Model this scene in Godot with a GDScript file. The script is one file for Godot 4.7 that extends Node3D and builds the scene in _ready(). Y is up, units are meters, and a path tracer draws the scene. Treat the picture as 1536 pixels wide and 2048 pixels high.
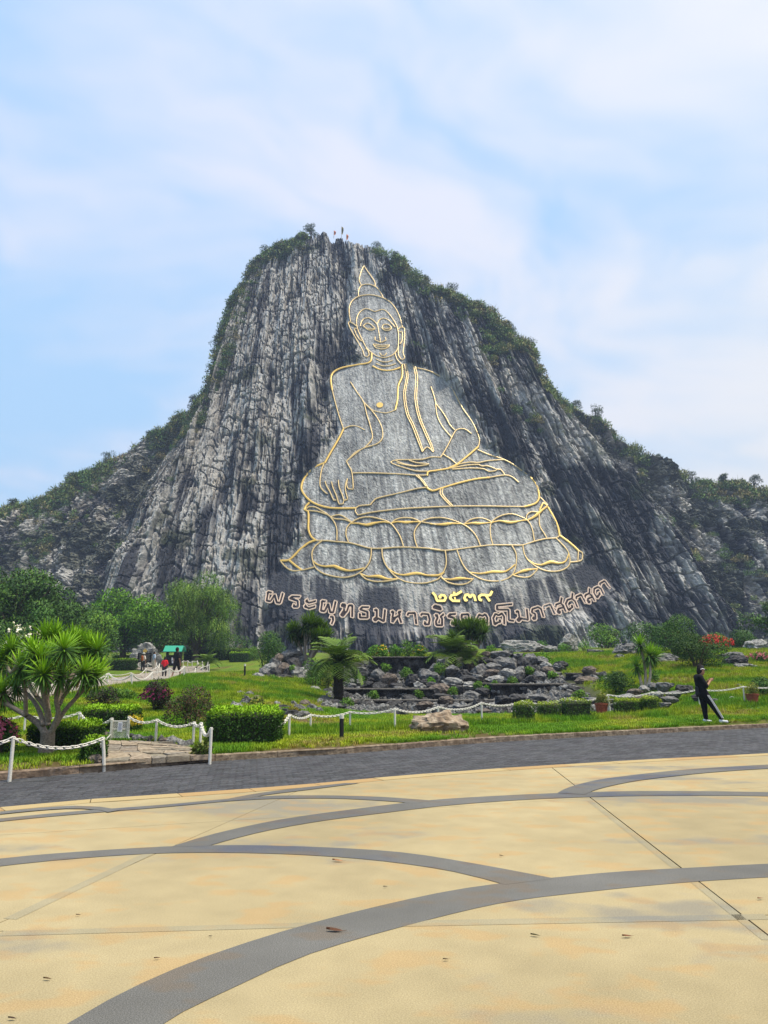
extends Node3D

# ---------------------------------------------------------------- mesh collector
class MB:
	var v := PackedVector3Array()
	var n := PackedVector3Array()
	var c := PackedColorArray()
	var t := PackedVector2Array()
	var i := PackedInt32Array()

	func tri(a: Vector3, b: Vector3, d: Vector3, col: Color, nn := Vector3.ZERO) -> void:
		var k := v.size()
		if nn == Vector3.ZERO:
			nn = (d - a).cross(b - a).normalized()
		v.append(a); v.append(b); v.append(d)
		n.append(nn); n.append(nn); n.append(nn)
		c.append(col); c.append(col); c.append(col)
		t.append(Vector2(a.x, a.z)); t.append(Vector2(b.x, b.z)); t.append(Vector2(d.x, d.z))
		i.append(k); i.append(k + 1); i.append(k + 2)

	# corners run clockwise as seen from outside
	func quad(a: Vector3, b: Vector3, d: Vector3, e: Vector3, col: Color, nn := Vector3.ZERO) -> void:
		var k := v.size()
		if nn == Vector3.ZERO:
			nn = (d - a).cross(b - a).normalized()
		v.append(a); v.append(b); v.append(d); v.append(e)
		for _q in 4:
			n.append(nn)
			c.append(col)
		t.append(Vector2(0, 0)); t.append(Vector2(1, 0)); t.append(Vector2(1, 1)); t.append(Vector2(0, 1))
		i.append(k); i.append(k + 1); i.append(k + 2)
		i.append(k); i.append(k + 2); i.append(k + 3)

	# box with chamfered upper and lower edges, in the frame f
	func block(f: Transform3D, s: Vector3, ch: float, col: Color) -> void:
		var h := s * 0.5
		var rings := [[-h.y, ch], [-h.y + ch, 0.0], [h.y - ch, 0.0], [h.y, ch]]
		var pts := []
		for r in rings:
			var q := []
			for w in [[-1, -1], [1, -1], [1, 1], [-1, 1]]:
				q.append(f * Vector3(w[0] * (h.x - r[1]), r[0], w[1] * (h.z - r[1])))
			pts.append(q)
		for k in 3:
			for j in 4:
				var m := (j + 1) % 4
				quad(pts[k][m], pts[k + 1][m], pts[k + 1][j], pts[k][j], col)
				fix_last(f.origin)
		quad(pts[3][0], pts[3][1], pts[3][2], pts[3][3], col); fix_last(f.origin)
		quad(pts[0][0], pts[0][1], pts[0][2], pts[0][3], col); fix_last(f.origin)

	# turns the last quad outwards from the point o
	func fix_last(o: Vector3) -> void:
		var k := v.size() - 4
		var mid := (v[k] + v[k + 1] + v[k + 2] + v[k + 3]) * 0.25
		if n[k].dot(mid - o) < 0.0:
			for q in 4:
				n[k + q] = -n[k + q]
			var m := i.size() - 6
			i[m + 1] = k + 2; i[m + 2] = k + 1
			i[m + 4] = k + 3; i[m + 5] = k + 2

	func tube(p: Array, r: Array, sides: int, col: Color, col2 := Color(-1, 0, 0)) -> void:
		var k0 := v.size()
		var m := p.size()
		var side := Vector3.ZERO
		for a in m:
			var dir: Vector3 = (p[mini(a + 1, m - 1)] - p[maxi(a - 1, 0)]).normalized()
			if side == Vector3.ZERO:
				side = dir.cross(Vector3(0.31, 0.2, 0.93)).normalized()
				if side.length() < 0.5:
					side = dir.cross(Vector3.UP).normalized()
			side = (side - dir * side.dot(dir)).normalized()
			var up := dir.cross(side)
			var cc := col if col2.r < 0.0 else col.lerp(col2, float(a) / (m - 1))
			for s in sides:
				var an := TAU * s / sides
				var o := side * cos(an) + up * sin(an)
				v.append(p[a] + o * float(r[a])); n.append(o); c.append(cc); t.append(Vector2(float(s) / sides, a))
		for a in m - 1:
			for s in sides:
				var q := k0 + a * sides + s
				var w := k0 + a * sides + (s + 1) % sides
				i.append(q); i.append(q + sides); i.append(w)
				i.append(w); i.append(q + sides); i.append(w + sides)
		for e in [0, m - 1]:
			var kc := v.size()
			var dd: Vector3 = (p[0] - p[1]).normalized() if e == 0 else (p[m - 1] - p[m - 2]).normalized()
			v.append(p[e] + dd * float(r[e]) * 0.15); n.append(dd); c.append(col if col2.r < 0.0 or e == 0 else col2); t.append(Vector2.ZERO)
			for s in sides:
				var q := k0 + int(e) * sides + s
				var w := k0 + int(e) * sides + (s + 1) % sides
				if e == 0:
					i.append(kc); i.append(q); i.append(w)
				else:
					i.append(kc); i.append(w); i.append(q)

	# a flat leaf: base, two sides, tip
	func leaf(p: Vector3, dir: Vector3, nn: Vector3, ln: float, w: float, col: Color) -> void:
		var k := v.size()
		var s := nn.cross(dir).normalized() * w * 0.5
		var mid := p + dir * ln * 0.45
		v.append(p); v.append(mid + s); v.append(p + dir * ln); v.append(mid - s)
		for _q in 4:
			n.append(nn); c.append(col); t.append(Vector2.ZERO)
		i.append(k); i.append(k + 1); i.append(k + 2)
		i.append(k); i.append(k + 2); i.append(k + 3)

	# a long blade that bends down
	func blade(p: Vector3, dir: Vector3, ln: float, w: float, droop: float, col: Color, tipcol: Color, segs := 3) -> void:
		var side := dir.cross(Vector3.UP)
		if side.length() < 0.05:
			side = Vector3.RIGHT
		side = side.normalized()
		var k := v.size()
		var q := p
		var d := dir
		for a in segs + 1:
			var f := float(a) / segs
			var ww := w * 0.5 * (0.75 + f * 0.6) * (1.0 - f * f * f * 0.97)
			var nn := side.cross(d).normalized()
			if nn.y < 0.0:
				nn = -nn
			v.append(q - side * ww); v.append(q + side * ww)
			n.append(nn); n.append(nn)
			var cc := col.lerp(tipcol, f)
			c.append(cc); c.append(cc); t.append(Vector2.ZERO); t.append(Vector2.ZERO)
			q += d * ln / segs
			d = (d + Vector3.DOWN * droop / segs).normalized()
		for a in segs:
			var b := k + a * 2
			i.append(b); i.append(b + 2); i.append(b + 1)
			i.append(b + 1); i.append(b + 2); i.append(b + 3)

	func append_mesh(o: MB, f: Transform3D) -> void:
		var k := v.size()
		for q in o.v.size():
			v.append(f * o.v[q]); n.append((f.basis * o.n[q]).normalized()); c.append(o.c[q]); t.append(o.t[q])
		for q in o.i:
			i.append(k + q)

	func done(m: Material, flat := false) -> ArrayMesh:
		var a := []
		a.resize(Mesh.ARRAY_MAX)
		a[Mesh.ARRAY_VERTEX] = v
		if not flat:
			a[Mesh.ARRAY_NORMAL] = n
		a[Mesh.ARRAY_COLOR] = c
		a[Mesh.ARRAY_TEX_UV] = t
		a[Mesh.ARRAY_INDEX] = i
		var am := ArrayMesh.new()
		am.add_surface_from_arrays(Mesh.PRIMITIVE_TRIANGLES, a)
		am.surface_set_material(0, m)
		return am

# ---------------------------------------------------------------- naming and tagging
var used := {}
var rng := RandomNumberGenerator.new()
var M := {}
var no := {}

func numbered(called: String) -> String:
	var k: int = used.get(called, 0)
	used[called] = k + 1
	return called if k == 0 else "%s_%03d" % [called, k]

func tag(o: Node3D, label: String, category: String, group := "") -> Node3D:
	o.set_meta("label", label)
	o.set_meta("category", category)
	if group:
		o.set_meta("group", group)
	return o

func thing(called: String, label: String, category: String, at := Vector3.ZERO, turn := 0.0, group := "") -> Node3D:
	var o := Node3D.new()
	o.name = numbered(called)
	add_child(o, true)
	o.position = at
	o.rotation.y = turn
	return tag(o, label, category, group)

func part(called: String, mesh: Mesh, parent: Node3D, at := Vector3.ZERO) -> MeshInstance3D:
	var o := MeshInstance3D.new()
	o.name = called
	o.mesh = mesh
	parent.add_child(o, true)
	if o.name != called:
		var k := 1
		while parent.has_node("%s_%03d" % [called, k]):
			k += 1
		o.name = "%s_%03d" % [called, k]
	o.position = at
	return o

func struct(called: String, mesh: Mesh) -> MeshInstance3D:
	var o := MeshInstance3D.new()
	o.name = numbered(called)
	o.mesh = mesh
	add_child(o, true)
	o.set_meta("kind", "structure")
	return o

func rnd(a: float, b: float) -> float:
	return rng.randf_range(a, b)

func rdir() -> Vector3:
	var z := rnd(-1, 1)
	var a := rnd(0, TAU)
	var r := sqrt(1.0 - z * z)
	return Vector3(r * cos(a), z, r * sin(a))

func vary(c: Color, k: float) -> Color:
	var f := 1.0 + rnd(-k, k)
	return Color(c.r * f * (1.0 + rnd(-k, k) * 0.3), c.g * f, c.b * f * (1.0 + rnd(-k, k) * 0.3))

func noise(sd: int, freq: float, oct := 3, kind := FastNoiseLite.TYPE_SIMPLEX_SMOOTH, fract := FastNoiseLite.FRACTAL_FBM) -> FastNoiseLite:
	var f := FastNoiseLite.new()
	f.seed = sd
	f.noise_type = kind
	f.frequency = freq
	f.fractal_type = fract if oct > 1 else FastNoiseLite.FRACTAL_NONE
	f.fractal_octaves = oct
	return f

func ntex(sd: int, freq: float, oct: int, lo: Color, hi: Color, size := 512, normal := false, bump := 6.0, fract := FastNoiseLite.FRACTAL_FBM) -> NoiseTexture2D:
	var t := NoiseTexture2D.new()
	t.width = size
	t.height = size
	t.seamless = true
	t.noise = noise(sd, freq, oct, FastNoiseLite.TYPE_SIMPLEX_SMOOTH, fract)
	if normal:
		t.as_normal_map = true
		t.bump_strength = bump
	else:
		var g := Gradient.new()
		g.set_color(0, lo)
		g.set_color(1, hi)
		t.color_ramp = g
	return t

func mat(called: String, lin: Color, rough: float, vertex := false) -> StandardMaterial3D:
	var m := StandardMaterial3D.new()
	m.resource_name = called
	m.albedo_color = lin.linear_to_srgb()
	m.roughness = rough
	m.metallic_specular = 0.35
	m.vertex_color_use_as_albedo = vertex
	m.cull_mode = BaseMaterial3D.CULL_DISABLED
	M[called] = m
	return m

func tri_tex(m: StandardMaterial3D, albedo: Texture2D, normal: Texture2D, scale: float, strength := 1.0, world := true) -> void:
	if albedo:
		m.albedo_texture = albedo
	if normal:
		m.normal_enabled = true
		m.normal_texture = normal
		m.normal_scale = strength
	m.uv1_triplanar = true
	m.uv1_world_triplanar = world
	m.uv1_scale = Vector3.ONE * scale

func frame(at: Vector3, turn := 0.0) -> Transform3D:
	return Transform3D(Basis(Vector3.UP, turn), at)

# ---------------------------------------------------------------- the lie of the land
const LAND_X := [-40.0, -28.0, -18.0, -9.0, -4.0, 0.0, 5.0, 10.0, 16.0, 26.0, 40.0]
const LAND_D := [10.0, 16.0, 22.0, 28.0, 34.0, 40.0, 46.0, 52.0, 60.0, 70.0, 90.0, 130.0, 180.0]
const LAND_H := [
	[0.1, 0.1, 0.1, 0.1, 0.1, 0.1, 0.1, 0.1, 0.1, 0.1, 0.1],
	[0.12, 0.12, 0.12, 0.12, 0.12, 0.12, 0.12, 0.12, 0.12, 0.12, 0.12],
	[0.35, 0.35, 0.3, 0.25, 0.2, 0.12, 0.12, 0.15, 0.2, 0.3, 0.3],
	[0.5, 0.5, 0.5, 0.7, 0.45, 0.1, 0.1, 0.2, 0.5, 0.5, 0.5],
	[0.6, 0.6, 0.7, 1.1, 0.7, 0.05, 0.05, 0.3, 0.95, 1.0, 1.0],
	[0.7, 0.7, 0.9, 1.35, 0.95, 0.3, 0.3, 0.95, 1.5, 1.6, 1.6],
	[0.8, 0.8, 0.95, 1.5, 1.4, 1.0, 1.0, 1.6, 2.1, 2.1, 2.1],
	[0.9, 0.9, 1.0, 1.5, 1.8, 2.5, 2.5, 2.3, 2.6, 2.7, 2.7],
	[1.1, 1.1, 1.1, 1.4, 2.1, 2.7, 2.8, 2.9, 3.1, 3.3, 3.3],
	[1.7, 1.7, 1.8, 1.9, 2.4, 3.0, 3.1, 3.5, 3.6, 3.8, 3.8],
	[3.0, 3.0, 3.0, 3.2, 3.4, 3.8, 3.9, 4.2, 4.4, 4.4, 4.4],
	[4.5, 4.5, 4.5, 4.5, 4.5, 4.5, 4.5, 4.5, 4.5, 4.5, 4.5],
	[6.0, 6.0, 6.0, 6.0, 6.0, 6.0, 6.0, 6.0, 6.0, 6.0, 6.0]
]

func cr(a: float, b: float, c: float, d: float, t: float) -> float:
	return b + 0.5 * t * (c - a + t * (2.0 * a - 5.0 * b + 4.0 * c - d + t * (3.0 * (b - c) + d - a)))

func ground(x: float, z: float) -> float:
	var d := clampf(-z, LAND_D[0], LAND_D[-1] - 0.0001)
	x = clampf(x, LAND_X[0], LAND_X[-1] - 0.0001)
	var i := 0
	while x >= LAND_X[i + 1]:
		i += 1
	var j := 0
	while d >= LAND_D[j + 1]:
		j += 1
	var t: float = (x - LAND_X[i]) / (LAND_X[i + 1] - LAND_X[i])
	var s: float = (d - LAND_D[j]) / (LAND_D[j + 1] - LAND_D[j])
	var mx := LAND_X.size() - 1
	var md := LAND_D.size() - 1
	var r := [0.0, 0.0, 0.0, 0.0]
	for k in 4:
		var row: Array = LAND_H[clampi(j + k - 1, 0, md)]
		r[k] = cr(row[maxi(i - 1, 0)], row[i], row[i + 1], row[mini(i + 2, mx)], t)
	return cr(r[0], r[1], r[2], r[3], s)

func on(x: float, z: float, up := 0.0) -> Vector3:
	return Vector3(x, ground(x, z) + up, z)

# curves on the ground as (x, z): the garden kerb and the plaza's edge
var KERB: PackedVector2Array
var EDGE: PackedVector2Array

func smooth_line(p: Array, step: float) -> PackedVector2Array:
	var o := PackedVector2Array()
	for k in p.size() - 1:
		var a: Vector2 = p[maxi(k - 1, 0)]
		var b: Vector2 = p[k]
		var c: Vector2 = p[k + 1]
		var d: Vector2 = p[mini(k + 2, p.size() - 1)]
		var m := maxi(1, int(round(b.distance_to(c) / step)))
		for j in m:
			var t := float(j) / m
			o.append(Vector2(cr(a.x, b.x, c.x, d.x, t), cr(a.y, b.y, c.y, d.y, t)))
	o.append(p[-1])
	return o

func line_z(line: PackedVector2Array, x: float) -> float:
	if x <= line[0].x:
		return line[0].y
	for k in line.size() - 1:
		if x < line[k + 1].x:
			return lerpf(line[k].y, line[k + 1].y, (x - line[k].x) / (line[k + 1].x - line[k].x))
	return line[-1].y

# ---------------------------------------------------------------- the cliff
const EDGE_L := [Vector2(18.3, -61.0), Vector2(29.8, -61.5), Vector2(38.3, -57.8), Vector2(44.7, -58.3), Vector2(55.4, -55.8), Vector2(66.5, -52.9), Vector2(81.2, -47.7), Vector2(88.8, -47.5), Vector2(98.7, -46.4), Vector2(115.7, -44.4), Vector2(129.0, -40.6), Vector2(140.8, -37.6)]
const EDGE_R := [Vector2(7.6, 75.9), Vector2(14.6, 75.7), Vector2(24.6, 72.6), Vector2(33.9, 71.4), Vector2(43.9, 67.5), Vector2(52.8, 62.6), Vector2(63.0, 55.0), Vector2(74.8, 47.4), Vector2(77.1, 44.8), Vector2(80.2, 40.8), Vector2(102.0, 36.0), Vector2(112.4, 24.6)]
const RIDGE := [Vector3(-140.0, 22.7, -146.6), Vector3(-128.7, 31.4, -133.3), Vector3(-118.4, 38.8, -122.2), Vector3(-110.0, 45.0, -113.3), Vector3(-103.2, 49.3, -109.1), Vector3(-97.6, 53.8, -105.6), Vector3(-90.7, 59.4, -101.4), Vector3(-83.5, 65.3, -97.2), Vector3(-75.5, 72.6, -92.3), Vector3(-68.1, 77.0, -88.2), Vector3(-62.2, 83.1, -84.9), Vector3(-51.2, 82.2, -78.8), Vector3(-50.5, 99.9, -76.2), Vector3(-49.8, 108.2, -74.8), Vector3(-49.1, 113.0, -64.3), Vector3(-48.1, 117.7, -58.5), Vector3(-45.6, 125.2, -53.8), Vector3(-43.0, 132.9, -48.7), Vector3(-37.3, 138.2, -40.1), Vector3(-31.5, 141.3, -30.0), Vector3(-24.8, 144.3, -19.2), Vector3(-19.7, 144.6, -11.3), Vector3(-12.8, 141.0, -2.4), Vector3(-4.5, 135.1, 8.5), Vector3(3.5, 128.6, 20.7), Vector3(9.6, 120.4, 30.7), Vector3(15.5, 114.9, 37.7), Vector3(23.0, 111.1, 46.7), Vector3(30.4, 107.6, 55.6), Vector3(36.0, 102.0, 63.2), Vector3(42.6, 98.5, 69.3), Vector3(46.6, 95.9, 72.2), Vector3(47.3, 87.0, 73.7), Vector3(61.0, 83.5, 78.3), Vector3(67.4, 79.7, 84.2), Vector3(73.1, 73.5, 90.1), Vector3(78.8, 69.1, 93.8), Vector3(85.6, 65.3, 98.1), Vector3(88.9, 61.3, 100.7), Vector3(94.8, 56.6, 105.0), Vector3(98.7, 55.1, 107.6), Vector3(106.8, 56.6, 112.2), Vector3(114.0, 53.8, 117.3), Vector3(124.6, 50.2, 124.9), Vector3(135.9, 44.1, 134.0), Vector3(148.6, 34.5, 145.9)]
var lut_l := PackedFloat32Array()
var lut_r := PackedFloat32Array()
var lut_q := PackedFloat32Array()
var N1: FastNoiseLite
var N2: FastNoiseLite
var N3: FastNoiseLite
var N4: FastNoiseLite
var N5: FastNoiseLite
var FIGURE := PackedVector2Array()
var RAG: FastNoiseLite

func tab(t: Array, y: float) -> float:
	if y <= t[0].x:
		return t[0].y
	for k in t.size() - 1:
		if y <= t[k + 1].x:
			return lerpf(t[k].y, t[k + 1].y, (y - t[k].x) / (t[k + 1].x - t[k].x))
	return t[-1].y

func cliff_setup() -> void:
	for k in 400:
		lut_l.append(tab(EDGE_L, k * 0.5))
		lut_r.append(tab(EDGE_R, k * 0.5))
		lut_q.append(tab([Vector2(0, 15), Vector2(40, 20), Vector2(68, 26), Vector2(88, 20), Vector2(112, 8)], k * 0.5))
	N1 = noise(11, 0.06, 3, FastNoiseLite.TYPE_SIMPLEX_SMOOTH, FastNoiseLite.FRACTAL_RIDGED)
	N2 = noise(23, 0.25, 3, FastNoiseLite.TYPE_SIMPLEX_SMOOTH, FastNoiseLite.FRACTAL_RIDGED)
	N3 = noise(37, 1.0, 2)
	N4 = noise(41, 0.16, 2, FastNoiseLite.TYPE_CELLULAR)
	N4.cellular_return_type = FastNoiseLite.RETURN_CELL_VALUE
	N5 = noise(53, 0.03, 4)
	RAG = noise(71, 0.09, 4)

# how far back the bare rock lies behind the camera's side, without its roughness
func cliff_depth(x: float, y: float) -> float:
	var c := minf(absf(x - 5.0), 60.0)
	var k := clampf(y * 2.0, 0.0, 398.0)
	var a := int(k)
	var f := k - a
	var l := smoothstep(0.0, 1.0, (lerpf(lut_l[a], lut_l[a + 1], f) - x) / 16.0)
	var r := smoothstep(0.0, 1.0, (x - lerpf(lut_r[a], lut_r[a + 1], f)) / 16.0)
	return 158.0 + 0.5 * y + 0.004 * c * c + (l + r) * lerpf(lut_q[a], lut_q[a + 1], f)

func ridge_at(x: float) -> float:
	var y: float = RIDGE[-1].y
	for k in RIDGE.size() - 1:
		if x <= RIDGE[k + 1].x:
			y = lerpf(RIDGE[k].y, RIDGE[k + 1].y, (x - RIDGE[k].x) / (RIDGE[k + 1].x - RIDGE[k].x))
			break
	return y + RAG.get_noise_1d(x) * 3.2

var MASK := PackedFloat32Array()
var BAND := PackedFloat32Array()
const MW := 150
const MH := 150

func mask_at(x: float, y: float, M2 := MASK) -> float:
	var u := x + 74.0
	var w := y + 2.0
	if u < 0.0 or w < 0.0 or u >= MW - 1.001 or w >= MH - 1.001:
		return 0.0
	var a := int(u)
	var b := int(w)
	var f := u - a
	var g := w - b
	var k := b * MW + a
	return lerpf(lerpf(M2[k], M2[k + 1], f), lerpf(M2[k + MW], M2[k + MW + 1], f), g)

func raster(poly: PackedVector2Array) -> PackedFloat32Array:
	var m := PackedFloat32Array()
	m.resize(MW * MH)
	for b in MH:
		for a in MW:
			if Geometry2D.is_point_in_polygon(Vector2(a - 74.0, b - 2.0), poly):
				m[b * MW + a] = 1.0
	var o := m.duplicate()
	for b in range(1, MH - 1):
		for a in range(1, MW - 1):
			var k := b * MW + a
			m[k] = (o[k] * 2.0 + o[k - 1] + o[k + 1] + o[k - MW] + o[k + MW]) / 6.0
	return m

func build_cliff() -> void:
	var cols := 1150
	var rows := 520
	var back := 9
	# spread the columns along ridge and foot together
	var cum := [0.0]
	for k in RIDGE.size() - 1:
		var a: Vector3 = RIDGE[k]
		var b: Vector3 = RIDGE[k + 1]
		var far := 0.35 if absf(a.x) > 118.0 else 1.0
		cum.append(cum[-1] + far * (Vector2(a.x, a.y).distance_to(Vector2(b.x, b.y)) * 0.6 + absf(b.z - a.z)))
	var v := PackedVector3Array()
	var c := PackedColorArray()
	var stain := noise(73, 0.35, 3)
	var green := noise(79, 0.05, 4)
	var fine := noise(83, 1.7, 2)
	var cr1 := noise(87, 0.30, 2)
	var butt := noise(85, 0.045, 2, FastNoiseLite.TYPE_SIMPLEX_SMOOTH, FastNoiseLite.FRACTAL_RIDGED)
	var patch := noise(86, 0.08, 3)
	var cr2 := noise(89, 1.35, 1)
	var cr3 := noise(97, 0.12, 2)
	var seg := 0
	for k in cols:
		var s: float = cum[-1] * k / (cols - 1.0)
		while seg < cum.size() - 2 and s > cum[seg + 1]:
			seg += 1
		var f: float = clampf((s - cum[seg]) / maxf(cum[seg + 1] - cum[seg], 0.001), 0.0, 1.0)
		var q: Vector3 = RIDGE[seg].lerp(RIDGE[seg + 1], f)
		var top := q.y + RAG.get_noise_1d(q.x) * 3.2
		var zr := 0.0
		for r in rows:
			var t := float(r) / (rows - 1)
			var x := lerpf(q.x, q.z, t)
			var y := lerpf(top, 1.0, t)
			var m := mask_at(x, y)
			var cc := minf(absf(x - 5.0), 60.0)
			var ky := clampf(y * 2.0, 0.0, 398.0)
			var ka := int(ky)
			var l := smoothstep(0.0, 1.0, (lerpf(lut_l[ka], lut_l[ka + 1], ky - ka) - x) / 16.0)
			var rr := smoothstep(0.0, 1.0, (x - lerpf(lut_r[ka], lut_r[ka + 1], ky - ka)) / 16.0)
			var fl := l + rr
			var depth := 158.0 + 0.5 * y + 0.004 * cc * cc + fl * lerpf(lut_q[ka], lut_q[ka + 1], ky - ka)
			var u := q.z
			var n1 := N1.get_noise_2d(u, y * 0.2)
			var n2 := N2.get_noise_2d(u, y * lerpf(0.07, 0.42, fl))
			var n3 := N3.get_noise_2d(u, y * lerpf(0.10, 0.6, fl))
			var blocky := N4.get_noise_2d(lerpf(u * 0.75, x, fl) + n3 * 0.8, y * lerpf(0.24, 0.8, fl) + n2 * 0.6)
			var amp := 1.0 - maxf(m * 0.93, mask_at(x, y, BAND) * 0.90 if y < 34.0 else 0.0)
			var d := amp * (butt.get_noise_2d(u, y * 0.12) * 2.7 + n1 * 2.1 + n2 * 1.2 + n3 * 0.55 + blocky * lerpf(0.65, 2.2, fl))
			# joints: long narrow clefts down the fall line, and shorter breaks across it
			var g1 := smoothstep(0.86, 0.99, 1.0 - absf(cr1.get_noise_2d(u + n3 * 0.7, y * lerpf(0.045, 0.30, fl))))
			var g2 := smoothstep(0.82, 0.99, 1.0 - absf(cr2.get_noise_2d(u + n1 * 1.2, y * lerpf(0.07, 0.45, fl))))
			var g3 := smoothstep(0.90, 0.99, 1.0 - absf(cr3.get_noise_2d(u * 0.7 + 40.0, y * 1.1)))
			d *= lerpf(1.0, 0.6, smoothstep(70.0, 118.0, y))
			d -= (amp - 0.03) * (g1 * 2.2 + g2 * 0.95 + g3 * 1.2)
			# the dark gully left of the head
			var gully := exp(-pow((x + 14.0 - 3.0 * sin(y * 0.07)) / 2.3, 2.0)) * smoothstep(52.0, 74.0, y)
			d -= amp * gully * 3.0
			d += fine.get_noise_2d(x, y) * lerpf(0.16, 0.10, m)
			var z := -depth + d
			if r == 0:
				zr = z
			v.append(Vector3(x, y + d * 0.05, z))
			# weathered dark skin, paler scars where slabs have come off, the dressed panel of the figure
			var big := N5.get_noise_2d(u * 0.9, y * 0.55)
			var bias := 0.0
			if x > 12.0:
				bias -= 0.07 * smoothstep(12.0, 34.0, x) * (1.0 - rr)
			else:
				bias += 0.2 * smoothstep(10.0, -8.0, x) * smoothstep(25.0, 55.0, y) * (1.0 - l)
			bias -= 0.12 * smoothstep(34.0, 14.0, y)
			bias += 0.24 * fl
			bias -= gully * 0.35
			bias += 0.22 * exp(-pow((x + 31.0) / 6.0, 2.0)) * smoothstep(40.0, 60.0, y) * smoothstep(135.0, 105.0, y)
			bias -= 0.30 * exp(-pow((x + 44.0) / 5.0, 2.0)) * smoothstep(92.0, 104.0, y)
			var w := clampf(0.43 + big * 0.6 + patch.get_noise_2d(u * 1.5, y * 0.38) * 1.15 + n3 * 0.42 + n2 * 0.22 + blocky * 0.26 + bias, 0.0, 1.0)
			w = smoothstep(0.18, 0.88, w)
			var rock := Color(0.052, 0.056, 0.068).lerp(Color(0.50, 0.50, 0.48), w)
			# cream and rust seeps on the pale scars
			var rust := smoothstep(0.12, 0.45, stain.get_noise_2d(u * 0.5 + 90.0, y * 0.12)) * smoothstep(0.35, 0.8, w)
			rock = rock.lerp(Color(0.50, 0.43, 0.33), rust * 0.3)
			var gr := green.get_noise_2d(x, y * 1.6) + (0.16 if fl > 0.4 else -0.22)
			if gr > 0.1:
				rock = rock.lerp(Color(0.045, 0.062, 0.028), minf((gr - 0.1) * 5.0, 0.75))
			if m > 0.0:
				var st := stain.get_noise_2d(u, y * 0.09)
				var face := Color(0.45, 0.46, 0.445) * (1.0 + n3 * 0.35 + fine.get_noise_2d(x * 2.0, y * 2.0) * 0.9 + patch.get_noise_2d(x * 1.4, y * 0.8) * 0.5)
				var much := smoothstep(66.0, 30.0, y) * 0.55 + 0.12
				face = face.lerp(Color(0.06, 0.062, 0.066), maxf(smoothstep(0.08, 0.40, st + big * 0.3) * much, maxf(g1, g2) * 0.4))
				rock = rock.lerp(face, smoothstep(0.55, 0.95, m))
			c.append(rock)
		for r in back:
			var kk := r + 1.0
			var y2 := top - kk * kk * 1.3 - RAG.get_noise_2d(s, kk * 9.0) * 2.0
			v.append(Vector3(q.x, maxf(y2, 0.0), zr - kk * 7.0))
			c.append(Color(0.05, 0.065, 0.03))
	# index: top-to-bottom columns, the rear rows hang on the ridge row
	var ix := PackedInt32Array()
	var st2 := rows + back
	for k in cols - 1:
		var a := k * st2
		var b := a + st2
		for r in rows - 1:
			ix.append(a + r); ix.append(b + r); ix.append(b + r + 1)
			ix.append(a + r); ix.append(b + r + 1); ix.append(a + r + 1)
		for r in back:
			var a0 := a + (rows + r - 1 if r > 0 else 0)
			var b0 := b + (rows + r - 1 if r > 0 else 0)
			ix.append(a0); ix.append(b + rows + r); ix.append(b0)
			ix.append(a0); ix.append(a + rows + r); ix.append(b + rows + r)
	var arr := []
	arr.resize(Mesh.ARRAY_MAX)
	arr[Mesh.ARRAY_VERTEX] = v
	arr[Mesh.ARRAY_COLOR] = c
	arr[Mesh.ARRAY_INDEX] = ix
	var am := ArrayMesh.new()
	am.add_surface_from_arrays(Mesh.PRIMITIVE_TRIANGLES, arr)
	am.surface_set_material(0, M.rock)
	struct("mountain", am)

# ---------------------------------------------------------------- the inlaid figure and the inscription
var UPN := Vector3(0, 0.447, 0.894)

func face_point(p: Vector2, off: float) -> Vector3:
	return Vector3(p.x, p.y, -cliff_depth(p.x, p.y)) + UPN * off

func ribbon(mb: MB, p: PackedVector2Array, w: Array, off: float, thick: float, col: Color, closed := false) -> void:
	var m := p.size()
	var k0 := mb.v.size()
	for a in m:
		var pa: Vector2 = p[(a - 1 + m) % m] if closed else p[maxi(a - 1, 0)]
		var pb: Vector2 = p[(a + 1) % m] if closed else p[mini(a + 1, m - 1)]
		var dir := (face_point(pb, 0) - face_point(pa, 0)).normalized()
		var side := dir.cross(UPN).normalized()
		var ww: float = w[mini(a, w.size() - 1)] * 0.5
		var o := face_point(p[a], off)
		for e in [[-1.0, -thick], [-0.8, 0.0], [0.8, 0.0], [1.0, -thick]]:
			mb.v.append(o + side * ww * e[0] + UPN * e[1])
			mb.n.append((UPN + side * (e[0] * (0.9 if absf(e[0]) > 0.9 else 0.25))).normalized())
			mb.c.append(col)
			mb.t.append(Vector2.ZERO)
	var last := m if closed else m - 1
	for a in last:
		var b := (a + 1) % m
		for e in 3:
			var q := k0 + a * 4 + e
			var r := k0 + b * 4 + e
			mb.i.append(q); mb.i.append(r); mb.i.append(q + 1)
			mb.i.append(q + 1); mb.i.append(r); mb.i.append(r + 1)

var carving: Node3D
var inscription: Node3D
var GOLD := Color(0.56, 0.37, 0.06)
var PALE := Color(0.50, 0.37, 0.15)

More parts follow.
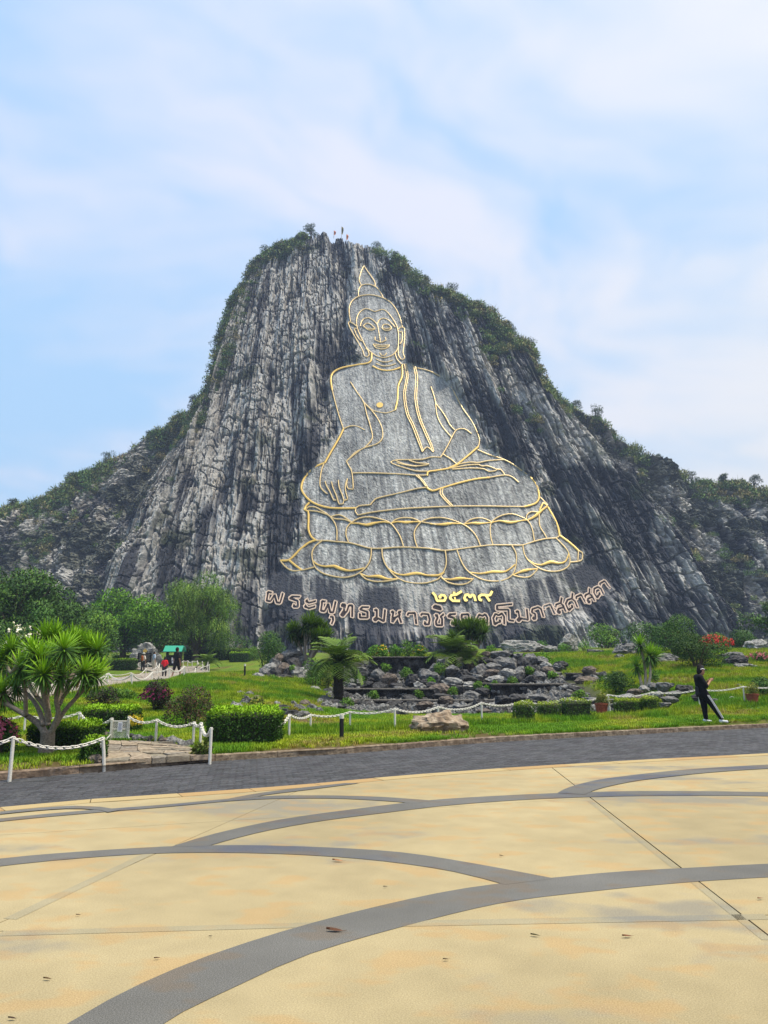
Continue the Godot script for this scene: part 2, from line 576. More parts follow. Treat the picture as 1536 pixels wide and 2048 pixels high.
# one inlaid line: k is 0 for a fine line, 1 for a broad one, 2 for one that swells in the middle
func ln(called: String, k: int, pts: Array) -> void:
	var p := smooth_line(pts, 0.8)
	var w := []
	for a in p.size():
		var f := float(a) / maxi(p.size() - 1, 1)
		w.append(0.25 if k == 0 else (0.44 if k == 1 else lerpf(0.27, 0.75, pow(sin(PI * f), 6.0))))
	var mb := MB.new()
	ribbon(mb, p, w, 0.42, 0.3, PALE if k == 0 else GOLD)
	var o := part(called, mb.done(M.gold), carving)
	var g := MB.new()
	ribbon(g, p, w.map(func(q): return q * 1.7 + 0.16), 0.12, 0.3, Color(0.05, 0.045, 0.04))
	part("groove_shade", g.done(M.plain), o)  # dark ribbon, its colour stands in for shade in a carved channel

func dot(called: String, at: Vector2, r: float) -> void:
	var mb := MB.new()
	var o := face_point(at, 0.6)
	var k := mb.v.size()
	mb.v.append(o + UPN * 0.15); mb.n.append(UPN); mb.c.append(GOLD); mb.t.append(Vector2.ZERO)
	for a in 12:
		var e := Vector2(cos(TAU * a / 12), sin(TAU * a / 12))
		mb.v.append(face_point(at + e * r, 0.5)); mb.n.append(UPN); mb.c.append(GOLD); mb.t.append(Vector2.ZERO)
		mb.i.append(k); mb.i.append(k + 1 + (a + 1) % 12); mb.i.append(k + 1 + a)
	part(called, mb.done(M.gold), carving)

func fill(mb: MB, poly: PackedVector2Array, off: float, col: Color) -> void:
	var ids := Geometry2D.triangulate_polygon(poly)
	var k := mb.v.size()
	for q in poly:
		mb.v.append(face_point(q, off)); mb.n.append(UPN); mb.c.append(col); mb.t.append(Vector2.ZERO)
	for a in range(0, ids.size(), 3):
		mb.i.append(k + ids[a]); mb.i.append(k + ids[a + 2]); mb.i.append(k + ids[a + 1])

# one letter from the strokes of a pen of half width h: an outlined letter or a solid one
func letter(strokes: Array, h: float, solid := false) -> void:
	var shapes := []
	for s in strokes:
		var l := PackedVector2Array(s)
		for p in Geometry2D.offset_polyline(l, h, Geometry2D.JOIN_ROUND, Geometry2D.END_ROUND):
			if not Geometry2D.is_polygon_clockwise(p):
				shapes.append(p)
	if shapes.size() > 1:
		var u: Array = [shapes[0]]
		for k in range(1, shapes.size()):
			var merged := Geometry2D.merge_polygons(u[0], shapes[k])
			var keep := []
			for p in merged:
				if not Geometry2D.is_polygon_clockwise(p):
					keep.append(p)
			u = keep + u.slice(1)
		shapes = u
	var mb := MB.new()
	var bg := MB.new()
	for p in shapes:
		if solid:
			fill(mb, p, 0.6, Color(0.9, 0.72, 0.2))
			ribbon(bg, p, [0.5], 0.35, 0.3, Color(0.05, 0.04, 0.03), true)
		else:
			ribbon(mb, p, [0.23], 0.6, 0.3, Color(0.62, 0.49, 0.40), true)
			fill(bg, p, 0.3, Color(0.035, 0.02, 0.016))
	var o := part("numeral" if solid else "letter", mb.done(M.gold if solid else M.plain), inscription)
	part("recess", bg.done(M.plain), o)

# ---------------------------------------------------------------- plants
func bush_mesh(w: float, h: float, dp: float, n: int, leaf: float, cols: Array, lumps := 9, skirt := 0.15) -> ArrayMesh:
	var mb := MB.new()
	var L := []
	for k in lumps:
		var d := rdir()
		d.y = lerpf(-0.75, 1.0, float(k) / (lumps - 1))
		var wd := 0.29 if d.y < 0.5 else 0.18
		L.append([Vector3(d.x * w * wd, h * (0.42 + d.y * 0.30), d.z * dp * wd), rnd(0.21, 0.31), vary(Color.WHITE, 0.22)])
	for k in n:
		var l: Array = L[rng.randi() % lumps]
		var d := rdir()
		if d.y < -0.2 and rng.randf() < 0.6:
			d.y = -d.y
		var r: float = l[1] * (0.72 + 0.34 * sqrt(rng.randf()))
		var p: Vector3 = l[0] + Vector3(d.x * r * w, d.y * r * h * 1.15, d.z * r * dp)
		p.y = maxf(p.y, rnd(-0.02, skirt * h))
		var col: Color = cols[rng.randi() % cols.size()]
		col = vary(col, 0.3) * l[2]
		var out := (d + Vector3(0, 0.35, 0) + rdir() * 0.7).normalized()
		var dir := (rdir() + d * 0.8).normalized()
		dir = (dir - out * dir.dot(out) * 0.7).normalized()
		mb.leaf(p, dir, out, leaf * rnd(0.7, 1.3), leaf * rnd(0.35, 0.6), col)
	return mb.done(M.leaf)

# a shrub thing: foliage and a few stems, with flowers where asked
func bush(called: String, label: String, cat: String, at: Vector3, w: float, h: float, n: int, leaf: float, cols: Array, flower := Color(0, 0, 0), nf := 0, group := "") -> Node3D:
	var o := thing(called, label, cat, at, rnd(0, TAU), group)
	part("foliage", bush_mesh(w, h, w * 0.9, n, leaf, cols), o)
	var st := MB.new()
	for k in 6:
		var a := rnd(0, TAU)
		st.tube([Vector3(cos(a) * 0.05 * w, -0.05, sin(a) * 0.05 * w), Vector3(cos(a) * 0.12 * w, h * 0.3, sin(a) * 0.12 * w), Vector3(cos(a) * 0.26 * w, h * 0.62, sin(a) * 0.26 * w)], [0.02 * w, 0.014 * w, 0.006 * w], 5, Color(0.10, 0.075, 0.05))
	part("stem", st.done(M.plain), o)
	if nf > 0:
		var f := MB.new()
		for k in nf:
			var d := rdir()
			d.y = absf(d.y)
			var p := Vector3(d.x * w * 0.5, h * (0.45 + d.y * 0.52), d.z * w * 0.46) * rnd(0.86, 1.02)
			for j in 4:
				f.leaf(p + rdir() * leaf * 0.4, rdir(), (d + rdir() * 0.5).normalized(), leaf * 1.1, leaf * 0.9, vary(flower, 0.25))
		part("flowers", f.done(M.leaf), o)
	return o

func box_hedge(label: String, at: Vector3, w: float, h: float, dp: float, turn: float, n: int, leaf: float, topc: Color, sidec: Color, round_k := 0.12, group := "clipped box hedges") -> Node3D:
	var o := thing("hedge", label, "hedge", at, turn, group)
	var mb := MB.new()
	var areas := [w * dp, w * h, w * h, dp * h, dp * h]
	var sum: float = areas[0] + areas[1] + areas[2] + areas[3] + areas[4]
	var bump := noise(int(w * 977.0), 1.3, 2)
	for k in n:
		var pick := rng.randf() * sum
		var f := 0
		while pick > areas[f] and f < 4:
			pick -= areas[f]
			f += 1
		var a := rnd(-1, 1)
		var b := rnd(-1, 1)
		var p: Vector3
		var nn: Vector3
		if f == 0:
			p = Vector3(a, 1, b); nn = Vector3.UP
		elif f < 3:
			p = Vector3(a, b, 1 if f == 1 else -1); nn = Vector3(0, 0, p.z)
		else:
			p = Vector3(1 if f == 3 else -1, b, a); nn = Vector3(p.x, 0, 0)
		# pull the edges in a little so that the block is rounded
		var l4 := pow(pow(absf(p.x), 8) + pow(absf(p.y), 8) + pow(absf(p.z), 8), 0.125)
		p = p.lerp(p / l4, clampf(round_k * 6.0, 0.0, 1.0))
		var q := Vector3(p.x * w * 0.5, h * (0.5 + p.y * 0.5), p.z * dp * 0.5)
		q += nn * (bump.get_noise_3dv(q) * 0.10 + rnd(-0.05, 0.035))
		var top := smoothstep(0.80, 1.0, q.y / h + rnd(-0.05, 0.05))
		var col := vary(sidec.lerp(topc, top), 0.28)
		var out := (nn + rdir() * 0.75).normalized()
		var dir := (rdir() + nn * 0.5 + Vector3.UP * 0.3).normalized()
		mb.leaf(q, dir, out, leaf * rnd(0.7, 1.35), leaf * rnd(0.45, 0.7), col)
	part("foliage", mb.done(M.leaf), o)
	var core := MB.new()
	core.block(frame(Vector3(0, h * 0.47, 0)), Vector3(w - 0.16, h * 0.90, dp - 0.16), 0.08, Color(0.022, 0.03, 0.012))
	part("added_core", core.done(M.plain), o)  # solid dark block added inside to stop the view through the leaves
	return o

func tree(called: String, label: String, at: Vector3, w: float, h: float, bole: float, n: int, leaf: float, cols: Array, lumps: int, weeping := 0.0, group := "") -> Node3D:
	var o := thing(called, label, "tree", at, 0.0, group)
	var wood := MB.new()
	var bark := Color(0.10, 0.08, 0.06)
	var r0 := w * 0.03
	wood.tube([Vector3(0, -0.3, 0), Vector3(rnd(-0.1, 0.1), bole * 0.5, rnd(-0.1, 0.1)), Vector3(0, bole, 0), Vector3(rnd(-0.3, 0.3), h * 0.75, 0)], [r0 * 1.3, r0, r0 * 0.85, r0 * 0.25], 8, bark)
	var mb := MB.new()
	for k in lumps:
		var d := rdir()
		var rr := pow(rng.randf(), 0.4)
		var c := Vector3(d.x * w * 0.38 * rr, 0, d.z * w * 0.38 * rr)
		var lo := bole * 0.75
		c.y = lerpf(lo + h * 0.06, h * 0.93, 0.5 + 0.5 * d.y * rr)
		# keep the crown's dome: outer clumps sit lower
		c.y -= pow(Vector2(c.x, c.z).length() / (w * 0.45), 2.0) * h * 0.12
		c.y = maxf(c.y, lo)
		wood.tube([Vector3(0, bole * rnd(0.55, 1.0), 0), Vector3(c.x * 0.45, lerpf(bole, c.y, 0.6), c.z * 0.45), c], [r0 * 0.5, r0 * 0.3, r0 * 0.1], 5, bark)
		var cr0 := w * rnd(0.11, 0.19)
		var tint := vary(Color.WHITE, 0.25)
		for q in n / lumps:
			var e := rdir()
			if e.y < 0.0 and rng.randf() < 0.5:
				e.y = -e.y
			var p := c + Vector3(e.x * cr0, e.y * cr0 * 0.72, e.z * cr0) * (0.45 + 0.6 * sqrt(rng.randf()))
			var out := (e + Vector3(0, 0.5, 0) + rdir() * 0.7).normalized()
			var dir := (rdir() + e * 0.6 + Vector3.DOWN * (0.3 + weeping)).normalized()
			var col: Color = vary(cols[rng.randi() % cols.size()], 0.25) * tint
			if weeping > 0.0:
				for s in 4:
					mb.leaf(p + Vector3.DOWN * s * leaf * 0.8 + rdir() * leaf * 0.35, (dir + rdir() * 0.5).normalized(), out, leaf * rnd(0.7, 1.2), leaf * 0.3, col)
			else:
				mb.leaf(p, dir, out, leaf * rnd(0.7, 1.4), leaf * rnd(0.35, 0.6), col)
	part("trunk", wood.done(M.bark), o)
	part("crown", mb.done(M.leaf), o)
	return o

var ROSE := []
func make_rosettes() -> void:
	for k in 7:
		var mb := MB.new()
		var dk := 1.0 if k < 4 else 0.42
		for a in 120:
			var f := float(a) / 120.0
			var el := lerpf(1.4, -1.15, f)
			var az := a * 2.399963 + rnd(-0.15, 0.15)
			var d := Vector3(cos(az) * cos(el), sin(el), sin(az) * cos(el))
			var col := Color(0.17, 0.32, 0.015).lerp(Color(0.045, 0.11, 0.014), smoothstep(0.1, 0.6, f))
			if f > 0.9 and rng.randf() < 0.4:
				col = Color(0.26, 0.22, 0.05)
			mb.blade(Vector3(0, -0.04 * f, 0) + d * 0.02, d, rnd(0.85, 1.1), 0.075, lerpf(0.2, 0.8, f), vary(col * dk, 0.2), vary(col * 1.35 * dk, 0.2), 4)
		ROSE.append(mb.done(M.leaf))

# a branching dracaena: limbs as lists of points, each ending in a rosette of the given radius
func dracaena(called: String, label: String, at: Vector3, limbs: Array, first := 0, pale := 1.0) -> Node3D:
	var o := thing(called, label, "tree", at)
	var wood := MB.new()
	for l in limbs:
		var p: Array = smooth3(l[0])
		var r := []
		for k in p.size():
			r.append(lerpf(l[1], l[2], float(k) / (p.size() - 1)))
		wood.tube(p, r, 8, Color(0.30, 0.25, 0.20) * pale, Color(0.20, 0.165, 0.13) * pale)
	part("trunk", wood.done(M.bark), o)
	for l in limbs:
		if l[3] > 0.0:
			var q := part("leaf_rosette", ROSE[first + rng.randi() % 3], o, l[0][-1])
			var ax: Vector3 = (l[0][-1] - l[0][-2]).normalized()
			ax = (ax + Vector3.UP * 1.2).normalized()
			q.basis = Basis(Quaternion(Vector3.UP, ax)) * Basis(Vector3.UP, rnd(0, TAU)) * Basis.from_scale(Vector3.ONE * float(l[3]))
	return o

func smooth3(p: Array) -> Array:
	var o := []
	for k in p.size() - 1:
		var a: Vector3 = p[maxi(k - 1, 0)]
		var b: Vector3 = p[k]
		var c: Vector3 = p[k + 1]
		var d: Vector3 = p[mini(k + 2, p.size() - 1)]
		for j in 4:
			o.append(b.cubic_interpolate(c, a, d, j / 4.0))
	o.append(p[-1])
	return o

var FROND := []
func make_fronds() -> void:
	for k in 3:
		var mb := MB.new()
		var q := Vector3.ZERO
		var d := Vector3(0.75, 0.66, 0)
		var pts := [q]
		var m := 18
		for a in m:
			q += d * (1.0 / m)
			d = (d + Vector3.DOWN * (0.07 + 0.025 * k)).normalized()
			pts.append(q)
		mb.tube([pts[0], pts[4], pts[9], pts[14], pts[18]], [0.016, 0.012, 0.009, 0.006, 0.002], 4, Color(0.13, 0.17, 0.05))
		for a in range(2, m + 1):
			for s in [-1.0, 1.0]:
				var f := float(a) / m
				var tang: Vector3 = (pts[a] - pts[a - 1]).normalized()
				var ld := (tang * 0.55 + Vector3(0, 0.12, s * 0.9) + rdir() * 0.1).normalized()
				var col := vary(Color(0.06, 0.13, 0.02), 0.3).lerp(Color(0.17, 0.26, 0.04), f * 0.6)
				mb.blade(pts[a], ld, 0.36 * sin(PI * (0.12 + f * 0.8)) + 0.06, 0.036, 0.55, col, col, 3)
		FROND.append(mb.done(M.leaf))

func palm(called: String, label: String, at: Vector3, trunk_h: float, trunk_r: float, frond: float, n: int, low: float) -> Node3D:
	var o := thing(called, label, "palm", at)
	var tr := MB.new()
	var p := []
	var r := []
	for k in 9:
		p.append(Vector3(sin(k * 0.7) * 0.02, trunk_h * k / 8.0 - 0.1, 0))
		r.append(trunk_r * (1.0 + 0.12 * sin(k * 2.3)))
	tr.tube(p, r, 10, Color(0.045, 0.037, 0.028))
	for k in int(trunk_h * 110.0):
		var a := k * 2.4
		var y := rnd(0.0, trunk_h)
		var d := Vector3(cos(a), 0, sin(a))
		tr.blade(Vector3(0, y, 0) + d * trunk_r * 0.9, (d + Vector3.UP * 1.1).normalized(), trunk_r * rnd(0.5, 0.9), trunk_r * 0.4, -0.2, vary(Color(0.06, 0.05, 0.035), 0.4), Color(0.09, 0.08, 0.05), 2)
	part("trunk", tr.done(M.bark), o)
	for k in n:
		var q := part("frond", FROND[k % 3], o, Vector3(0, trunk_h - 0.05, 0))
		var el := lerpf(1.0, low, pow(float(k) / n, 0.8))
		q.basis = Basis(Vector3.UP, k * 2.399963) * Basis(Vector3(0, 0, 1), el) * Basis.from_scale(Vector3.ONE * frond * rnd(0.85, 1.1))
	return o

# ---------------------------------------------------------------- rocks
var ROCKS := []
func ico(sub: int) -> Array:
	var g := (1.0 + sqrt(5.0)) / 2.0
	var v := [Vector3(-1, g, 0), Vector3(1, g, 0), Vector3(-1, -g, 0), Vector3(1, -g, 0), Vector3(0, -1, g), Vector3(0, 1, g), Vector3(0, -1, -g), Vector3(0, 1, -g), Vector3(g, 0, -1), Vector3(g, 0, 1), Vector3(-g, 0, -1), Vector3(-g, 0, 1)]
	var f := [[0, 11, 5], [0, 5, 1], [0, 1, 7], [0, 7, 10], [0, 10, 11], [1, 5, 9], [5, 11, 4], [11, 10, 2], [10, 7, 6], [7, 1, 8], [3, 9, 4], [3, 4, 2], [3, 2, 6], [3, 6, 8], [3, 8, 9], [4, 9, 5], [2, 4, 11], [6, 2, 10], [8, 6, 7], [9, 8, 1]]
	for k in v.size():
		v[k] = v[k].normalized()
	for s in sub:
		var mid := {}
		var nf := []
		for t in f:
			var m := []
			for e in 3:
				var a: int = t[e]
				var b: int = t[(e + 1) % 3]
				var key := mini(a, b) * 100000 + maxi(a, b)
				if not mid.has(key):
					mid[key] = v.size()
					v.append(((v[a] + v[b]) * 0.5).normalized())
				m.append(mid[key])
			nf.append([t[0], m[0], m[2]]); nf.append([m[0], t[1], m[1]]); nf.append([m[2], m[1], t[2]]); nf.append([m[0], m[1], m[2]])
		f = nf
	return [v, f]

func rock_mesh(sd: int, sub: int, cuts: int, m: Material, rough := 0.12) -> ArrayMesh:
	var r := RandomNumberGenerator.new()
	r.seed = sd
	var g := ico(sub)
	var nz := noise(sd, 1.1, 4)
	var planes := []
	for k in cuts:
		var z := r.randf_range(-0.7, 1)
		var a := r.randf_range(0, TAU)
		var q := sqrt(maxf(0.0, 1.0 - z * z))
		planes.append([Vector3(q * cos(a), z, q * sin(a)), r.randf_range(0.52, 0.8)])
	var mb := MB.new()
	for k in g[0].size():
		var p: Vector3 = g[0][k]
		for c in planes:
			var over: float = p.dot(c[0]) - c[1]
			if over > 0.0:
				p -= c[0] * over * 0.92
		p.y += (roundf(p.y * 3.2) / 3.2 - p.y) * 0.35
		p *= 1.0 + nz.get_noise_3dv(p * 2.2) * rough * 2.2
		mb.v.append(p * 0.62)
		var w := clampf(0.5 + nz.get_noise_3dv(p * 2.3 + Vector3(9, 1, 4)) * 1.3, 0.0, 1.0)
		mb.c.append(Color(0.45, 0.45, 0.46).lerp(Color(1.45, 1.40, 1.30), w))
	for t in g[1]:
		mb.i.append(t[0]); mb.i.append(t[1]); mb.i.append(t[2])
	var a := []
	a.resize(Mesh.ARRAY_MAX)
	a[Mesh.ARRAY_VERTEX] = mb.v
	a[Mesh.ARRAY_COLOR] = mb.c
	a[Mesh.ARRAY_INDEX] = mb.i
	var am := ArrayMesh.new()
	am.add_surface_from_arrays(Mesh.PRIMITIVE_TRIANGLES, a)
	am.surface_set_material(0, m)
	return am

func rock(parent: Node3D, at: Vector3, s: Vector3, kind := -1) -> MeshInstance3D:
	var k := rng.randi() % 8 if kind < 0 else kind
	var o := part("rock", ROCKS[k], parent, at - parent.position)
	o.basis = Basis(Vector3.UP, rnd(0, TAU)).scaled(Vector3.ONE)
	o.basis = Basis.from_scale(s) * Basis(Vector3.UP, rnd(0, TAU)) * Basis(Vector3(0, 0, 1), rnd(-0.3, 0.3))
	return o

func boulder(label: String, at: Vector3, s: Vector3, sd: int, m: Material, cuts := 9, group := "") -> Node3D:
	var o := MeshInstance3D.new()
	o.name = numbered("boulder")
	o.mesh = rock_mesh(sd, 3, cuts, m, 0.14)
	add_child(o, true)
	o.position = at + Vector3.UP * s.y * 0.34
	o.basis = Basis.from_scale(s)
	return tag(o, label, "boulder", group)

# ---------------------------------------------------------------- chains and posts
var LINK: ArrayMesh
var LINKMB: MB

func make_link() -> void:
	var mb := MB.new()
	# a stadium of round bar, 10 cm long, built as one closed tube of 12 stations
	var k0 := 0
	var st := 12
	var sides := 6
	for a in st:
		var an := TAU * a / st
		var cpos := Vector3(cos(an) * 0.024 + signf(cos(an)) * 0.026, sin(an) * 0.026, 0)
		if absf(cos(an)) < 0.01:
			cpos.x = 0.0
		var outw := Vector3(cos(an), sin(an), 0)
		for s in sides:
			var b := TAU * s / sides
			var o := outw * cos(b) + Vector3(0, 0, 1) * sin(b)
			mb.v.append(cpos + o * 0.0105); mb.n.append(o); mb.c.append(Color(1, 1, 1)); mb.t.append(Vector2.ZERO)
	for a in st:
		for s in sides:
			var q := a * sides + s
			var w := a * sides + (s + 1) % sides
			var q2 := ((a + 1) % st) * sides + s
			var w2 := ((a + 1) % st) * sides + (s + 1) % sides
			mb.i.append(q); mb.i.append(w); mb.i.append(q2)
			mb.i.append(w); mb.i.append(w2); mb.i.append(q2)
	LINKMB = mb
	LINK = mb.done(M.paint)

func fence(label: String, posts: Array, sag: float, singles := false, scale := 1.0, ends := []) -> Node3D:
	# posts: [foot, height, lean]
	var o := thing("chain_fence", label, "fence")
	var tops := []
	for p in posts:
		var foot: Vector3 = p[0]
		var hh: float = p[1]
		var lean: Vector3 = p[2] if p.size() > 2 else Vector3.ZERO
		var mb := MB.new()
		var top := foot + Vector3.UP * hh + lean
		mb.tube([foot - Vector3.UP * 0.12, foot.lerp(top, 0.5), top], [0.029 * scale, 0.028 * scale, 0.028 * scale], 10, Color(1, 1, 1))
		# the eye that carries the chain
		mb.tube([top + Vector3(-0.03, 0.0, 0), top + Vector3(-0.02, 0.03, 0), top + Vector3(0.02, 0.03, 0), top + Vector3(0.03, 0.0, 0)], [0.009, 0.009, 0.009, 0.009], 6, Color(1, 1, 1))
		part("post", mb.done(M.paint), o)
		tops.append(top + Vector3.UP * 0.012)
	if ends.size() > 0 and ends[0] != null:
		tops.push_front(ends[0])
	if ends.size() > 1 and ends[1] != null:
		tops.append(ends[1])
	for k in tops.size() - 1:
		var a: Vector3 = tops[k]
		var b: Vector3 = tops[k + 1]
		var sg := sag * a.distance_to(b)
		var ln0 := a.distance_to(b) * (1.0 + 2.6 * sag * sag)
		var m := maxi(3, int(ln0 / (0.074 * scale)))
		var host: Node3D = null
		var all := MB.new()
		if singles:
			host = Node3D.new()
			host.name = "chain" if k == 0 else "chain_%03d" % k
			o.add_child(host, true)
		for j in m:
			var f := (j + 0.5) / m
			var p := a.lerp(b, f) + Vector3.DOWN * sg * 4.0 * f * (1.0 - f)
			var f2 := f + 0.01
			var p2 := a.lerp(b, f2) + Vector3.DOWN * sg * 4.0 * f2 * (1.0 - f2)
			var dx := (p2 - p).normalized()
			var dz := dx.cross(Vector3.UP).normalized()
			var dy := dz.cross(dx)
			var bs := Basis(dx, dy, dz)
			bs = bs * Basis(Vector3.RIGHT, (PI * 0.5 if j % 2 == 0 else 0.0) + 0.5)
			bs = bs * Basis.from_scale(Vector3.ONE * scale)
			if singles:
				var q := MeshInstance3D.new()
				q.mesh = LINK
				q.name = "link" if j == 0 else "link_%03d" % j
				q.transform = Transform3D(bs, p)
				host.add_child(q, true)
			else:
				all.append_mesh(LINKMB, Transform3D(bs, p))
		if not singles:
			part("chain", all.done(M.paint), o)
	return o

# ---------------------------------------------------------------- bodies: tapered capsules joined by a smooth minimum, meshed as surface nets
func body(bones: Array, cell: float, k: float, m: Material, col := Color(1, 1, 1)) -> ArrayMesh:
	var lo := Vector3(1e9, 1e9, 1e9)
	var hi := -lo
	for b in bones:
		for e in [0, 1]:
			var r: float = b[2 + e] + k + cell * 2.0
			lo = lo.min(b[e] - Vector3.ONE * r)
			hi = hi.max(b[e] + Vector3.ONE * r)
	var nx := int((hi.x - lo.x) / cell) + 2
	var ny := int((hi.y - lo.y) / cell) + 2
	var nz := int((hi.z - lo.z) / cell) + 2
	var f := PackedFloat32Array()
	f.resize(nx * ny * nz)
	f.fill(9.0)
	for b in bones:
		var a: Vector3 = b[0]
		var e: Vector3 = b[1]
		var ra: float = b[2]
		var rb: float = b[3]
		var sq: Vector3 = b[4] if b.size() > 4 else Vector3.ONE
		var ba := e - a
		var l2 := maxf(ba.length_squared(), 1e-6)
		var rm := maxf(ra, rb) * maxf(sq.x, maxf(sq.y, sq.z)) + k + cell * 2.0
		var p0 := ((a.min(e) - Vector3.ONE * rm - lo) / cell).floor()
		var p1 := ((a.max(e) + Vector3.ONE * rm - lo) / cell).ceil()
		for z in range(maxi(0, int(p0.z)), mini(nz, int(p1.z) + 1)):
			for y in range(maxi(0, int(p0.y)), mini(ny, int(p1.y) + 1)):
				for x in range(maxi(0, int(p0.x)), mini(nx, int(p1.x) + 1)):
					var p := lo + Vector3(x, y, z) * cell
					var h := clampf((p - a).dot(ba) / l2, 0.0, 1.0)
					var d := ((p - a - ba * h) / sq).length() - lerpf(ra, rb, h)
					var q := (z * ny + y) * nx + x
					var g := f[q]
					var t := maxf(k - absf(g - d), 0.0) / k
					f[q] = minf(g, d) - t * t * k * 0.25
	var mb := MB.new()
	var id := {}
	var off := [0, 1, nx, nx + 1, nx * ny, nx * ny + 1, nx * ny + nx, nx * ny + nx + 1]
	var ev := [[0, 1], [0, 2], [0, 4], [1, 3], [1, 5], [2, 3], [2, 6], [3, 7], [4, 5], [4, 6], [5, 7], [6, 7]]
	for z in nz - 1:
		for y in ny - 1:
			var row := (z * ny + y) * nx
			for x in nx - 1:
				var q := row + x
				if f[q] > 0.2:
					continue
				var neg := 0
				for o in off:
					if f[q + o] < 0.0:
						neg += 1
				if neg == 0 or neg == 8:
					continue
				var s := Vector3.ZERO
				var cnt := 0
				for e in ev:
					var fa := f[q + off[e[0]]]
					var fb := f[q + off[e[1]]]
					if (fa < 0.0) != (fb < 0.0):
						var t := fa / (fa - fb)
						var c0 := Vector3(e[0] & 1, (e[0] >> 1) & 1, e[0] >> 2)
						var c1 := Vector3(e[1] & 1, (e[1] >> 1) & 1, e[1] >> 2)
						s += c0.lerp(c1, t)
						cnt += 1
				var g := Vector3(f[q + 1] - f[q] + f[q + off[7]] - f[q + off[6]], f[q + nx] - f[q] + f[q + off[7]] - f[q + off[5]], f[q + off[4]] - f[q] + f[q + off[7]] - f[q + off[3]])
				id[q] = mb.v.size()
				mb.v.append(lo + (Vector3(x, y, z) + s / cnt) * cell)
				mb.n.append(g.normalized())
				mb.c.append(col)
				mb.t.append(Vector2.ZERO)
	var step := [1, nx, nx * ny]
	for q in id:
		for a in 3:
			var b: int = step[(a + 1) % 3]
			var d: int = step[(a + 2) % 3]
			var n0 := f[q] < 0.0
			if n0 == (f[q + step[a]] < 0.0):
				continue
			if not (id.has(q - b) and id.has(q - d) and id.has(q - b - d)):
				continue
			var w := [id[q], id[q - b], id[q - b - d], id[q - d]]
			if n0:
				w.reverse()
			mb.i.append(w[0]); mb.i.append(w[1]); mb.i.append(w[2])
			mb.i.append(w[0]); mb.i.append(w[2]); mb.i.append(w[3])
	return mb.done(m)

func shoe(parent: Node3D, at: Vector3, fwd: Vector3, m: Material, ln := 0.25) -> void:
	var s := body([[at + Vector3(0, 0.045, 0), at + fwd * ln * 0.72 + Vector3(0, 0.035, 0), 0.042, 0.036], [at + Vector3(0, 0.07, 0), at + fwd * 0.05 + Vector3(0, 0.06, 0), 0.04, 0.04]], 0.014, 0.02, m)
	part("shoe", s, parent)

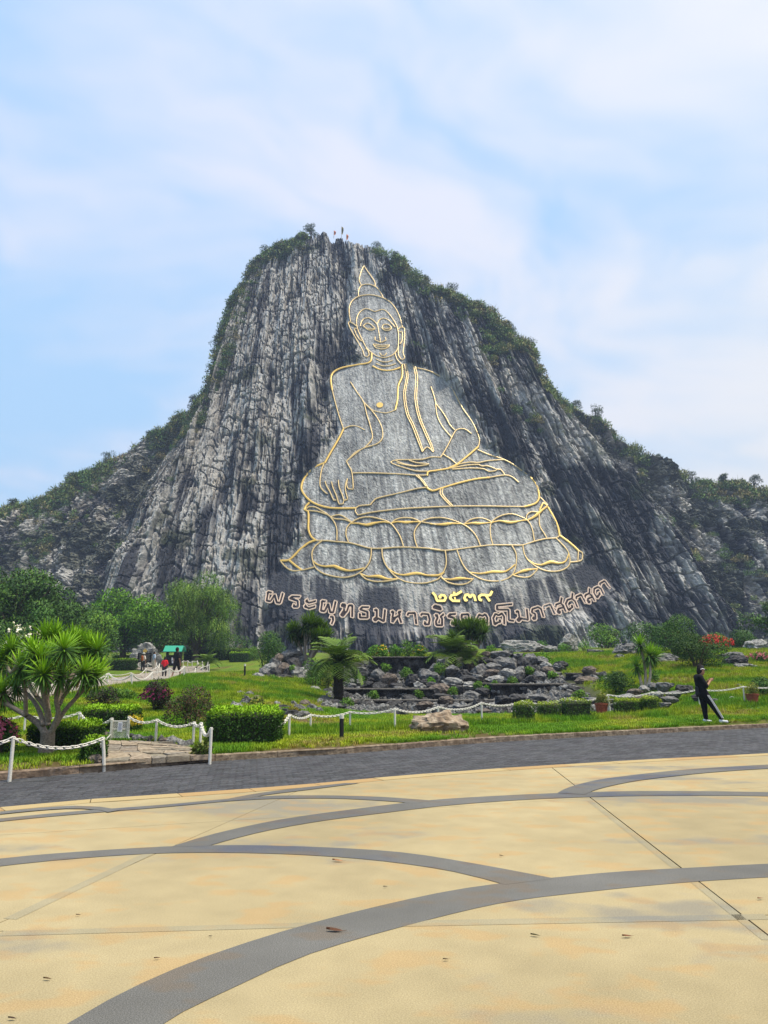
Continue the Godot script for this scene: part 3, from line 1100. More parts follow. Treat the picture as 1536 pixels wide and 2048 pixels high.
# a small standing visitor seen from behind or the side
func visitor(label: String, at: Vector3, face: float, shirt: Color, legs: Color, skin: Color, hair: Color, h: float, opt := {}) -> Node3D:
	var o := thing("person", label, "person", at, face)
	var k := h / 1.68
	var step: float = opt.get("step", 0.06)
	var f := func(x: float, y: float, z: float) -> Vector3: return Vector3(x, y, z) * k
	var arm: float = opt.get("arm", 0.0)
	var hl: Vector3 = f.call(-0.25, 0.78 + arm * 0.25, 0.05 + arm * 0.28)
	var hr: Vector3 = f.call(0.25, 0.78 + arm * 0.25, 0.05 + arm * 0.28)
	var bs := [
		[f.call(0, 1.53, 0.01), f.call(0, 1.58, 0.0), 0.088 * k, 0.09 * k], [f.call(0, 1.36, 0), f.call(0, 1.5, 0.01), 0.05 * k, 0.05 * k],
		[f.call(-0.09, 0.86, 0), f.call(-0.1, 0.48, step * 0.6), 0.085 * k, 0.06 * k], [f.call(-0.1, 0.48, step * 0.6), f.call(-0.1, 0.08, step), 0.055 * k, 0.035 * k],
		[f.call(0.09, 0.86, 0), f.call(0.1, 0.48, -step * 0.3), 0.085 * k, 0.06 * k], [f.call(0.1, 0.48, -step * 0.3), f.call(0.1, 0.08, -step), 0.055 * k, 0.035 * k],
		[f.call(-0.19, 1.33, 0), f.call(-0.25, 1.06, -0.03), 0.045 * k, 0.04 * k], [f.call(-0.25, 1.06, -0.03), hl, 0.037 * k, 0.028 * k],
		[f.call(0.19, 1.33, 0), f.call(0.25, 1.06, -0.03), 0.045 * k, 0.04 * k], [f.call(0.25, 1.06, -0.03), hr, 0.037 * k, 0.028 * k],
		[f.call(0, 0.95, 0), f.call(0, 1.28, 0), 0.12 * k, 0.13 * k, Vector3(1.2, 1, 0.75)]]
	for s in [-1.0, 1.0]:
		var w: Vector3 = hl if s < 0 else hr
		bs.append([w, w + Vector3(0, -0.08, 0.02) * k, 0.03 * k, 0.022 * k, Vector3(0.6, 1, 1)])
		for fi in 4:
			bs.append([w + Vector3(0, -0.08, -0.022 + fi * 0.016) * k, w + Vector3(-s * 0.012, -0.155, -0.016 + fi * 0.016) * k, 0.010 * k, 0.008 * k])
		bs.append([w + Vector3(0, -0.03, 0.025) * k, w + Vector3(-s * 0.01, -0.09, 0.06) * k, 0.011 * k, 0.009 * k])
	part("body", body(bs, 0.024, 0.03, skin_mat(skin)), o)
	var sm := cloth("cloth", shirt)
	part("shirt", body([[f.call(0, 0.92, 0), f.call(0, 1.28, 0), 0.135 * k, 0.145 * k, Vector3(1.25, 1, 0.8)], [f.call(-0.1, 1.36, 0), f.call(0.1, 1.36, 0), 0.08 * k, 0.08 * k],
		[f.call(-0.17, 1.35, 0), f.call(-0.245, 1.12, -0.02), 0.07 * k, 0.062 * k], [f.call(0.17, 1.35, 0), f.call(0.245, 1.12, -0.02), 0.07 * k, 0.062 * k]], 0.026, 0.04, sm), o)
	var lm := cloth("cloth", legs)
	var low: float = opt.get("hem", 0.12)
	var tb := []
	for s in [-1.0, 1.0]:
		tb.append([f.call(s * 0.08, 0.9, 0), f.call(s * 0.1, maxf(0.48, low), s * -step * 0.45), 0.11 * k, 0.082 * k])
		if low < 0.45:
			tb.append([f.call(s * 0.1, 0.48, s * -step * 0.45), f.call(s * 0.1, low, s * -step), 0.08 * k, 0.058 * k])
	part("trousers", body(tb, 0.026, 0.03, lm), o)
	part("hair", body([[f.call(0, 1.58, -0.02), f.call(0, 1.61, -0.015), 0.098 * k, 0.094 * k], [f.call(0, 1.52, -0.05), f.call(0, 1.5, -0.05), 0.07 * k, 0.06 * k]], 0.022, 0.02, cloth("cloth", hair)), o)
	for s in [-1.0, 1.0]:
		shoe(o, f.call(s * 0.1, 0.0, -s * step - 0.05), Vector3(0, 0, 1), cloth("cloth", opt.get("shoe", Color(0.05, 0.05, 0.05))), 0.25 * k)
	return o

var SKINS := {}
func skin_mat(c: Color) -> StandardMaterial3D:
	if not SKINS.has(c):
		SKINS[c] = mat("skin", c, 0.55)
	return SKINS[c]

func cloth(called: String, c: Color) -> StandardMaterial3D:
	if not SKINS.has(c):
		SKINS[c] = mat(called, c, 0.9)
	return SKINS[c]

# ---------------------------------------------------------------- flat sheets on the ground
# a polygon of (x, z) as a slab with its top at y and the thickness th
func slab(poly: PackedVector2Array, y: float, th: float, uvs := 1.0, ch := 0.0) -> MB:
	var mb := MB.new()
	var p := poly
	if Geometry2D.is_polygon_clockwise(p):
		p.reverse()
	var topp := p
	if ch > 0.0:
		var sh := Geometry2D.offset_polygon(p, -ch)
		if sh.size() == 1 and sh[0].size() == p.size():
			topp = p
	var ids := Geometry2D.triangulate_polygon(topp)
	for q in topp:
		mb.v.append(Vector3(q.x, y, q.y)); mb.n.append(Vector3.UP); mb.c.append(Color(1, 1, 1)); mb.t.append(q * uvs)
	for a in range(0, ids.size(), 3):
		var u: Vector3 = mb.v[ids[a]]
		var w: Vector3 = mb.v[ids[a + 1]]
		var x: Vector3 = mb.v[ids[a + 2]]
		if (x - u).cross(w - u).y > 0.0:
			mb.i.append(ids[a]); mb.i.append(ids[a + 1]); mb.i.append(ids[a + 2])
		else:
			mb.i.append(ids[a]); mb.i.append(ids[a + 2]); mb.i.append(ids[a + 1])
	if th > 0.0:
		var m := p.size()
		for a in m:
			var u := p[a]
			var w := p[(a + 1) % m]
			var nn := Vector3(w.y - u.y, 0, u.x - w.x).normalized()
			var k := mb.v.size()
			for e in [[u, y], [w, y], [w, y - th], [u, y - th]]:
				mb.v.append(Vector3(e[0].x, e[1], e[0].y)); mb.n.append(nn); mb.c.append(Color(0.85, 0.85, 0.85)); mb.t.append(e[0] * uvs)
			mb.i.append(k); mb.i.append(k + 2); mb.i.append(k + 1)
			mb.i.append(k); mb.i.append(k + 3); mb.i.append(k + 2)
	return mb

func strip(a: Array, b: Array, y: float) -> MB:
	var pa := smooth_line(a, 0.25)
	var pb := smooth_line(b, 0.25)
	var mb := MB.new()
	var m := maxi(pa.size(), pb.size())
	for k in m:
		var f := float(k) / (m - 1)
		for l in [pa, pb]:
			var g: float = f * (l.size() - 1)
			var j := mini(int(g), l.size() - 2)
			var q: Vector2 = l[j].lerp(l[j + 1], g - j)
			mb.v.append(Vector3(q.x, y, q.y)); mb.n.append(Vector3.UP); mb.c.append(Color(1, 1, 1)); mb.t.append(q)
	for k in m - 1:
		var q := k * 2
		mb.i.append(q); mb.i.append(q + 2); mb.i.append(q + 1)
		mb.i.append(q + 1); mb.i.append(q + 2); mb.i.append(q + 3)
	return mb

func thick_line(a: Vector2, b: Vector2, w: float) -> PackedVector2Array:
	var s := (b - a).normalized().orthogonal() * w * 0.5
	return PackedVector2Array([a + s, b + s, b - s, a - s])

# irregular flat stones over the four-sided patch a b c d (clockwise, as x and z), nu by nv of them
func flagstones(parent: Node3D, q: Array, nu: int, nv: int, m: Array, up: float, joined := false) -> void:
	var g := []
	for j in nv + 1:
		var row := []
		for i in nu + 1:
			var u := (i + (rnd(-0.32, 0.32) if i > 0 and i < nu else 0.0)) / nu
			var v := (j + (rnd(-0.3, 0.3) if j > 0 and j < nv else 0.0)) / nv
			row.append(q[0].lerp(q[1], u).lerp(q[3].lerp(q[2], u), v))
		g.append(row)
	var all := MB.new()
	for j in nv:
		for i in nu:
			var p := [g[j][i], g[j][i + 1], g[j + 1][i + 1], g[j + 1][i]]
			var c: Vector2 = (p[0] + p[1] + p[2] + p[3]) * 0.25
			var mb := MB.new()
			var col := vary(Color(1, 1, 1), 0.16)
			var hh := up + rnd(0.0, 0.03)
			var top := []
			var bot := []
			for e in 4:
				var a: Vector2 = p[e].lerp(p[(e + 1) % 4], 0.07)
				var b: Vector2 = p[e].lerp(p[(e + 1) % 4], 0.93)
				for w in [a, b]:
					var t: Vector2 = c.lerp(w, 0.972)
					top.append(on(t.x, t.y, hh + rnd(-0.006, 0.006)))
					t = c.lerp(w, 0.992)
					bot.append(on(t.x, t.y, -0.05))
			var mid := on(c.x, c.y, hh + 0.006)
			for e in 8:
				var f := (e + 1) % 8
				mb.tri(mid, top[e], top[f], col, Vector3.UP)
				var k := mb.v.size()
				mb.quad(top[e], bot[e], bot[f], top[f], col)
				mb.fix_last(mid + Vector3.DOWN * 0.03)
			if joined:
				all.append_mesh(mb, Transform3D.IDENTITY)
			else:
				part("flagstone", mb.done(m[rng.randi() % m.size()]), parent)
	if joined:
		part("flagstone", all.done(m[0]), parent).set_meta("kind", "stuff")

# ---------------------------------------------------------------- the scene
func _ready() -> void:
	rng.seed = 20240
	var cam := Camera3D.new()
	cam.name = "camera"
	add_child(cam)
	cam.position = Vector3(0, 1.65, 0)
	cam.rotation = Vector3(atan(320.0 / 1538.0), 0, 0)
	cam.fov = rad_to_deg(2.0 * atan(1024.0 / 1538.0))
	cam.near = 0.05
	cam.far = 6000.0
	cam.current = true

	var env := Environment.new()
	env.background_mode = Environment.BG_SKY
	var sky := Sky.new()
	var pano := PanoramaSkyMaterial.new()
	pano.panorama = sky_picture()
	sky.sky_material = pano
	env.sky = sky
	env.tonemap_mode = Environment.TONE_MAPPER_LINEAR
	env.tonemap_exposure = 1.5
	env.background_energy_multiplier = 1.0
	env.ambient_light_source = Environment.AMBIENT_SOURCE_SKY
	env.sdfgi_enabled = true
	env.ssao_enabled = true
	env.ssil_enabled = true
	env.fog_enabled = true
	env.fog_density = 0.00048
	env.fog_light_color = Color(0.72, 0.80, 0.95)
	var we := WorldEnvironment.new()
	we.name = "world_environment"
	we.environment = env
	add_child(we)

	var sun := DirectionalLight3D.new()
	sun.name = "sun"
	sun.light_energy = 1.2
	sun.light_color = Color(1.0, 0.95, 0.86)
	sun.light_angular_distance = 8.0
	sun.shadow_enabled = true
	add_child(sun)
	var to_sun := Vector3(0.30, 1.0, 0.10).normalized()
	sun.look_at_from_position(to_sun * 50.0, Vector3.ZERO, Vector3.UP)

	materials()
	cliff_setup()
	make_link()
	make_rosettes()
	make_fronds()
	for k in 8:
		ROCKS.append(rock_mesh(100 + k, 2, 7, [M.stone_grey, M.stone_pale, M.stone_dark, M.stone_grey, M.stone_grey, M.stone_dark, M.stone_dark, M.stone_warm][k]))
	KERB = smooth_line([Vector2(-60, 30), Vector2(-28, 6), Vector2(-14, -5.2), Vector2(-5.99, -12.60), Vector2(-4.68, -13.65), Vector2(-3.20, -15.22), Vector2(-0.81, -16.59), Vector2(2.28, -18.99), Vector2(5.51, -20.87), Vector2(11.66, -24.20), Vector2(20, -28.2), Vector2(40, -37), Vector2(120, -60)], 0.5)
	EDGE = smooth_line([Vector2(-60, 34), Vector2(-28, 10), Vector2(-12, -4.4), Vector2(-4.78, -10.11), Vector2(-3.65, -10.81), Vector2(-1.53, -11.90), Vector2(0.26, -13.07), Vector2(2.03, -14.06), Vector2(5.12, -15.47), Vector2(7.94, -16.59), Vector2(20, -21.5), Vector2(40, -29), Vector2(120, -50)], 0.5)
	N5 = noise(53, 0.03, 4)
	build_figure()
	build_cliff()
	build_land()
	build_plaza()
	build_garden()
	build_water_garden()
	build_people()
	build_far_plants()

func sky_picture() -> ImageTexture:
	var w := 1536
	var h := 768
	var im := Image.create(w, h, false, Image.FORMAT_RGBF)
	var a := noise(5, 1.0, 5)
	var b := noise(8, 1.0, 4)
	var sun := Vector3(0.30, 1.0, 0.10).normalized()
	for y in h:
		var el := (0.5 - (y + 0.5) / h) * PI
		for x in w:
			var az := (x + 0.5) / w * TAU
			var d := Vector3(sin(az) * cos(el), sin(el), -cos(az) * cos(el))
			var up := maxf(d.y, 0.0)
			if d.y < -0.13:
				im.set_pixel(x, y, Color(0.21, 0.217, 0.21))
				continue
			var c := Color(0.50, 0.77, 1.0).lerp(Color(0.40, 0.63, 1.0), pow(up, 0.6))
			# thin streaked cloud, lying on a plane overhead
			var q := d / (up + 0.20)
			var wx := a.get_noise_3d(q.x * 0.4, q.z * 0.4, 7.0) * 1.1
			var n := a.get_noise_3d(q.x * 0.42 + q.z * 0.30 + wx, q.z * 0.62, 0.0) * 0.75
			n += b.get_noise_3d(q.x * 1.5 + q.z * 0.8 + wx * 2.0, q.z * 2.6 + wx, 3.0) * 0.42
			n += b.get_noise_3d(q.x * 5.0 + wx * 5.0, q.z * 9.0, 5.0) * 0.14
			var veil := smoothstep(-0.52, 0.42, n * 1.1 + 0.05 + 0.78 * d.x)
			var glow := pow(maxf(0.0, d.dot(sun)), 3.0)
			var cl := Color(0.86, 0.87, 0.985).lerp(Color(0.98, 0.97, 0.95), clampf(glow * 0.5 + maxf(d.x, 0.0), 0.0, 1.0))
			c = c.lerp(cl, veil * 0.86)
			# warm pale air low down on the sunny side
			var low := exp(-up * 4.0) * smoothstep(-0.05, 0.6, d.x)
			c = c.lerp(Color(1.0, 0.97, 0.87), low * 0.95)
			c = c * (1.0 + 0.12 * glow)
			if d.y < 0.0:
				c = c.lerp(Color(0.30, 0.31, 0.30), smoothstep(0.0, 0.12, -d.y))
			im.set_pixel(x, y, c * 0.70)
	return ImageTexture.create_from_image(im)

func materials() -> void:
	var m := mat("plain", Color(1, 1, 1), 0.9, true)
	m = mat("leaf", Color(1, 1, 1), 0.62, true)
	m.backlight_enabled = true
	m.backlight = Color(0.55, 0.55, 0.30)
	m.metallic_specular = 0.3
	m = mat("bark", Color(1, 1, 1), 0.9, true)
	tri_tex(m, ntex(3, 0.02, 4, Color(0.62, 0.62, 0.62), Color(1.2, 1.2, 1.2)), ntex(4, 0.03, 4, Color.BLACK, Color.WHITE, 512, true, 8.0), 2.0, 1.0, false)
	m = mat("rock", Color(1, 1, 1), 0.92, true)
	tri_tex(m, ntex(31, 0.012, 5, Color(0.68, 0.68, 0.70), Color(1.0, 1.0, 1.0)), ntex(32, 0.02, 5, Color.BLACK, Color.WHITE, 512, true, 10.0), 0.11, 0.6)
	m = mat("gold", Color(1, 1, 1), 0.38, true)
	m.metallic = 0.25
	m.metallic_specular = 0.6
	m = mat("paint", Color(0.78, 0.78, 0.76), 0.5)
	tri_tex(m, ntex(49, 0.02, 4, Color(0.84, 0.82, 0.77), Color(1, 1, 1)), null, 3.0)
	var st := ntex(51, 0.015, 5, Color(0.35, 0.36, 0.38), Color(1.0, 1.0, 1.0))
	var sn := ntex(52, 0.03, 5, Color.BLACK, Color.WHITE, 512, true, 10.0)
	for e in [["stone_grey", Color(0.36, 0.36, 0.355)], ["stone_dark", Color(0.13, 0.13, 0.135)], ["stone_pale", Color(0.60, 0.60, 0.575)], ["stone_warm", Color(0.34, 0.28, 0.23)]]:
		m = mat(e[0], e[1], 0.88, true)
		tri_tex(m, st, sn, 0.9, 0.9)
	m = mat("stone_tan", Color(0.52, 0.46, 0.37), 0.9, true)
	tri_tex(m, ntex(54, 0.012, 5, Color(0.55, 0.48, 0.42), Color(1, 1, 1)), sn, 0.6, 0.9)
	m = mat("wall_stone", Color(0.10, 0.095, 0.09), 0.8)
	tri_tex(m, ntex(55, 0.01, 5, Color(0.12, 0.12, 0.12), Color(1, 1, 1), 512, false), sn, 0.35, 1.0)
	m = mat("ledge", Color(0.24, 0.22, 0.19), 0.85)
	tri_tex(m, st, sn, 0.6, 0.6)
	var ft := ntex(56, 0.014, 5, Color(0.62, 0.58, 0.55), Color(1, 1, 1))
	for e in [["flag_a", Color(0.36, 0.32, 0.25)], ["flag_b", Color(0.44, 0.38, 0.29)], ["flag_c", Color(0.30, 0.28, 0.24)]]:
		m = mat(e[0], e[1], 0.9, true)
		tri_tex(m, ft, sn, 1.1, 0.5)
	m = mat("path_pale", Color(0.44, 0.41, 0.36), 0.9, true)
	tri_tex(m, ft, sn, 0.9, 0.6)
	m = mat("lawn", Color(1, 1, 1), 0.95, true)
	tri_tex(m, ntex(57, 0.02, 5, Color(0.6, 0.62, 0.5), Color(1, 1, 1)), ntex(58, 0.05, 4, Color.BLACK, Color.WHITE, 512, true, 10.0), 0.7, 0.7)
	m = mat("far_ground", Color(0.06, 0.09, 0.03), 0.95)
	m = mat("kerb", Color(0.40, 0.34, 0.27), 0.9, true)
	tri_tex(m, ntex(59, 0.012, 5, Color(0.42, 0.38, 0.36), Color(1, 1, 1)), sn, 0.9, 0.6)
	m = mat("paver", Color(1, 1, 1), 0.8, true)
	tri_tex(m, ntex(60, 0.02, 5, Color(0.7, 0.7, 0.72), Color(1, 1, 1)), ntex(61, 0.08, 3, Color.BLACK, Color.WHITE, 512, true, 6.0), 1.2, 0.6)
	m = mat("road_bed", Color(0.045, 0.045, 0.048), 0.9)
	m = mat("water", Color(0.010, 0.013, 0.012), 0.06)
	m.metallic_specular = 0.5
	m = mat("black_metal", Color(0.015, 0.015, 0.017), 0.45)
	m = mat("terracotta", Color(0.30, 0.085, 0.045), 0.8)
	tri_tex(m, ntex(63, 0.012, 4, Color(0.7, 0.66, 0.64), Color(1, 1, 1)), null, 2.0)
	m = mat("green_roof", Color(0.03, 0.30, 0.20), 0.5)
	m = mat("plaque", Color(0.012, 0.012, 0.013), 0.25)
	m = mat("paper", Color(0.75, 0.76, 0.82), 0.9)
	m = mat("ink", Color(0.15, 0.16, 0.35), 0.9)
	m = mat("hose", Color(0.10, 0.42, 0.25), 0.5)
	m = mat("dead_leaf", Color(1, 1, 1), 0.8, true)
	# the plaza: warm exposed-grit concrete, its stains on a second set of texture coordinates
	var grit := ntex(64, 0.13, 3, Color(0.78, 0.77, 0.75), Color(1, 1, 1), 1024)
	var gritn := ntex(65, 0.16, 3, Color.BLACK, Color.WHITE, 1024, true, 3.0)
	for e in [["concrete", Color(0.485, 0.412, 0.252)], ["band", Color(0.24, 0.24, 0.235)], ["patch", Color(0.41, 0.37, 0.255)], ["edging", Color(0.45, 0.31, 0.15)], ["edging_b", Color(0.48, 0.38, 0.20)]]:
		m = mat(e[0], e[1], 0.9)
		m.metallic_specular = 0.25
		m.albedo_texture = grit if e[0] != "band" else ntex(66, 0.16, 2, Color(0.58, 0.58, 0.58), Color(1, 1, 1), 1024)
		m.normal_enabled = true
		m.normal_texture = gritn
		m.normal_scale = 0.3
		m.uv1_triplanar = true
		m.uv1_world_triplanar = true
		m.uv1_scale = Vector3.ONE * 0.62
		m.detail_enabled = true
		m.detail_blend_mode = BaseMaterial3D.BLEND_MODE_MUL
		m.detail_uv_layer = BaseMaterial3D.DETAIL_UV_1
	var stain := stain_picture()
	for e in ["concrete", "band", "patch"]:
		M[e].uv1_triplanar = true
		M[e].detail_uv_layer = BaseMaterial3D.DETAIL_UV_2
		M[e].uv2_triplanar = true
		M[e].uv2_world_triplanar = true
		M[e].uv2_scale = Vector3.ONE * (1.0 / 36.0)
		M[e].uv2_offset = Vector3(0.5, 0.5, 0.35)
		M[e].detail_albedo = stain
	for e in ["edging", "edging_b"]:
		M[e].detail_enabled = false

func stain_picture() -> ImageTexture:
	var s := 1536
	var im := Image.create(s, s, false, Image.FORMAT_RGB8)
	var a := noise(91, 0.004, 5)
	var b := noise(92, 0.010, 5)
	var c := noise(93, 0.045, 4)
	var d := noise(94, 0.0075, 4)
	for y in s:
		for x in s:
			var g := a.get_noise_2d(x, y)
			var o := b.get_noise_2d(x * 2.6, y * 5.0)
			var f := c.get_noise_2d(x, y)
			var gr := smoothstep(0.18, 0.5, d.get_noise_2d(x * 0.55, y * 1.2) + f * 0.25)
			var og := smoothstep(0.10, 0.42, o + f * 0.5)
			var l := 0.93 + g * 0.10 + f * 0.05
			var col := Color(l, l, l * 0.99)
			col = col.lerp(Color(0.76, 0.80, 0.92), gr * 0.8)
			col = col.lerp(Color(1.0, 0.86, 0.72), og * 0.34)
			im.set_pixel(x, y, col)
	return ImageTexture.create_from_image(im)

func lawn_patch(x: float, z: float) -> float:
	# 1 on turf, 0 on bare soil or under the rock garden
	var d := -z
	var turf := 1.0
	# the bed of the water garden
	var basin := smoothstep(-3.5, -1.5, x) * smoothstep(11.5 + (d - 30.0) * 0.1, 9.0, x) * smoothstep(28.0, 31.0, d) * smoothstep(62.0, 51.0, d)
	turf = minf(turf, 1.0 - basin)
	return turf

func build_land() -> void:
	# everything beyond the frame and under the hill
	var far := MB.new()
	far.quad(Vector3(-2500, -0.25, -2500), Vector3(2500, -0.25, -2500), Vector3(2500, -0.25, 2500), Vector3(-2500, -0.25, 2500), Color(1, 1, 1))
	struct("ground", far.done(M.far_ground))
	# the garden's turf from the kerb to the foot of the cliff
	var xs := []
	var x := -220.0
	while x < 220.0:
		xs.append(x)
		var ax := absf(x)
		x += 0.35 if ax < 20.0 else (0.8 if ax < 45.0 else 6.0)
	var es := []
	var e := 0.0
	while e < 215.0:
		es.append(e)
		e += 0.3 if e < 25.0 else (0.6 if e < 50.0 else 4.0)
	var a := noise(101, 0.22, 4)
	var b := noise(102, 0.9, 3)
	var mb := MB.new()
	for xi in xs.size():
		var px: float = xs[xi]
		var k := line_z(KERB, px)
		for ei in es.size():
			var pz: float = k - es[ei]
			var y := ground(px, pz) + b.get_noise_2d(px, pz) * 0.035 * smoothstep(0.0, 0.8, es[ei])
			if px > -7.5 and px < -2.0 and Geometry2D.is_point_in_polygon(Vector2(px, pz), NO_GRASS[0]):
				y -= 0.06
			if ei == 0:
				y = 0.1
			mb.v.append(Vector3(px, y, pz))
			var n1 := a.get_noise_2d(px, pz)
			var n2 := b.get_noise_2d(px, pz)
			var col := Color(0.10, 0.21, 0.010).lerp(Color(0.22, 0.28, 0.018), clampf(0.5 + n1 + n2 * 0.4, 0.0, 1.0))
			var soil := smoothstep(0.30, 0.55, n1 + n2 * 0.3)
			# trodden earth along the kerb and below the boulder
			soil = maxf(soil, smoothstep(1.3, 0.3, es[ei]) * smoothstep(-0.30, 0.25, n1 + n2 * 0.5) * 0.9)
			soil = maxf(soil, smoothstep(2.2, 1.2, es[ei]) * smoothstep(-4.7, -5.2, px) * 0.9)  # left corner: soil by the kerb, beyond it brown for dracaena and hedge shade
			soil = maxf(soil, smoothstep(2.4, 0.6, Vector2(px - 2.3, pz + 19.7).length()) * 0.9)
			soil = maxf(soil, 1.0 - lawn_patch(px, pz))
			col = col.lerp(Color(0.15, 0.095, 0.045) if lawn_patch(px, pz) > 0.5 else Color(0.06, 0.055, 0.045), soil)
			mb.c.append(col)
			mb.t.append(Vector2(px, pz))
	var m := es.size()
	for xi in xs.size():
		for ei in m:
			var p: Vector3 = mb.v[mini(xi + 1, xs.size() - 1) * m + ei] - mb.v[maxi(xi - 1, 0) * m + ei]
			var q: Vector3 = mb.v[xi * m + mini(ei + 1, m - 1)] - mb.v[xi * m + maxi(ei - 1, 0)]
			mb.n.append(p.cross(q).normalized())
	for xi in xs.size() - 1:
		for ei in m - 1:
			var q := xi * m + ei
			mb.i.append(q); mb.i.append(q + 1); mb.i.append(q + m)
			mb.i.append(q + 1); mb.i.append(q + m + 1); mb.i.append(q + m)
	struct("lawn", mb.done(M.lawn))
	grass()

var NO_GRASS := [PackedVector2Array([Vector2(-6.32, -17.95), Vector2(-4.60, -17.39), Vector2(-2.99, -14.47), Vector2(-2.83, -13.63), Vector2(-4.55, -12.69)]), PackedVector2Array([Vector2(-18.39, -33.87), Vector2(-21.22, -61.15), Vector2(-20.15, -68.39), Vector2(-24.50, -74.96), Vector2(-18.16, -77.40), Vector2(-14.21, -64.93), Vector2(-10.13, -36.83), Vector2(-11.59, -33.47), Vector2(-12.12, -29.57), Vector2(-12.98, -24.03)])]

func grass() -> void:
	# tufts of turf: one small clump of blades, set many times
	var tuft := MB.new()
	for k in 11:
		var an := rnd(0, TAU)
		var r := rnd(0, 0.05)
		var d := Vector3(cos(an) * rnd(0.1, 0.7), 1.0, sin(an) * rnd(0.1, 0.7)).normalized()
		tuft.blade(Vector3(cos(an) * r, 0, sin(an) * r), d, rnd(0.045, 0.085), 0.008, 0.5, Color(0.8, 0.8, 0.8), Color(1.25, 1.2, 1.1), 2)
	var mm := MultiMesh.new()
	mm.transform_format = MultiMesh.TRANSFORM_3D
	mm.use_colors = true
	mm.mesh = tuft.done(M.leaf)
	var tf := []
	var cs := []
	var a := noise(101, 0.22, 4)
	var b := noise(102, 0.9, 3)
	for k in 230000:
		var d := 11.0 + 49.0 * pow(rng.randf(), 1.25)
		var px := rnd(-0.56, 0.56) * d
		var pz := -d
		var e := line_z(KERB, px) - pz
		if e < 0.1:
			continue
		if lawn_patch(px, pz) < rnd(0.2, 0.8):
			continue
		var q := Vector2(px, pz)
		var bad := false
		for poly in NO_GRASS:
			if Geometry2D.is_point_in_polygon(q, poly):
				bad = true
				break
		if bad:
			continue
		var n1 := a.get_noise_2d(px, pz)
		var n2 := b.get_noise_2d(px, pz)
		var soil := smoothstep(0.30, 0.55, n1 + n2 * 0.3)
		soil = maxf(soil, smoothstep(1.3, 0.3, e) * smoothstep(-0.30, 0.25, n1 + n2 * 0.5) * 0.9)
		soil = maxf(soil, smoothstep(2.2, 1.2, e) * smoothstep(-4.7, -5.2, px) * 0.9)
		soil = maxf(soil, smoothstep(2.4, 0.6, Vector2(px - 2.3, pz + 19.7).length()) * 0.9)
		if rng.randf() < soil:
			continue
		var long := 1.0
		# rough grass under the chains and round the stones
		if e > 3.2 and e < 5.2 and px > -3.0:
			long = rnd(1.0, 2.4)
		elif d > 30.0:
			long = rnd(0.9, 1.9)
		var s := rnd(0.7, 1.3) * (1.0 + d / 60.0)
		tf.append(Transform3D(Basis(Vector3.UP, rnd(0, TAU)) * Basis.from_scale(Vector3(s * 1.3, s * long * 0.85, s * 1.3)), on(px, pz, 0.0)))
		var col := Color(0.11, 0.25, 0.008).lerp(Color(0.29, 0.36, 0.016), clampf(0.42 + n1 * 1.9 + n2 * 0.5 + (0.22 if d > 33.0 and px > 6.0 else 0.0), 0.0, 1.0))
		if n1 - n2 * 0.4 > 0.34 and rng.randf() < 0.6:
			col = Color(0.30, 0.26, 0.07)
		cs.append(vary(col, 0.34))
	mm.instance_count = tf.size()
	for k in tf.size():
		mm.set_instance_transform(k, tf[k])
		mm.set_instance_color(k, cs[k])
	var o := MultiMeshInstance3D.new()
	o.name = "grass"
	o.multimesh = mm
	add_child(o)
	o.set_meta("kind", "stuff")
	tag(o, "short bright green turf growing over the garden lawns", "grass")

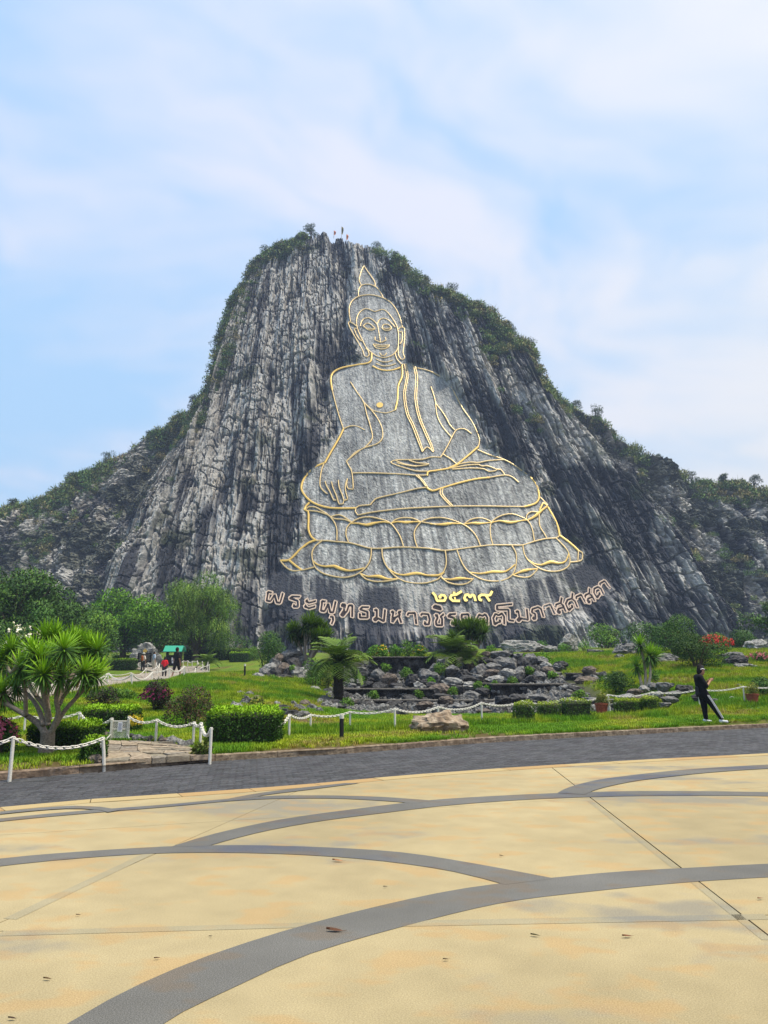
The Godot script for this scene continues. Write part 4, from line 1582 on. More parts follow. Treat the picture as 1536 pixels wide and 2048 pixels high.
func build_plaza() -> void:
	# bed under everything paved
	var outline := PackedVector2Array()
	for q in EDGE:
		outline.append(q)
	outline.append(Vector2(120, 60)); outline.append(Vector2(-60, 60))
	var bed := slab(outline, -0.03, 0.0)
	var plaza := struct("plaza", bed.done(M.road_bed))
	# a row of edging stones takes the first 28 cm
	var inner := PackedVector2Array()
	for k in EDGE.size():
		var t := (EDGE[mini(k + 1, EDGE.size() - 1)] - EDGE[maxi(k - 1, 0)]).normalized()
		inner.append(EDGE[k] + Vector2(-t.y, t.x) * 0.30)
	var ext := PackedVector2Array(inner)
	ext.append(Vector2(120, 60)); ext.append(Vector2(-60, 60))
	var pieces := [ext]
	var joints := [
		[Vector2(2.94, -13.85), Vector2(2.46, -5.38), 0.016], [Vector2(-2.50, -5.45), Vector2(2.66, -5.79), 0.012], [Vector2(-3.97, -8.46), Vector2(-0.75, -9.60), 0.008], [Vector2(-2.58, -5.63), Vector2(-1.20, -11.56), 0.008]]
	for j in joints:
		var a: Vector2 = j[0]
		var b: Vector2 = j[1]
		var d := (b - a).normalized()
		var cut := thick_line(a - d * 160.0, b + d * 160.0, j[2])
		var nextp := []
		for p in pieces:
			for q in Geometry2D.clip_polygons(p, cut):
				if not Geometry2D.is_polygon_clockwise(q) and q.size() > 2:
					nextp.append(q)
		pieces = nextp
	for p in pieces:
		part("concrete_slab", slab(p, 0.0, 0.03).done(M.concrete), plaza)
	# grey bands in sweeping arcs
	var y := 0.003
	for s in [
		[[Vector2(-1.789, -2.975), Vector2(-1.515, -4.104), Vector2(-1.186, -4.800), Vector2(-0.673, -5.425), Vector2(-0.029, -6.000), Vector2(0.631, -6.458), Vector2(1.379, -6.769), Vector2(2.036, -6.979), Vector2(2.724, -7.115), Vector2(3.371, -7.238), Vector2(4.378, -7.347), Vector2(5.939, -7.347), Vector2(7.465, -7.115)],
		[Vector2(-1.387, -2.975), Vector2(-1.061, -4.104), Vector2(-0.836, -4.474), Vector2(-0.496, -4.980), Vector2(0.106, -5.524), Vector2(0.844, -6.062), Vector2(1.453, -6.320), Vector2(2.319, -6.602), Vector2(3.149, -6.785), Vector2(4.107, -6.913), Vector2(5.570, -6.913), Vector2(6.983, -6.677)]],
		[[Vector2(-4.686, -6.149), Vector2(-4.205, -6.832), Vector2(-3.461, -7.422), Vector2(-2.846, -7.698), Vector2(-2.109, -7.908), Vector2(-1.399, -7.973), Vector2(-0.615, -7.886), Vector2(0.149, -7.677), Vector2(0.799, -7.238), Vector2(1.392, -6.738)],
		[Vector2(-4.471, -5.882), Vector2(-4.027, -6.558), Vector2(-3.327, -7.149), Vector2(-2.785, -7.422), Vector2(-2.167, -7.617), Vector2(-1.480, -7.657), Vector2(-0.774, -7.577), Vector2(-0.080, -7.366), Vector2(0.559, -6.995), Vector2(0.957, -6.558)]],
		[[Vector2(-2.055, -7.886), Vector2(-1.758, -8.515), Vector2(-1.184, -9.288), Vector2(-0.415, -9.936), Vector2(0.603, -10.645), Vector2(1.577, -11.019), Vector2(2.372, -11.239), Vector2(3.399, -11.421), Vector2(4.457, -11.421), Vector2(5.371, -11.329), Vector2(7.042, -11.062), Vector2(8.667, -10.566)],
		[Vector2(-1.705, -7.929), Vector2(-1.302, -8.591), Vector2(-0.721, -9.198), Vector2(0.072, -9.765), Vector2(0.833, -10.259), Vector2(1.857, -10.685), Vector2(2.912, -10.934), Vector2(3.955, -11.019), Vector2(5.198, -10.976), Vector2(6.794, -10.685), Vector2(8.345, -10.186)]],
		[[Vector2(-5.675, -8.318), Vector2(-4.403, -9.349), Vector2(-3.625, -9.867), Vector2(-2.775, -10.297), Vector2(-2.044, -10.767), Vector2(-1.414, -11.019), Vector2(-0.598, -11.019), Vector2(0.013, -10.891), Vector2(0.640, -10.605)],
		[Vector2(-5.542, -8.130), Vector2(-4.314, -9.168), Vector2(-3.549, -9.666), Vector2(-2.724, -10.113), Vector2(-2.004, -10.566), Vector2(-1.380, -10.767), Vector2(-0.584, -10.767), Vector2(0.143, -10.526), Vector2(0.396, -10.372)]],
		[[Vector2(-2.143, -10.605), Vector2(-1.836, -11.106), Vector2(-1.348, -11.610), Vector2(-0.589, -12.216)],
		[Vector2(-1.914, -10.605), Vector2(-1.624, -11.062), Vector2(-1.057, -11.562), Vector2(-0.363, -12.216)]],
		[[Vector2(2.407, -11.239), Vector2(2.714, -11.805), Vector2(3.371, -12.601), Vector2(4.417, -13.385), Vector2(5.490, -13.991), Vector2(6.959, -14.577), Vector2(8.726, -15.052)],
		[Vector2(2.754, -11.106), Vector2(3.111, -11.658), Vector2(3.863, -12.433), Vector2(4.693, -13.011), Vector2(5.551, -13.515), Vector2(6.672, -13.991), Vector2(8.626, -14.577)]],
		[[Vector2(-4.606, -9.765), Vector2(-4.247, -10.041), Vector2(-3.872, -10.186), Vector2(-3.532, -10.113), Vector2(-3.201, -9.867)],
		[Vector2(-4.526, -9.600), Vector2(-4.171, -9.867), Vector2(-3.801, -10.006), Vector2(-3.456, -9.901), Vector2(-3.305, -9.732)]]
		]:
		part("paving_band", strip(s[0], s[1], y).done(M.band), plaza)
		y += 0.0012
	# worn grey filler along two of the joints
	for f in [[Vector2(-2.47, -5.40), Vector2(-0.43, -5.58), 0.10], [Vector2(0.11, -5.60), Vector2(2.64, -5.75), 0.12], [Vector2(-2.55, -5.70), Vector2(-2.12, -7.95), 0.10], [Vector2(2.69, -10.61), Vector2(2.51, -7.11), 0.07], [Vector2(2.49, -6.63), Vector2(2.41, -5.28), 0.07]]:
		part("joint_filler", slab(thick_line(f[0], f[1], f[2]), 0.0018, 0.0).done(M.patch), plaza)
	# edging stones
	var acc := 0.0
	var k0 := 0
	for k in range(1, EDGE.size()):
		acc += EDGE[k].distance_to(EDGE[k - 1])
		if acc >= 1.0:
			if EDGE[k].x > -9.0 and EDGE[k].x < 13.0:
				var g := (EDGE[k] - EDGE[k0]).normalized() * 0.006
				var q := PackedVector2Array([EDGE[k0] + g, EDGE[k] - g, inner[k] - g, inner[k0] + g])
				part("edging_stone", slab(q, 0.004 + rnd(0.0, 0.004), 0.03).done(M.edging if rng.randf() < 0.55 else M.edging_b), plaza)
			acc = 0.0
			k0 = k
	# the road
	var rp := PackedVector2Array(EDGE)
	var kk := PackedVector2Array(KERB)
	kk.reverse()
	rp.append_array(kk)
	var road := struct("road", slab(rp, -0.022, 0.0).done(M.road_bed))
	var pv := MB.new()
	var rows := 38
	var tone := noise(111, 0.5, 3)
	var xk := -8.0
	var st := 0
	while xk < 13.5:
		var wid := 0.21
		for r in rows:
			var off := fposmod(r * 0.618, 1.0)
			var u0: float = xk + off * wid
			var c := []
			for e in [[u0, r], [u0 + wid - 0.012, r], [u0 + wid - 0.012, r + 0.93], [u0, r + 0.93]]:
				var f: float = float(e[1]) / rows
				var xe: float = e[0] - f * 0.0
				# run across from the plaza's edge to the kerb along the slanting normal
				var p0 := Vector2(e[0], line_z(EDGE, e[0]))
				var p1 := Vector2(e[0] - 1.6, line_z(KERB, e[0] - 1.6))
				c.append(p0.lerp(p1, f))
			var mid: Vector2 = (c[0] + c[1] + c[2] + c[3]) * 0.25
			var hgt := 0.0 + rnd(-0.003, 0.003)
			var t := tone.get_noise_2d(mid.x, mid.y)
			var l := 0.086 * (1.0 + t * 0.2 + rnd(-0.30, 0.30))
			var col := Color(l * 0.95, l * 0.985, l * 1.08)
			var k := pv.v.size()
			for q in 4:
				var w: Vector2 = mid.lerp(c[q], 0.86)
				pv.v.append(Vector3(w.x, hgt, w.y)); pv.n.append(Vector3.UP); pv.c.append(col); pv.t.append(w)
			for q in 4:
				pv.v.append(Vector3(c[q].x, hgt - 0.014, c[q].y)); pv.n.append(Vector3(c[q].x - mid.x, 0.08, c[q].y - mid.y).normalized()); pv.c.append(col); pv.t.append(c[q])
			pv.i.append(k); pv.i.append(k + 2); pv.i.append(k + 1)
			pv.i.append(k); pv.i.append(k + 3); pv.i.append(k + 2)
			for q in 4:
				var w := (q + 1) % 4
				pv.i.append(k + q); pv.i.append(k + w); pv.i.append(k + 4 + w)
				pv.i.append(k + q); pv.i.append(k + 4 + w); pv.i.append(k + 4 + q)
		xk += wid
	part("paving_stones", pv.done(M.paver), road).set_meta("kind", "stuff")
	# kerb stones on the garden side
	var kerb := thing("kerb", "weathered concrete kerb between the dark road and the lawn", "kerb")
	acc = 0.0
	k0 = 0
	for k in range(1, KERB.size()):
		acc += KERB[k].distance_to(KERB[k - 1])
		if acc >= 0.98:
			if KERB[k].x > -11.0 and KERB[k].x < 18.0:
				var a := KERB[k0]
				var b := KERB[k]
				var d := (b - a)
				var mb := MB.new()
				var f := Transform3D(Basis(Vector3.UP, -atan2(d.y, d.x)), Vector3((a.x + b.x) * 0.5, 0.035, (a.y + b.y) * 0.5) + Vector3(d.y, 0, -d.x).normalized() * 0.07)
				f.origin.y += rnd(-0.004, 0.004)
				mb.block(f, Vector3(d.length() - 0.008, 0.17, 0.15), 0.018, vary(Color(0.95, 0.9, 0.85), 0.12))
				part("kerb_stone", mb.done(M.kerb), kerb)
			acc = 0.0
			k0 = k
	# litter blown on to the plaza
	for e in [
		["large curled brown leaf lying on the widest grey band", Vector2(-0.32, -5.43), 0.11, Color(0.10, 0.045, 0.025)],
		["pale twisted leaf lying just below the second grey arc", Vector2(-0.41, -7.31), 0.10, Color(0.30, 0.15, 0.07)],
		["small dark olive leaf on bare concrete right of the widest band", Vector2(0.96, -5.34), 0.055, Color(0.05, 0.045, 0.015)],
		["thin brown leaf stalk lying flat near the right joint", Vector2(1.54, -5.32), 0.065, Color(0.13, 0.055, 0.025)],
		["small brown leaf at the left edge nearest the camera", Vector2(-1.84, -4.63), 0.045, Color(0.10, 0.06, 0.025)],
		["little dark curled leaf beyond the nearest cross joint on the left", Vector2(-2.11, -5.76), 0.03, Color(0.05, 0.035, 0.02)],
		["tiny brown leaf between the widest band and the olive leaf", Vector2(0.36, -4.92), 0.035, Color(0.07, 0.045, 0.02)],
		["tiny black leaf scrap just below the nearest cross joint", Vector2(-1.10, -5.32), 0.022, Color(0.03, 0.025, 0.02)],
		["tiny dark leaf left of the widest band above the cross joint", Vector2(0.01, -6.47), 0.035, Color(0.05, 0.035, 0.02)],
		["brown leaf scrap near the far right joint above the cross joint", Vector2(2.78, -6.15), 0.05, Color(0.16, 0.07, 0.035)],
		["dark scrap of leaf on concrete beyond the second grey arc", Vector2(1.07, -7.50), 0.04, Color(0.05, 0.04, 0.02)],
		["dark leaf clump in the near left corner of the plaza", Vector2(-1.80, -4.14), 0.04, Color(0.05, 0.03, 0.02)],
		["small brown leaf lying left of the widest band near the camera", Vector2(-1.33, -4.94), 0.035, Color(0.08, 0.04, 0.02)]]:
		var mb := MB.new()
		var ln1: float = e[2]
		var w := ln1 * 0.33
		var curl := [0.004, 0.002, 0.005, 0.012]
		var k := 0
		var prev := []
		for s in 6:
			var f := s / 5.0
			var ww := w * 0.5 * sin(PI * clampf(f * 0.94 + 0.03, 0, 1))
			var p := [Vector3((f - 0.5) * ln1, 0.004 + ln1 * 0.12 * f * f, -ww), Vector3((f - 0.5) * ln1, 0.002 + ln1 * 0.06 * f * f, 0), Vector3((f - 0.5) * ln1, 0.004 + ln1 * 0.16 * f, ww)]
			if s > 0:
				for q in 2:
					mb.quad(prev[q], p[q], p[q + 1], prev[q + 1], vary(e[3], 0.2))
			prev = p
		mb.tube([Vector3(-0.5 * ln1, 0.003, 0), Vector3(-0.72 * ln1, 0.005, 0.02 * ln1)], [ln1 * 0.012, ln1 * 0.01], 5, e[3])
		var o := MeshInstance3D.new()
		o.name = numbered("fallen_leaf")
		o.mesh = mb.done(M.dead_leaf)
		add_child(o, true)
		o.position = Vector3(e[1].x, 0.008, e[1].y)
		o.rotation.y = PI + rnd(-0.5, 0.5)
		tag(o, e[0], "leaf", "leaves blown on to the plaza")

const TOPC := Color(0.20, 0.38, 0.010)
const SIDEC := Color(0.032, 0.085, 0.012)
const DARKG := [Color(0.028, 0.075, 0.016), Color(0.045, 0.11, 0.02), Color(0.065, 0.14, 0.022)]
const MIDG := [Color(0.05, 0.13, 0.015), Color(0.08, 0.18, 0.018), Color(0.12, 0.23, 0.02)]
const BRIGHT := [Color(0.08, 0.21, 0.012), Color(0.13, 0.30, 0.014), Color(0.06, 0.15, 0.014)]

func build_garden() -> void:
	# lower path of flat stones from the kerb to the little gate
	var path := Node3D.new()
	path.name = "lower_path"
	add_child(path)
	path.set_meta("kind", "structure")
	flagstones(path, [Vector2(-6.17, -17.74), Vector2(-4.54, -17.18), Vector2(-3.16, -14.94), Vector2(-4.82, -13.74)], 5, 9, [M.flag_a, M.flag_b, M.flag_c], 0.03)
	# the upper path climbs from the left edge to the memorial
	var upper := Node3D.new()
	upper.name = "upper_path"
	add_child(upper)
	upper.set_meta("kind", "structure")
	for s in [[Vector2(-17.95, -33.07), Vector2(-20.35, -49.49), Vector2(-12.22, -29.81), Vector2(-13.14, -24.32)], [Vector2(-20.35, -49.49), Vector2(-20.96, -60.43), Vector2(-11.73, -33.87), Vector2(-12.22, -29.81)], [Vector2(-20.96, -60.43), Vector2(-19.99, -67.84), Vector2(-10.25, -37.28), Vector2(-11.73, -33.87)], [Vector2(-19.99, -67.84), Vector2(-16.72, -72.32), Vector2(-14.32, -65.45), Vector2(-10.25, -37.28)], [Vector2(-24.11, -73.77), Vector2(-17.94, -76.47), Vector2(-16.72, -72.32), Vector2(-19.99, -67.84)]]:
		flagstones(upper, s, 9, 6, [M.path_pale], 0.09, true)

	# chains on white posts
	fence("white chain fence along the near edge of the front lawn, ending at the standing person", [
		[Vector3(-2.249, 0.134, -18.911), 0.50], [Vector3(-1.880, 0.140, -20.401), 0.42], [Vector3(-0.913, 0.132, -21.402), 0.45], [Vector3(0.289, 0.120, -20.979), 0.56], [Vector3(1.548, 0.110, -22.632), 0.55], [Vector3(3.018, 0.102, -24.513), 0.60], [Vector3(4.547, 0.106, -25.922), 0.60], [Vector3(6.337, 0.115, -27.743), 0.62], [Vector3(8.403, 0.145, -29.455), 0.66, Vector3(-0.05, 0, 0)], [Vector3(10.268, 0.223, -30.169), 0.66], [Vector3(11.882, 0.331, -29.810), 0.66], [Vector3(13.421, 0.443, -29.455), 0.66], [Vector3(15.230, 0.556, -29.337), 0.66]], 0.055, false, 1.0, [Vector3(-2.46, 0.44, -17.20)])
	fence("white chain fence at the lower left corner in front of the dracaena", [
		[Vector3(-6.445, 0.102, -11.854), 0.5], [Vector3(-5.768, 0.103, -12.436), 0.53], [Vector3(-4.755, 0.106, -13.686), 0.42, Vector3(-0.05, 0, 0.02)], [Vector3(-6.455, 0.136, -17.741), 0.14]], 0.10, true)
	fence("white chain fence left of the little lattice gate", [[Vector3(-10.253, 0.179, -19.760), 0.42], [Vector3(-8.915, 0.173, -19.760), 0.42], [Vector3(-7.608, 0.168, -19.839), 0.47], [Vector3(-6.167, 0.139, -18.026), 0.46]], 0.09)
	fence("white chain fence right of the little lattice gate, looped beside the big hedge", [[Vector3(-5.760, 0.138, -17.955), 0.50], [Vector3(-5.007, 0.133, -17.530), 0.47], [Vector3(-4.051, 0.128, -16.979), 0.45], [Vector3(-3.762, 0.123, -16.379), 0.48], [Vector3(-3.187, 0.112, -14.706), 0.50]], 0.10)
	fence("white chain fence along the near side of the upper path", [[Vector3(-14.620, 0.612, -28.643), 0.5], [Vector3(-13.511, 0.735, -30.169), 0.5], [Vector3(-13.052, 0.899, -32.807), 0.5], [Vector3(-12.821, 1.085, -36.541), 0.5], [Vector3(-10.761, 1.047, -33.602), 0.5], [Vector3(-11.027, 1.213, -37.426), 0.42], [Vector3(-10.345, 1.254, -37.877), 0.55], [Vector3(-10.347, 1.347, -40.699), 0.58], [Vector3(-15.360, 1.340, -63.899), 0.6], [Vector3(-15.174, 1.462, -65.710), 0.62], [Vector3(-14.750, 1.504, -66.237), 0.75]], 0.075, false, 1.1)
	fence("white chain fence along the far side of the upper path, bending up to the memorial", [[Vector3(-19.795, 0.885, -44.082), 0.5], [Vector3(-18.725, 0.940, -47.746), 0.5], [Vector3(-20.391, 1.006, -58.061), 0.5], [Vector3(-18.847, 1.032, -58.527), 0.56], [Vector3(-18.838, 1.192, -62.138), 0.7], [Vector3(-18.596, 1.334, -64.411), 0.75], [Vector3(-19.272, 1.546, -67.303), 0.8], [Vector3(-20.466, 1.789, -70.324), 0.7], [Vector3(-21.876, 1.888, -72.606), 0.6], [Vector3(-23.167, 1.987, -74.664), 0.55], [Vector3(-23.546, 1.933, -73.775), 0.55]], 0.085, false, 1.15)
	fence("white chain fence behind the green roofed notice board", [[Vector3(-19.554, 2.024, -74.664), 0.62], [Vector3(-19.359, 2.076, -75.563), 0.62], [Vector3(-18.926, 2.080, -75.563), 0.62], [Vector3(-18.270, 2.037, -74.664), 0.62], [Vector3(-17.723, 2.026, -74.366), 0.65], [Vector3(-16.770, 1.925, -72.317), 0.65], [Vector3(-15.243, 1.626, -67.842), 0.85]], 0.14, false, 1.3)

	# the lattice gate
	var g := thing("gate", "little white lattice gate with a paper notice across the lower path", "gate", Vector3(-5.951, 0.138, -17.955))
	var s := 0.011
	for sx in [-1.0, 1.0]:
		var mb := MB.new()
		mb.block(frame(Vector3(sx * 17.0 * s, 20.0 * s, 0)), Vector3(0.05, 44.0 * s, 0.05), 0.006, Color.WHITE)
		part("gate_post", mb.done(M.paint), g)
		mb = MB.new()
		mb.tube([Vector3(sx * 17.5 * s, 12.0 * s, 0.02), Vector3(sx * 26.0 * s, 0.0, 0.10)], [0.018, 0.018], 6, Color.WHITE)
		part("brace", mb.done(M.paint), g)
	for y in [38.5, 23.0, 6.5]:
		var mb := MB.new()
		mb.block(frame(Vector3(0, y * s, 0)), Vector3(29.0 * s, 0.03, 0.025), 0.004, Color.WHITE)
		part("rail", mb.done(M.paint), g)
	for k in 26:
		for dd in [-1.0, 1.0]:
			# slats run at 45 degrees, cut to the frame
			var c: float = lerpf(-46.0, 46.0, (k + 0.5) / 26.0)
			var lo := Vector2(-14.5, 7.5)
			var hi := Vector2(14.5, 38.0)
			var pts := []
			for yy in [lo.y, hi.y]:
				var xx: float = dd * (yy - 22.7) + c
				if xx >= lo.x and xx <= hi.x:
					pts.append(Vector2(xx, yy))
			for xx in [lo.x, hi.x]:
				var yy: float = (xx - c) / dd + 22.7
				if yy > lo.y and yy < hi.y:
					pts.append(Vector2(xx, yy))
			if pts.size() < 2:
				continue
			var mb := MB.new()
			var z: float = 0.006 * dd
			mb.tube([Vector3(pts[0].x * s, pts[0].y * s, z), Vector3(pts[1].x * s, pts[1].y * s, z)], [0.0065, 0.0065], 4, Color.WHITE)
			part("lattice_slat", mb.done(M.paint), g)
	var paper := MB.new()
	paper.block(frame(Vector3(1.0 * s, 27.5 * s, 0.03)), Vector3(10.0 * s, 19.0 * s, 0.004), 0.001, Color.WHITE)
	var pn := part("notice", paper.done(M.paper), g)
	var ink := MB.new()
	for k in 6:
		ink.block(frame(Vector3(rnd(0.6, 1.4) * s, (34.0 - k * 2.4) * s, 0.0335)), Vector3(rnd(5.0, 7.6) * s, 0.7 * s, 0.002), 0.0004, Color.WHITE)
	part("printed_lines", ink.done(M.ink), pn)

	# clipped hedges
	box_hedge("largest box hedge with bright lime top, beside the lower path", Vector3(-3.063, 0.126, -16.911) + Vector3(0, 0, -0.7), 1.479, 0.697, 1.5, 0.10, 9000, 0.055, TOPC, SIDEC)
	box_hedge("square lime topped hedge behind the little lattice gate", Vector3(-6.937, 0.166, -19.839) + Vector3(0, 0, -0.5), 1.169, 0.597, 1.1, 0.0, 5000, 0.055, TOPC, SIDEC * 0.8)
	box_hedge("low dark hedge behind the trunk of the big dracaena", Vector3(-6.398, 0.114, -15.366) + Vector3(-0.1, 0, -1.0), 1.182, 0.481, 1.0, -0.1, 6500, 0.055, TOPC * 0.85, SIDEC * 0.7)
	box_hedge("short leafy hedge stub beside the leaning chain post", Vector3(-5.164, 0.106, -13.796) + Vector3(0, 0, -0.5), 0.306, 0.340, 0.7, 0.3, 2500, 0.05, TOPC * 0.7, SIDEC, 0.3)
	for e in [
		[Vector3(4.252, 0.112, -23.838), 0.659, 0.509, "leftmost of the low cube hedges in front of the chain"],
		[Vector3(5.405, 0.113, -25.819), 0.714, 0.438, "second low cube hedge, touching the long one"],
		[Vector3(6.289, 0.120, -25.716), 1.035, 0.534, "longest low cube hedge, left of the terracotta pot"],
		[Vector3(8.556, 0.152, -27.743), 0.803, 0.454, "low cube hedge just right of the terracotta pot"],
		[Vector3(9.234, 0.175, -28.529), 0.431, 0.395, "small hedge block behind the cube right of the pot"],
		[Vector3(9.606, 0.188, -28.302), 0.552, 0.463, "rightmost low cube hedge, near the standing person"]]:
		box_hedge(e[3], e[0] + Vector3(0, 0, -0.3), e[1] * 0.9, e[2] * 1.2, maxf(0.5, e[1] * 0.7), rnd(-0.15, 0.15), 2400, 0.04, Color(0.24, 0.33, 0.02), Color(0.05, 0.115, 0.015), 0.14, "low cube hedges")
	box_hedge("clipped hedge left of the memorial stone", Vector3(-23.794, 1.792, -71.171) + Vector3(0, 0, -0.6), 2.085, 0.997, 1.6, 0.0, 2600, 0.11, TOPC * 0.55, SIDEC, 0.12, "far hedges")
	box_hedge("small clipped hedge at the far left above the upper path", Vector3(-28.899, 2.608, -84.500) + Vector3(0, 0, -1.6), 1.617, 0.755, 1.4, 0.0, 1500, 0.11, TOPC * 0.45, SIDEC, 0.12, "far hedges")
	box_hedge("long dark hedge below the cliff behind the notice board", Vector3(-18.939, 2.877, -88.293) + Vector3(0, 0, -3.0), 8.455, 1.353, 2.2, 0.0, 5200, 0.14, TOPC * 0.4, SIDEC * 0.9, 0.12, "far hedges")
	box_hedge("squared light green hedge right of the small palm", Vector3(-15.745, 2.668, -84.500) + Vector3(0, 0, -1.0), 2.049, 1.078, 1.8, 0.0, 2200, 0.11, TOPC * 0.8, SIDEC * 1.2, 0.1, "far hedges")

	# the big dracaena
	var dr := []
	var d0 := Vector3(-6.334, 0.112, -15.062)
	for e in [
		[[Vector3(-6.33, 0.07, -15.05), Vector3(-6.33, 0.26, -15.05), Vector3(-6.34, 0.53, -15.05)], 0.128, 0.13, 0],
		[[Vector3(-6.38, 0.40, -15.05), Vector3(-6.37, 0.27, -15.00), Vector3(-6.40, 0.08, -14.95)], 0.085, 0.085, 0],
		[[Vector3(-6.37, 0.47, -15.05), Vector3(-6.56, 0.66, -15.18), Vector3(-6.90, 0.84, -15.30), Vector3(-7.28, 1.01, -15.43), Vector3(-7.50, 1.23, -15.55)], 0.072, 0.035, 0.403],
		[[Vector3(-6.78, 0.85, -15.05), Vector3(-7.25, 1.01, -15.35), Vector3(-7.66, 1.11, -15.65), Vector3(-8.01, 1.39, -15.95)], 0.043, 0.03, 0.39],
		[[Vector3(-6.79, 0.87, -15.05), Vector3(-6.77, 1.27, -14.90), Vector3(-6.82, 1.71, -14.75)], 0.043, 0.03, 0.416],
		[[Vector3(-6.43, 0.67, -15.05), Vector3(-6.63, 0.93, -15.25), Vector3(-6.90, 1.16, -15.45), Vector3(-7.29, 1.36, -15.65)], 0.051, 0.03, 0.364],
		[[Vector3(-6.35, 0.67, -15.05), Vector3(-6.46, 0.96, -15.15), Vector3(-6.71, 1.20, -15.25), Vector3(-6.94, 1.48, -15.35), Vector3(-6.94, 1.79, -15.45)], 0.055, 0.03, 0.403],
		[[Vector3(-6.62, 1.20, -15.05), Vector3(-6.95, 1.48, -15.32), Vector3(-7.29, 1.79, -15.58), Vector3(-7.55, 2.07, -15.85)], 0.034, 0.025, 0.39],
		[[Vector3(-6.35, 0.76, -15.05), Vector3(-6.38, 1.15, -14.88), Vector3(-6.45, 1.55, -14.72), Vector3(-6.53, 2.00, -14.55)], 0.055, 0.03, 0.39],
		[[Vector3(-6.34, 0.76, -15.05), Vector3(-6.45, 1.18, -15.12), Vector3(-6.45, 1.59, -15.18), Vector3(-6.49, 1.96, -15.25)], 0.06, 0.03, 0.403],
		[[Vector3(-6.38, 1.46, -15.05), Vector3(-6.59, 1.88, -15.35), Vector3(-6.79, 2.30, -15.65)], 0.043, 0.03, 0.429],
		[[Vector3(-6.38, 1.46, -15.05), Vector3(-6.45, 1.90, -15.40), Vector3(-6.64, 2.32, -15.75)], 0.043, 0.03, 0.416],
		[[Vector3(-6.30, 0.49, -15.05), Vector3(-6.12, 0.86, -14.92), Vector3(-6.13, 1.17, -14.78), Vector3(-6.02, 1.58, -14.65)], 0.064, 0.03, 0.403],
		[[Vector3(-6.19, 0.99, -15.05), Vector3(-6.21, 1.36, -15.20), Vector3(-6.18, 2.00, -15.35)], 0.043, 0.03, 0.403],
		[[Vector3(-6.17, 1.04, -15.05), Vector3(-6.14, 1.50, -15.35), Vector3(-6.22, 2.24, -15.65)], 0.043, 0.03, 0.403],
		[[Vector3(-6.12, 1.17, -15.05), Vector3(-5.86, 1.46, -14.90), Vector3(-5.65, 1.63, -14.75)], 0.038, 0.03, 0.403],
		[[Vector3(-6.20, 0.67, -15.05), Vector3(-6.04, 0.94, -15.02), Vector3(-5.77, 1.24, -14.98), Vector3(-5.48, 1.58, -14.95)], 0.047, 0.03, 0.416],
		[[Vector3(-5.88, 1.13, -15.05), Vector3(-5.82, 1.59, -15.35), Vector3(-5.91, 2.10, -15.65)], 0.034, 0.03, 0.429],
		[[Vector3(-5.72, 1.31, -15.05), Vector3(-5.62, 1.69, -15.15), Vector3(-5.60, 2.05, -15.25)], 0.034, 0.03, 0.403],
		[[Vector3(-6.43, 1.15, -15.05), Vector3(-6.40, 1.46, -14.75), Vector3(-6.33, 1.88, -14.45)], 0.045, 0.03, 0.4],
		[[Vector3(-6.24, 1.17, -15.05), Vector3(-6.04, 1.60, -14.70), Vector3(-5.88, 2.05, -14.35)], 0.045, 0.03, 0.4],
		[[Vector3(-7.04, 1.78, -15.05), Vector3(-7.36, 1.64, -15.50), Vector3(-7.72, 1.87, -15.95)], 0.04, 0.03, 0.38],
		[[Vector3(-6.43, 1.15, -15.05), Vector3(-6.32, 1.40, -14.65), Vector3(-6.18, 1.61, -14.25)], 0.045, 0.03, 0.38],
		[[Vector3(-6.02, 1.50, -15.05), Vector3(-6.05, 1.79, -15.50), Vector3(-6.22, 2.19, -15.95)], 0.045, 0.03, 0.4]
		]:
		var pts := []
		for q in e[0]:
			pts.append(q - d0)
		dr.append([pts, e[1], e[2], e[3]])
	dracaena("dracaena_tree", "big many-branched dracaena with pale trunk at the left by the road", d0, dr)

	# flowering and loose shrubs
	bush("bougainvillea", "dark round shrub with purple pink blossom on the lawn slope", "shrub", Vector3(-7.185, 0.424, -25.008), 1.040, 0.945, 3400, 0.07, [Color(0.035, 0.035, 0.02), Color(0.05, 0.03, 0.028), Color(0.03, 0.06, 0.02)], Color(0.17, 0.02, 0.08), 60)
	bush("shrub", "twiggy olive brown shrub left of the largest hedge", "shrub", Vector3(-5.169, 0.191, -21.232), 1.306, 1.039, 4200, 0.06, [Color(0.055, 0.07, 0.025), Color(0.075, 0.055, 0.03), Color(0.04, 0.07, 0.02), Color(0.11, 0.055, 0.03)])
	bush("shrub", "dark purple leaved shrub above the square hedge", "shrub", Vector3(-9.283, 0.554, -26.130), 1.022, 0.594, 2200, 0.07, [Color(0.03, 0.045, 0.02), Color(0.045, 0.03, 0.03), Color(0.05, 0.09, 0.02)])
	bush("shrub", "low bright green shrub right of the purple leaved one", "shrub", Vector3(-9.241, 0.690, -27.854), 0.915, 0.387, 1500, 0.07, MIDG)
	bush("yellow_flower_shrub", "small shrub topped with yellow blossom beside the gate", "shrub", Vector3(-6.241, 0.165, -19.918), 0.424, 0.449, 1500, 0.045, MIDG, Color(0.50, 0.38, 0.015), 120)
	bush("pink_flower_shrub", "pink flowered shrub at the left edge behind the chain", "shrub", Vector3(-6.836, 0.108, -14.415) + Vector3(-0.4, 0, -0.6), 0.736, 0.700, 3000, 0.06, DARKG, Color(0.42, 0.10, 0.16), 90)
	bush("white_flower_shrub", "dark shrub with white blossom behind the big dracaena", "shrub", Vector3(-18.30, 0.84, -38.00), 4.4, 3.3, 3600, 0.13, DARKG, Color(0.72, 0.70, 0.62), 110)
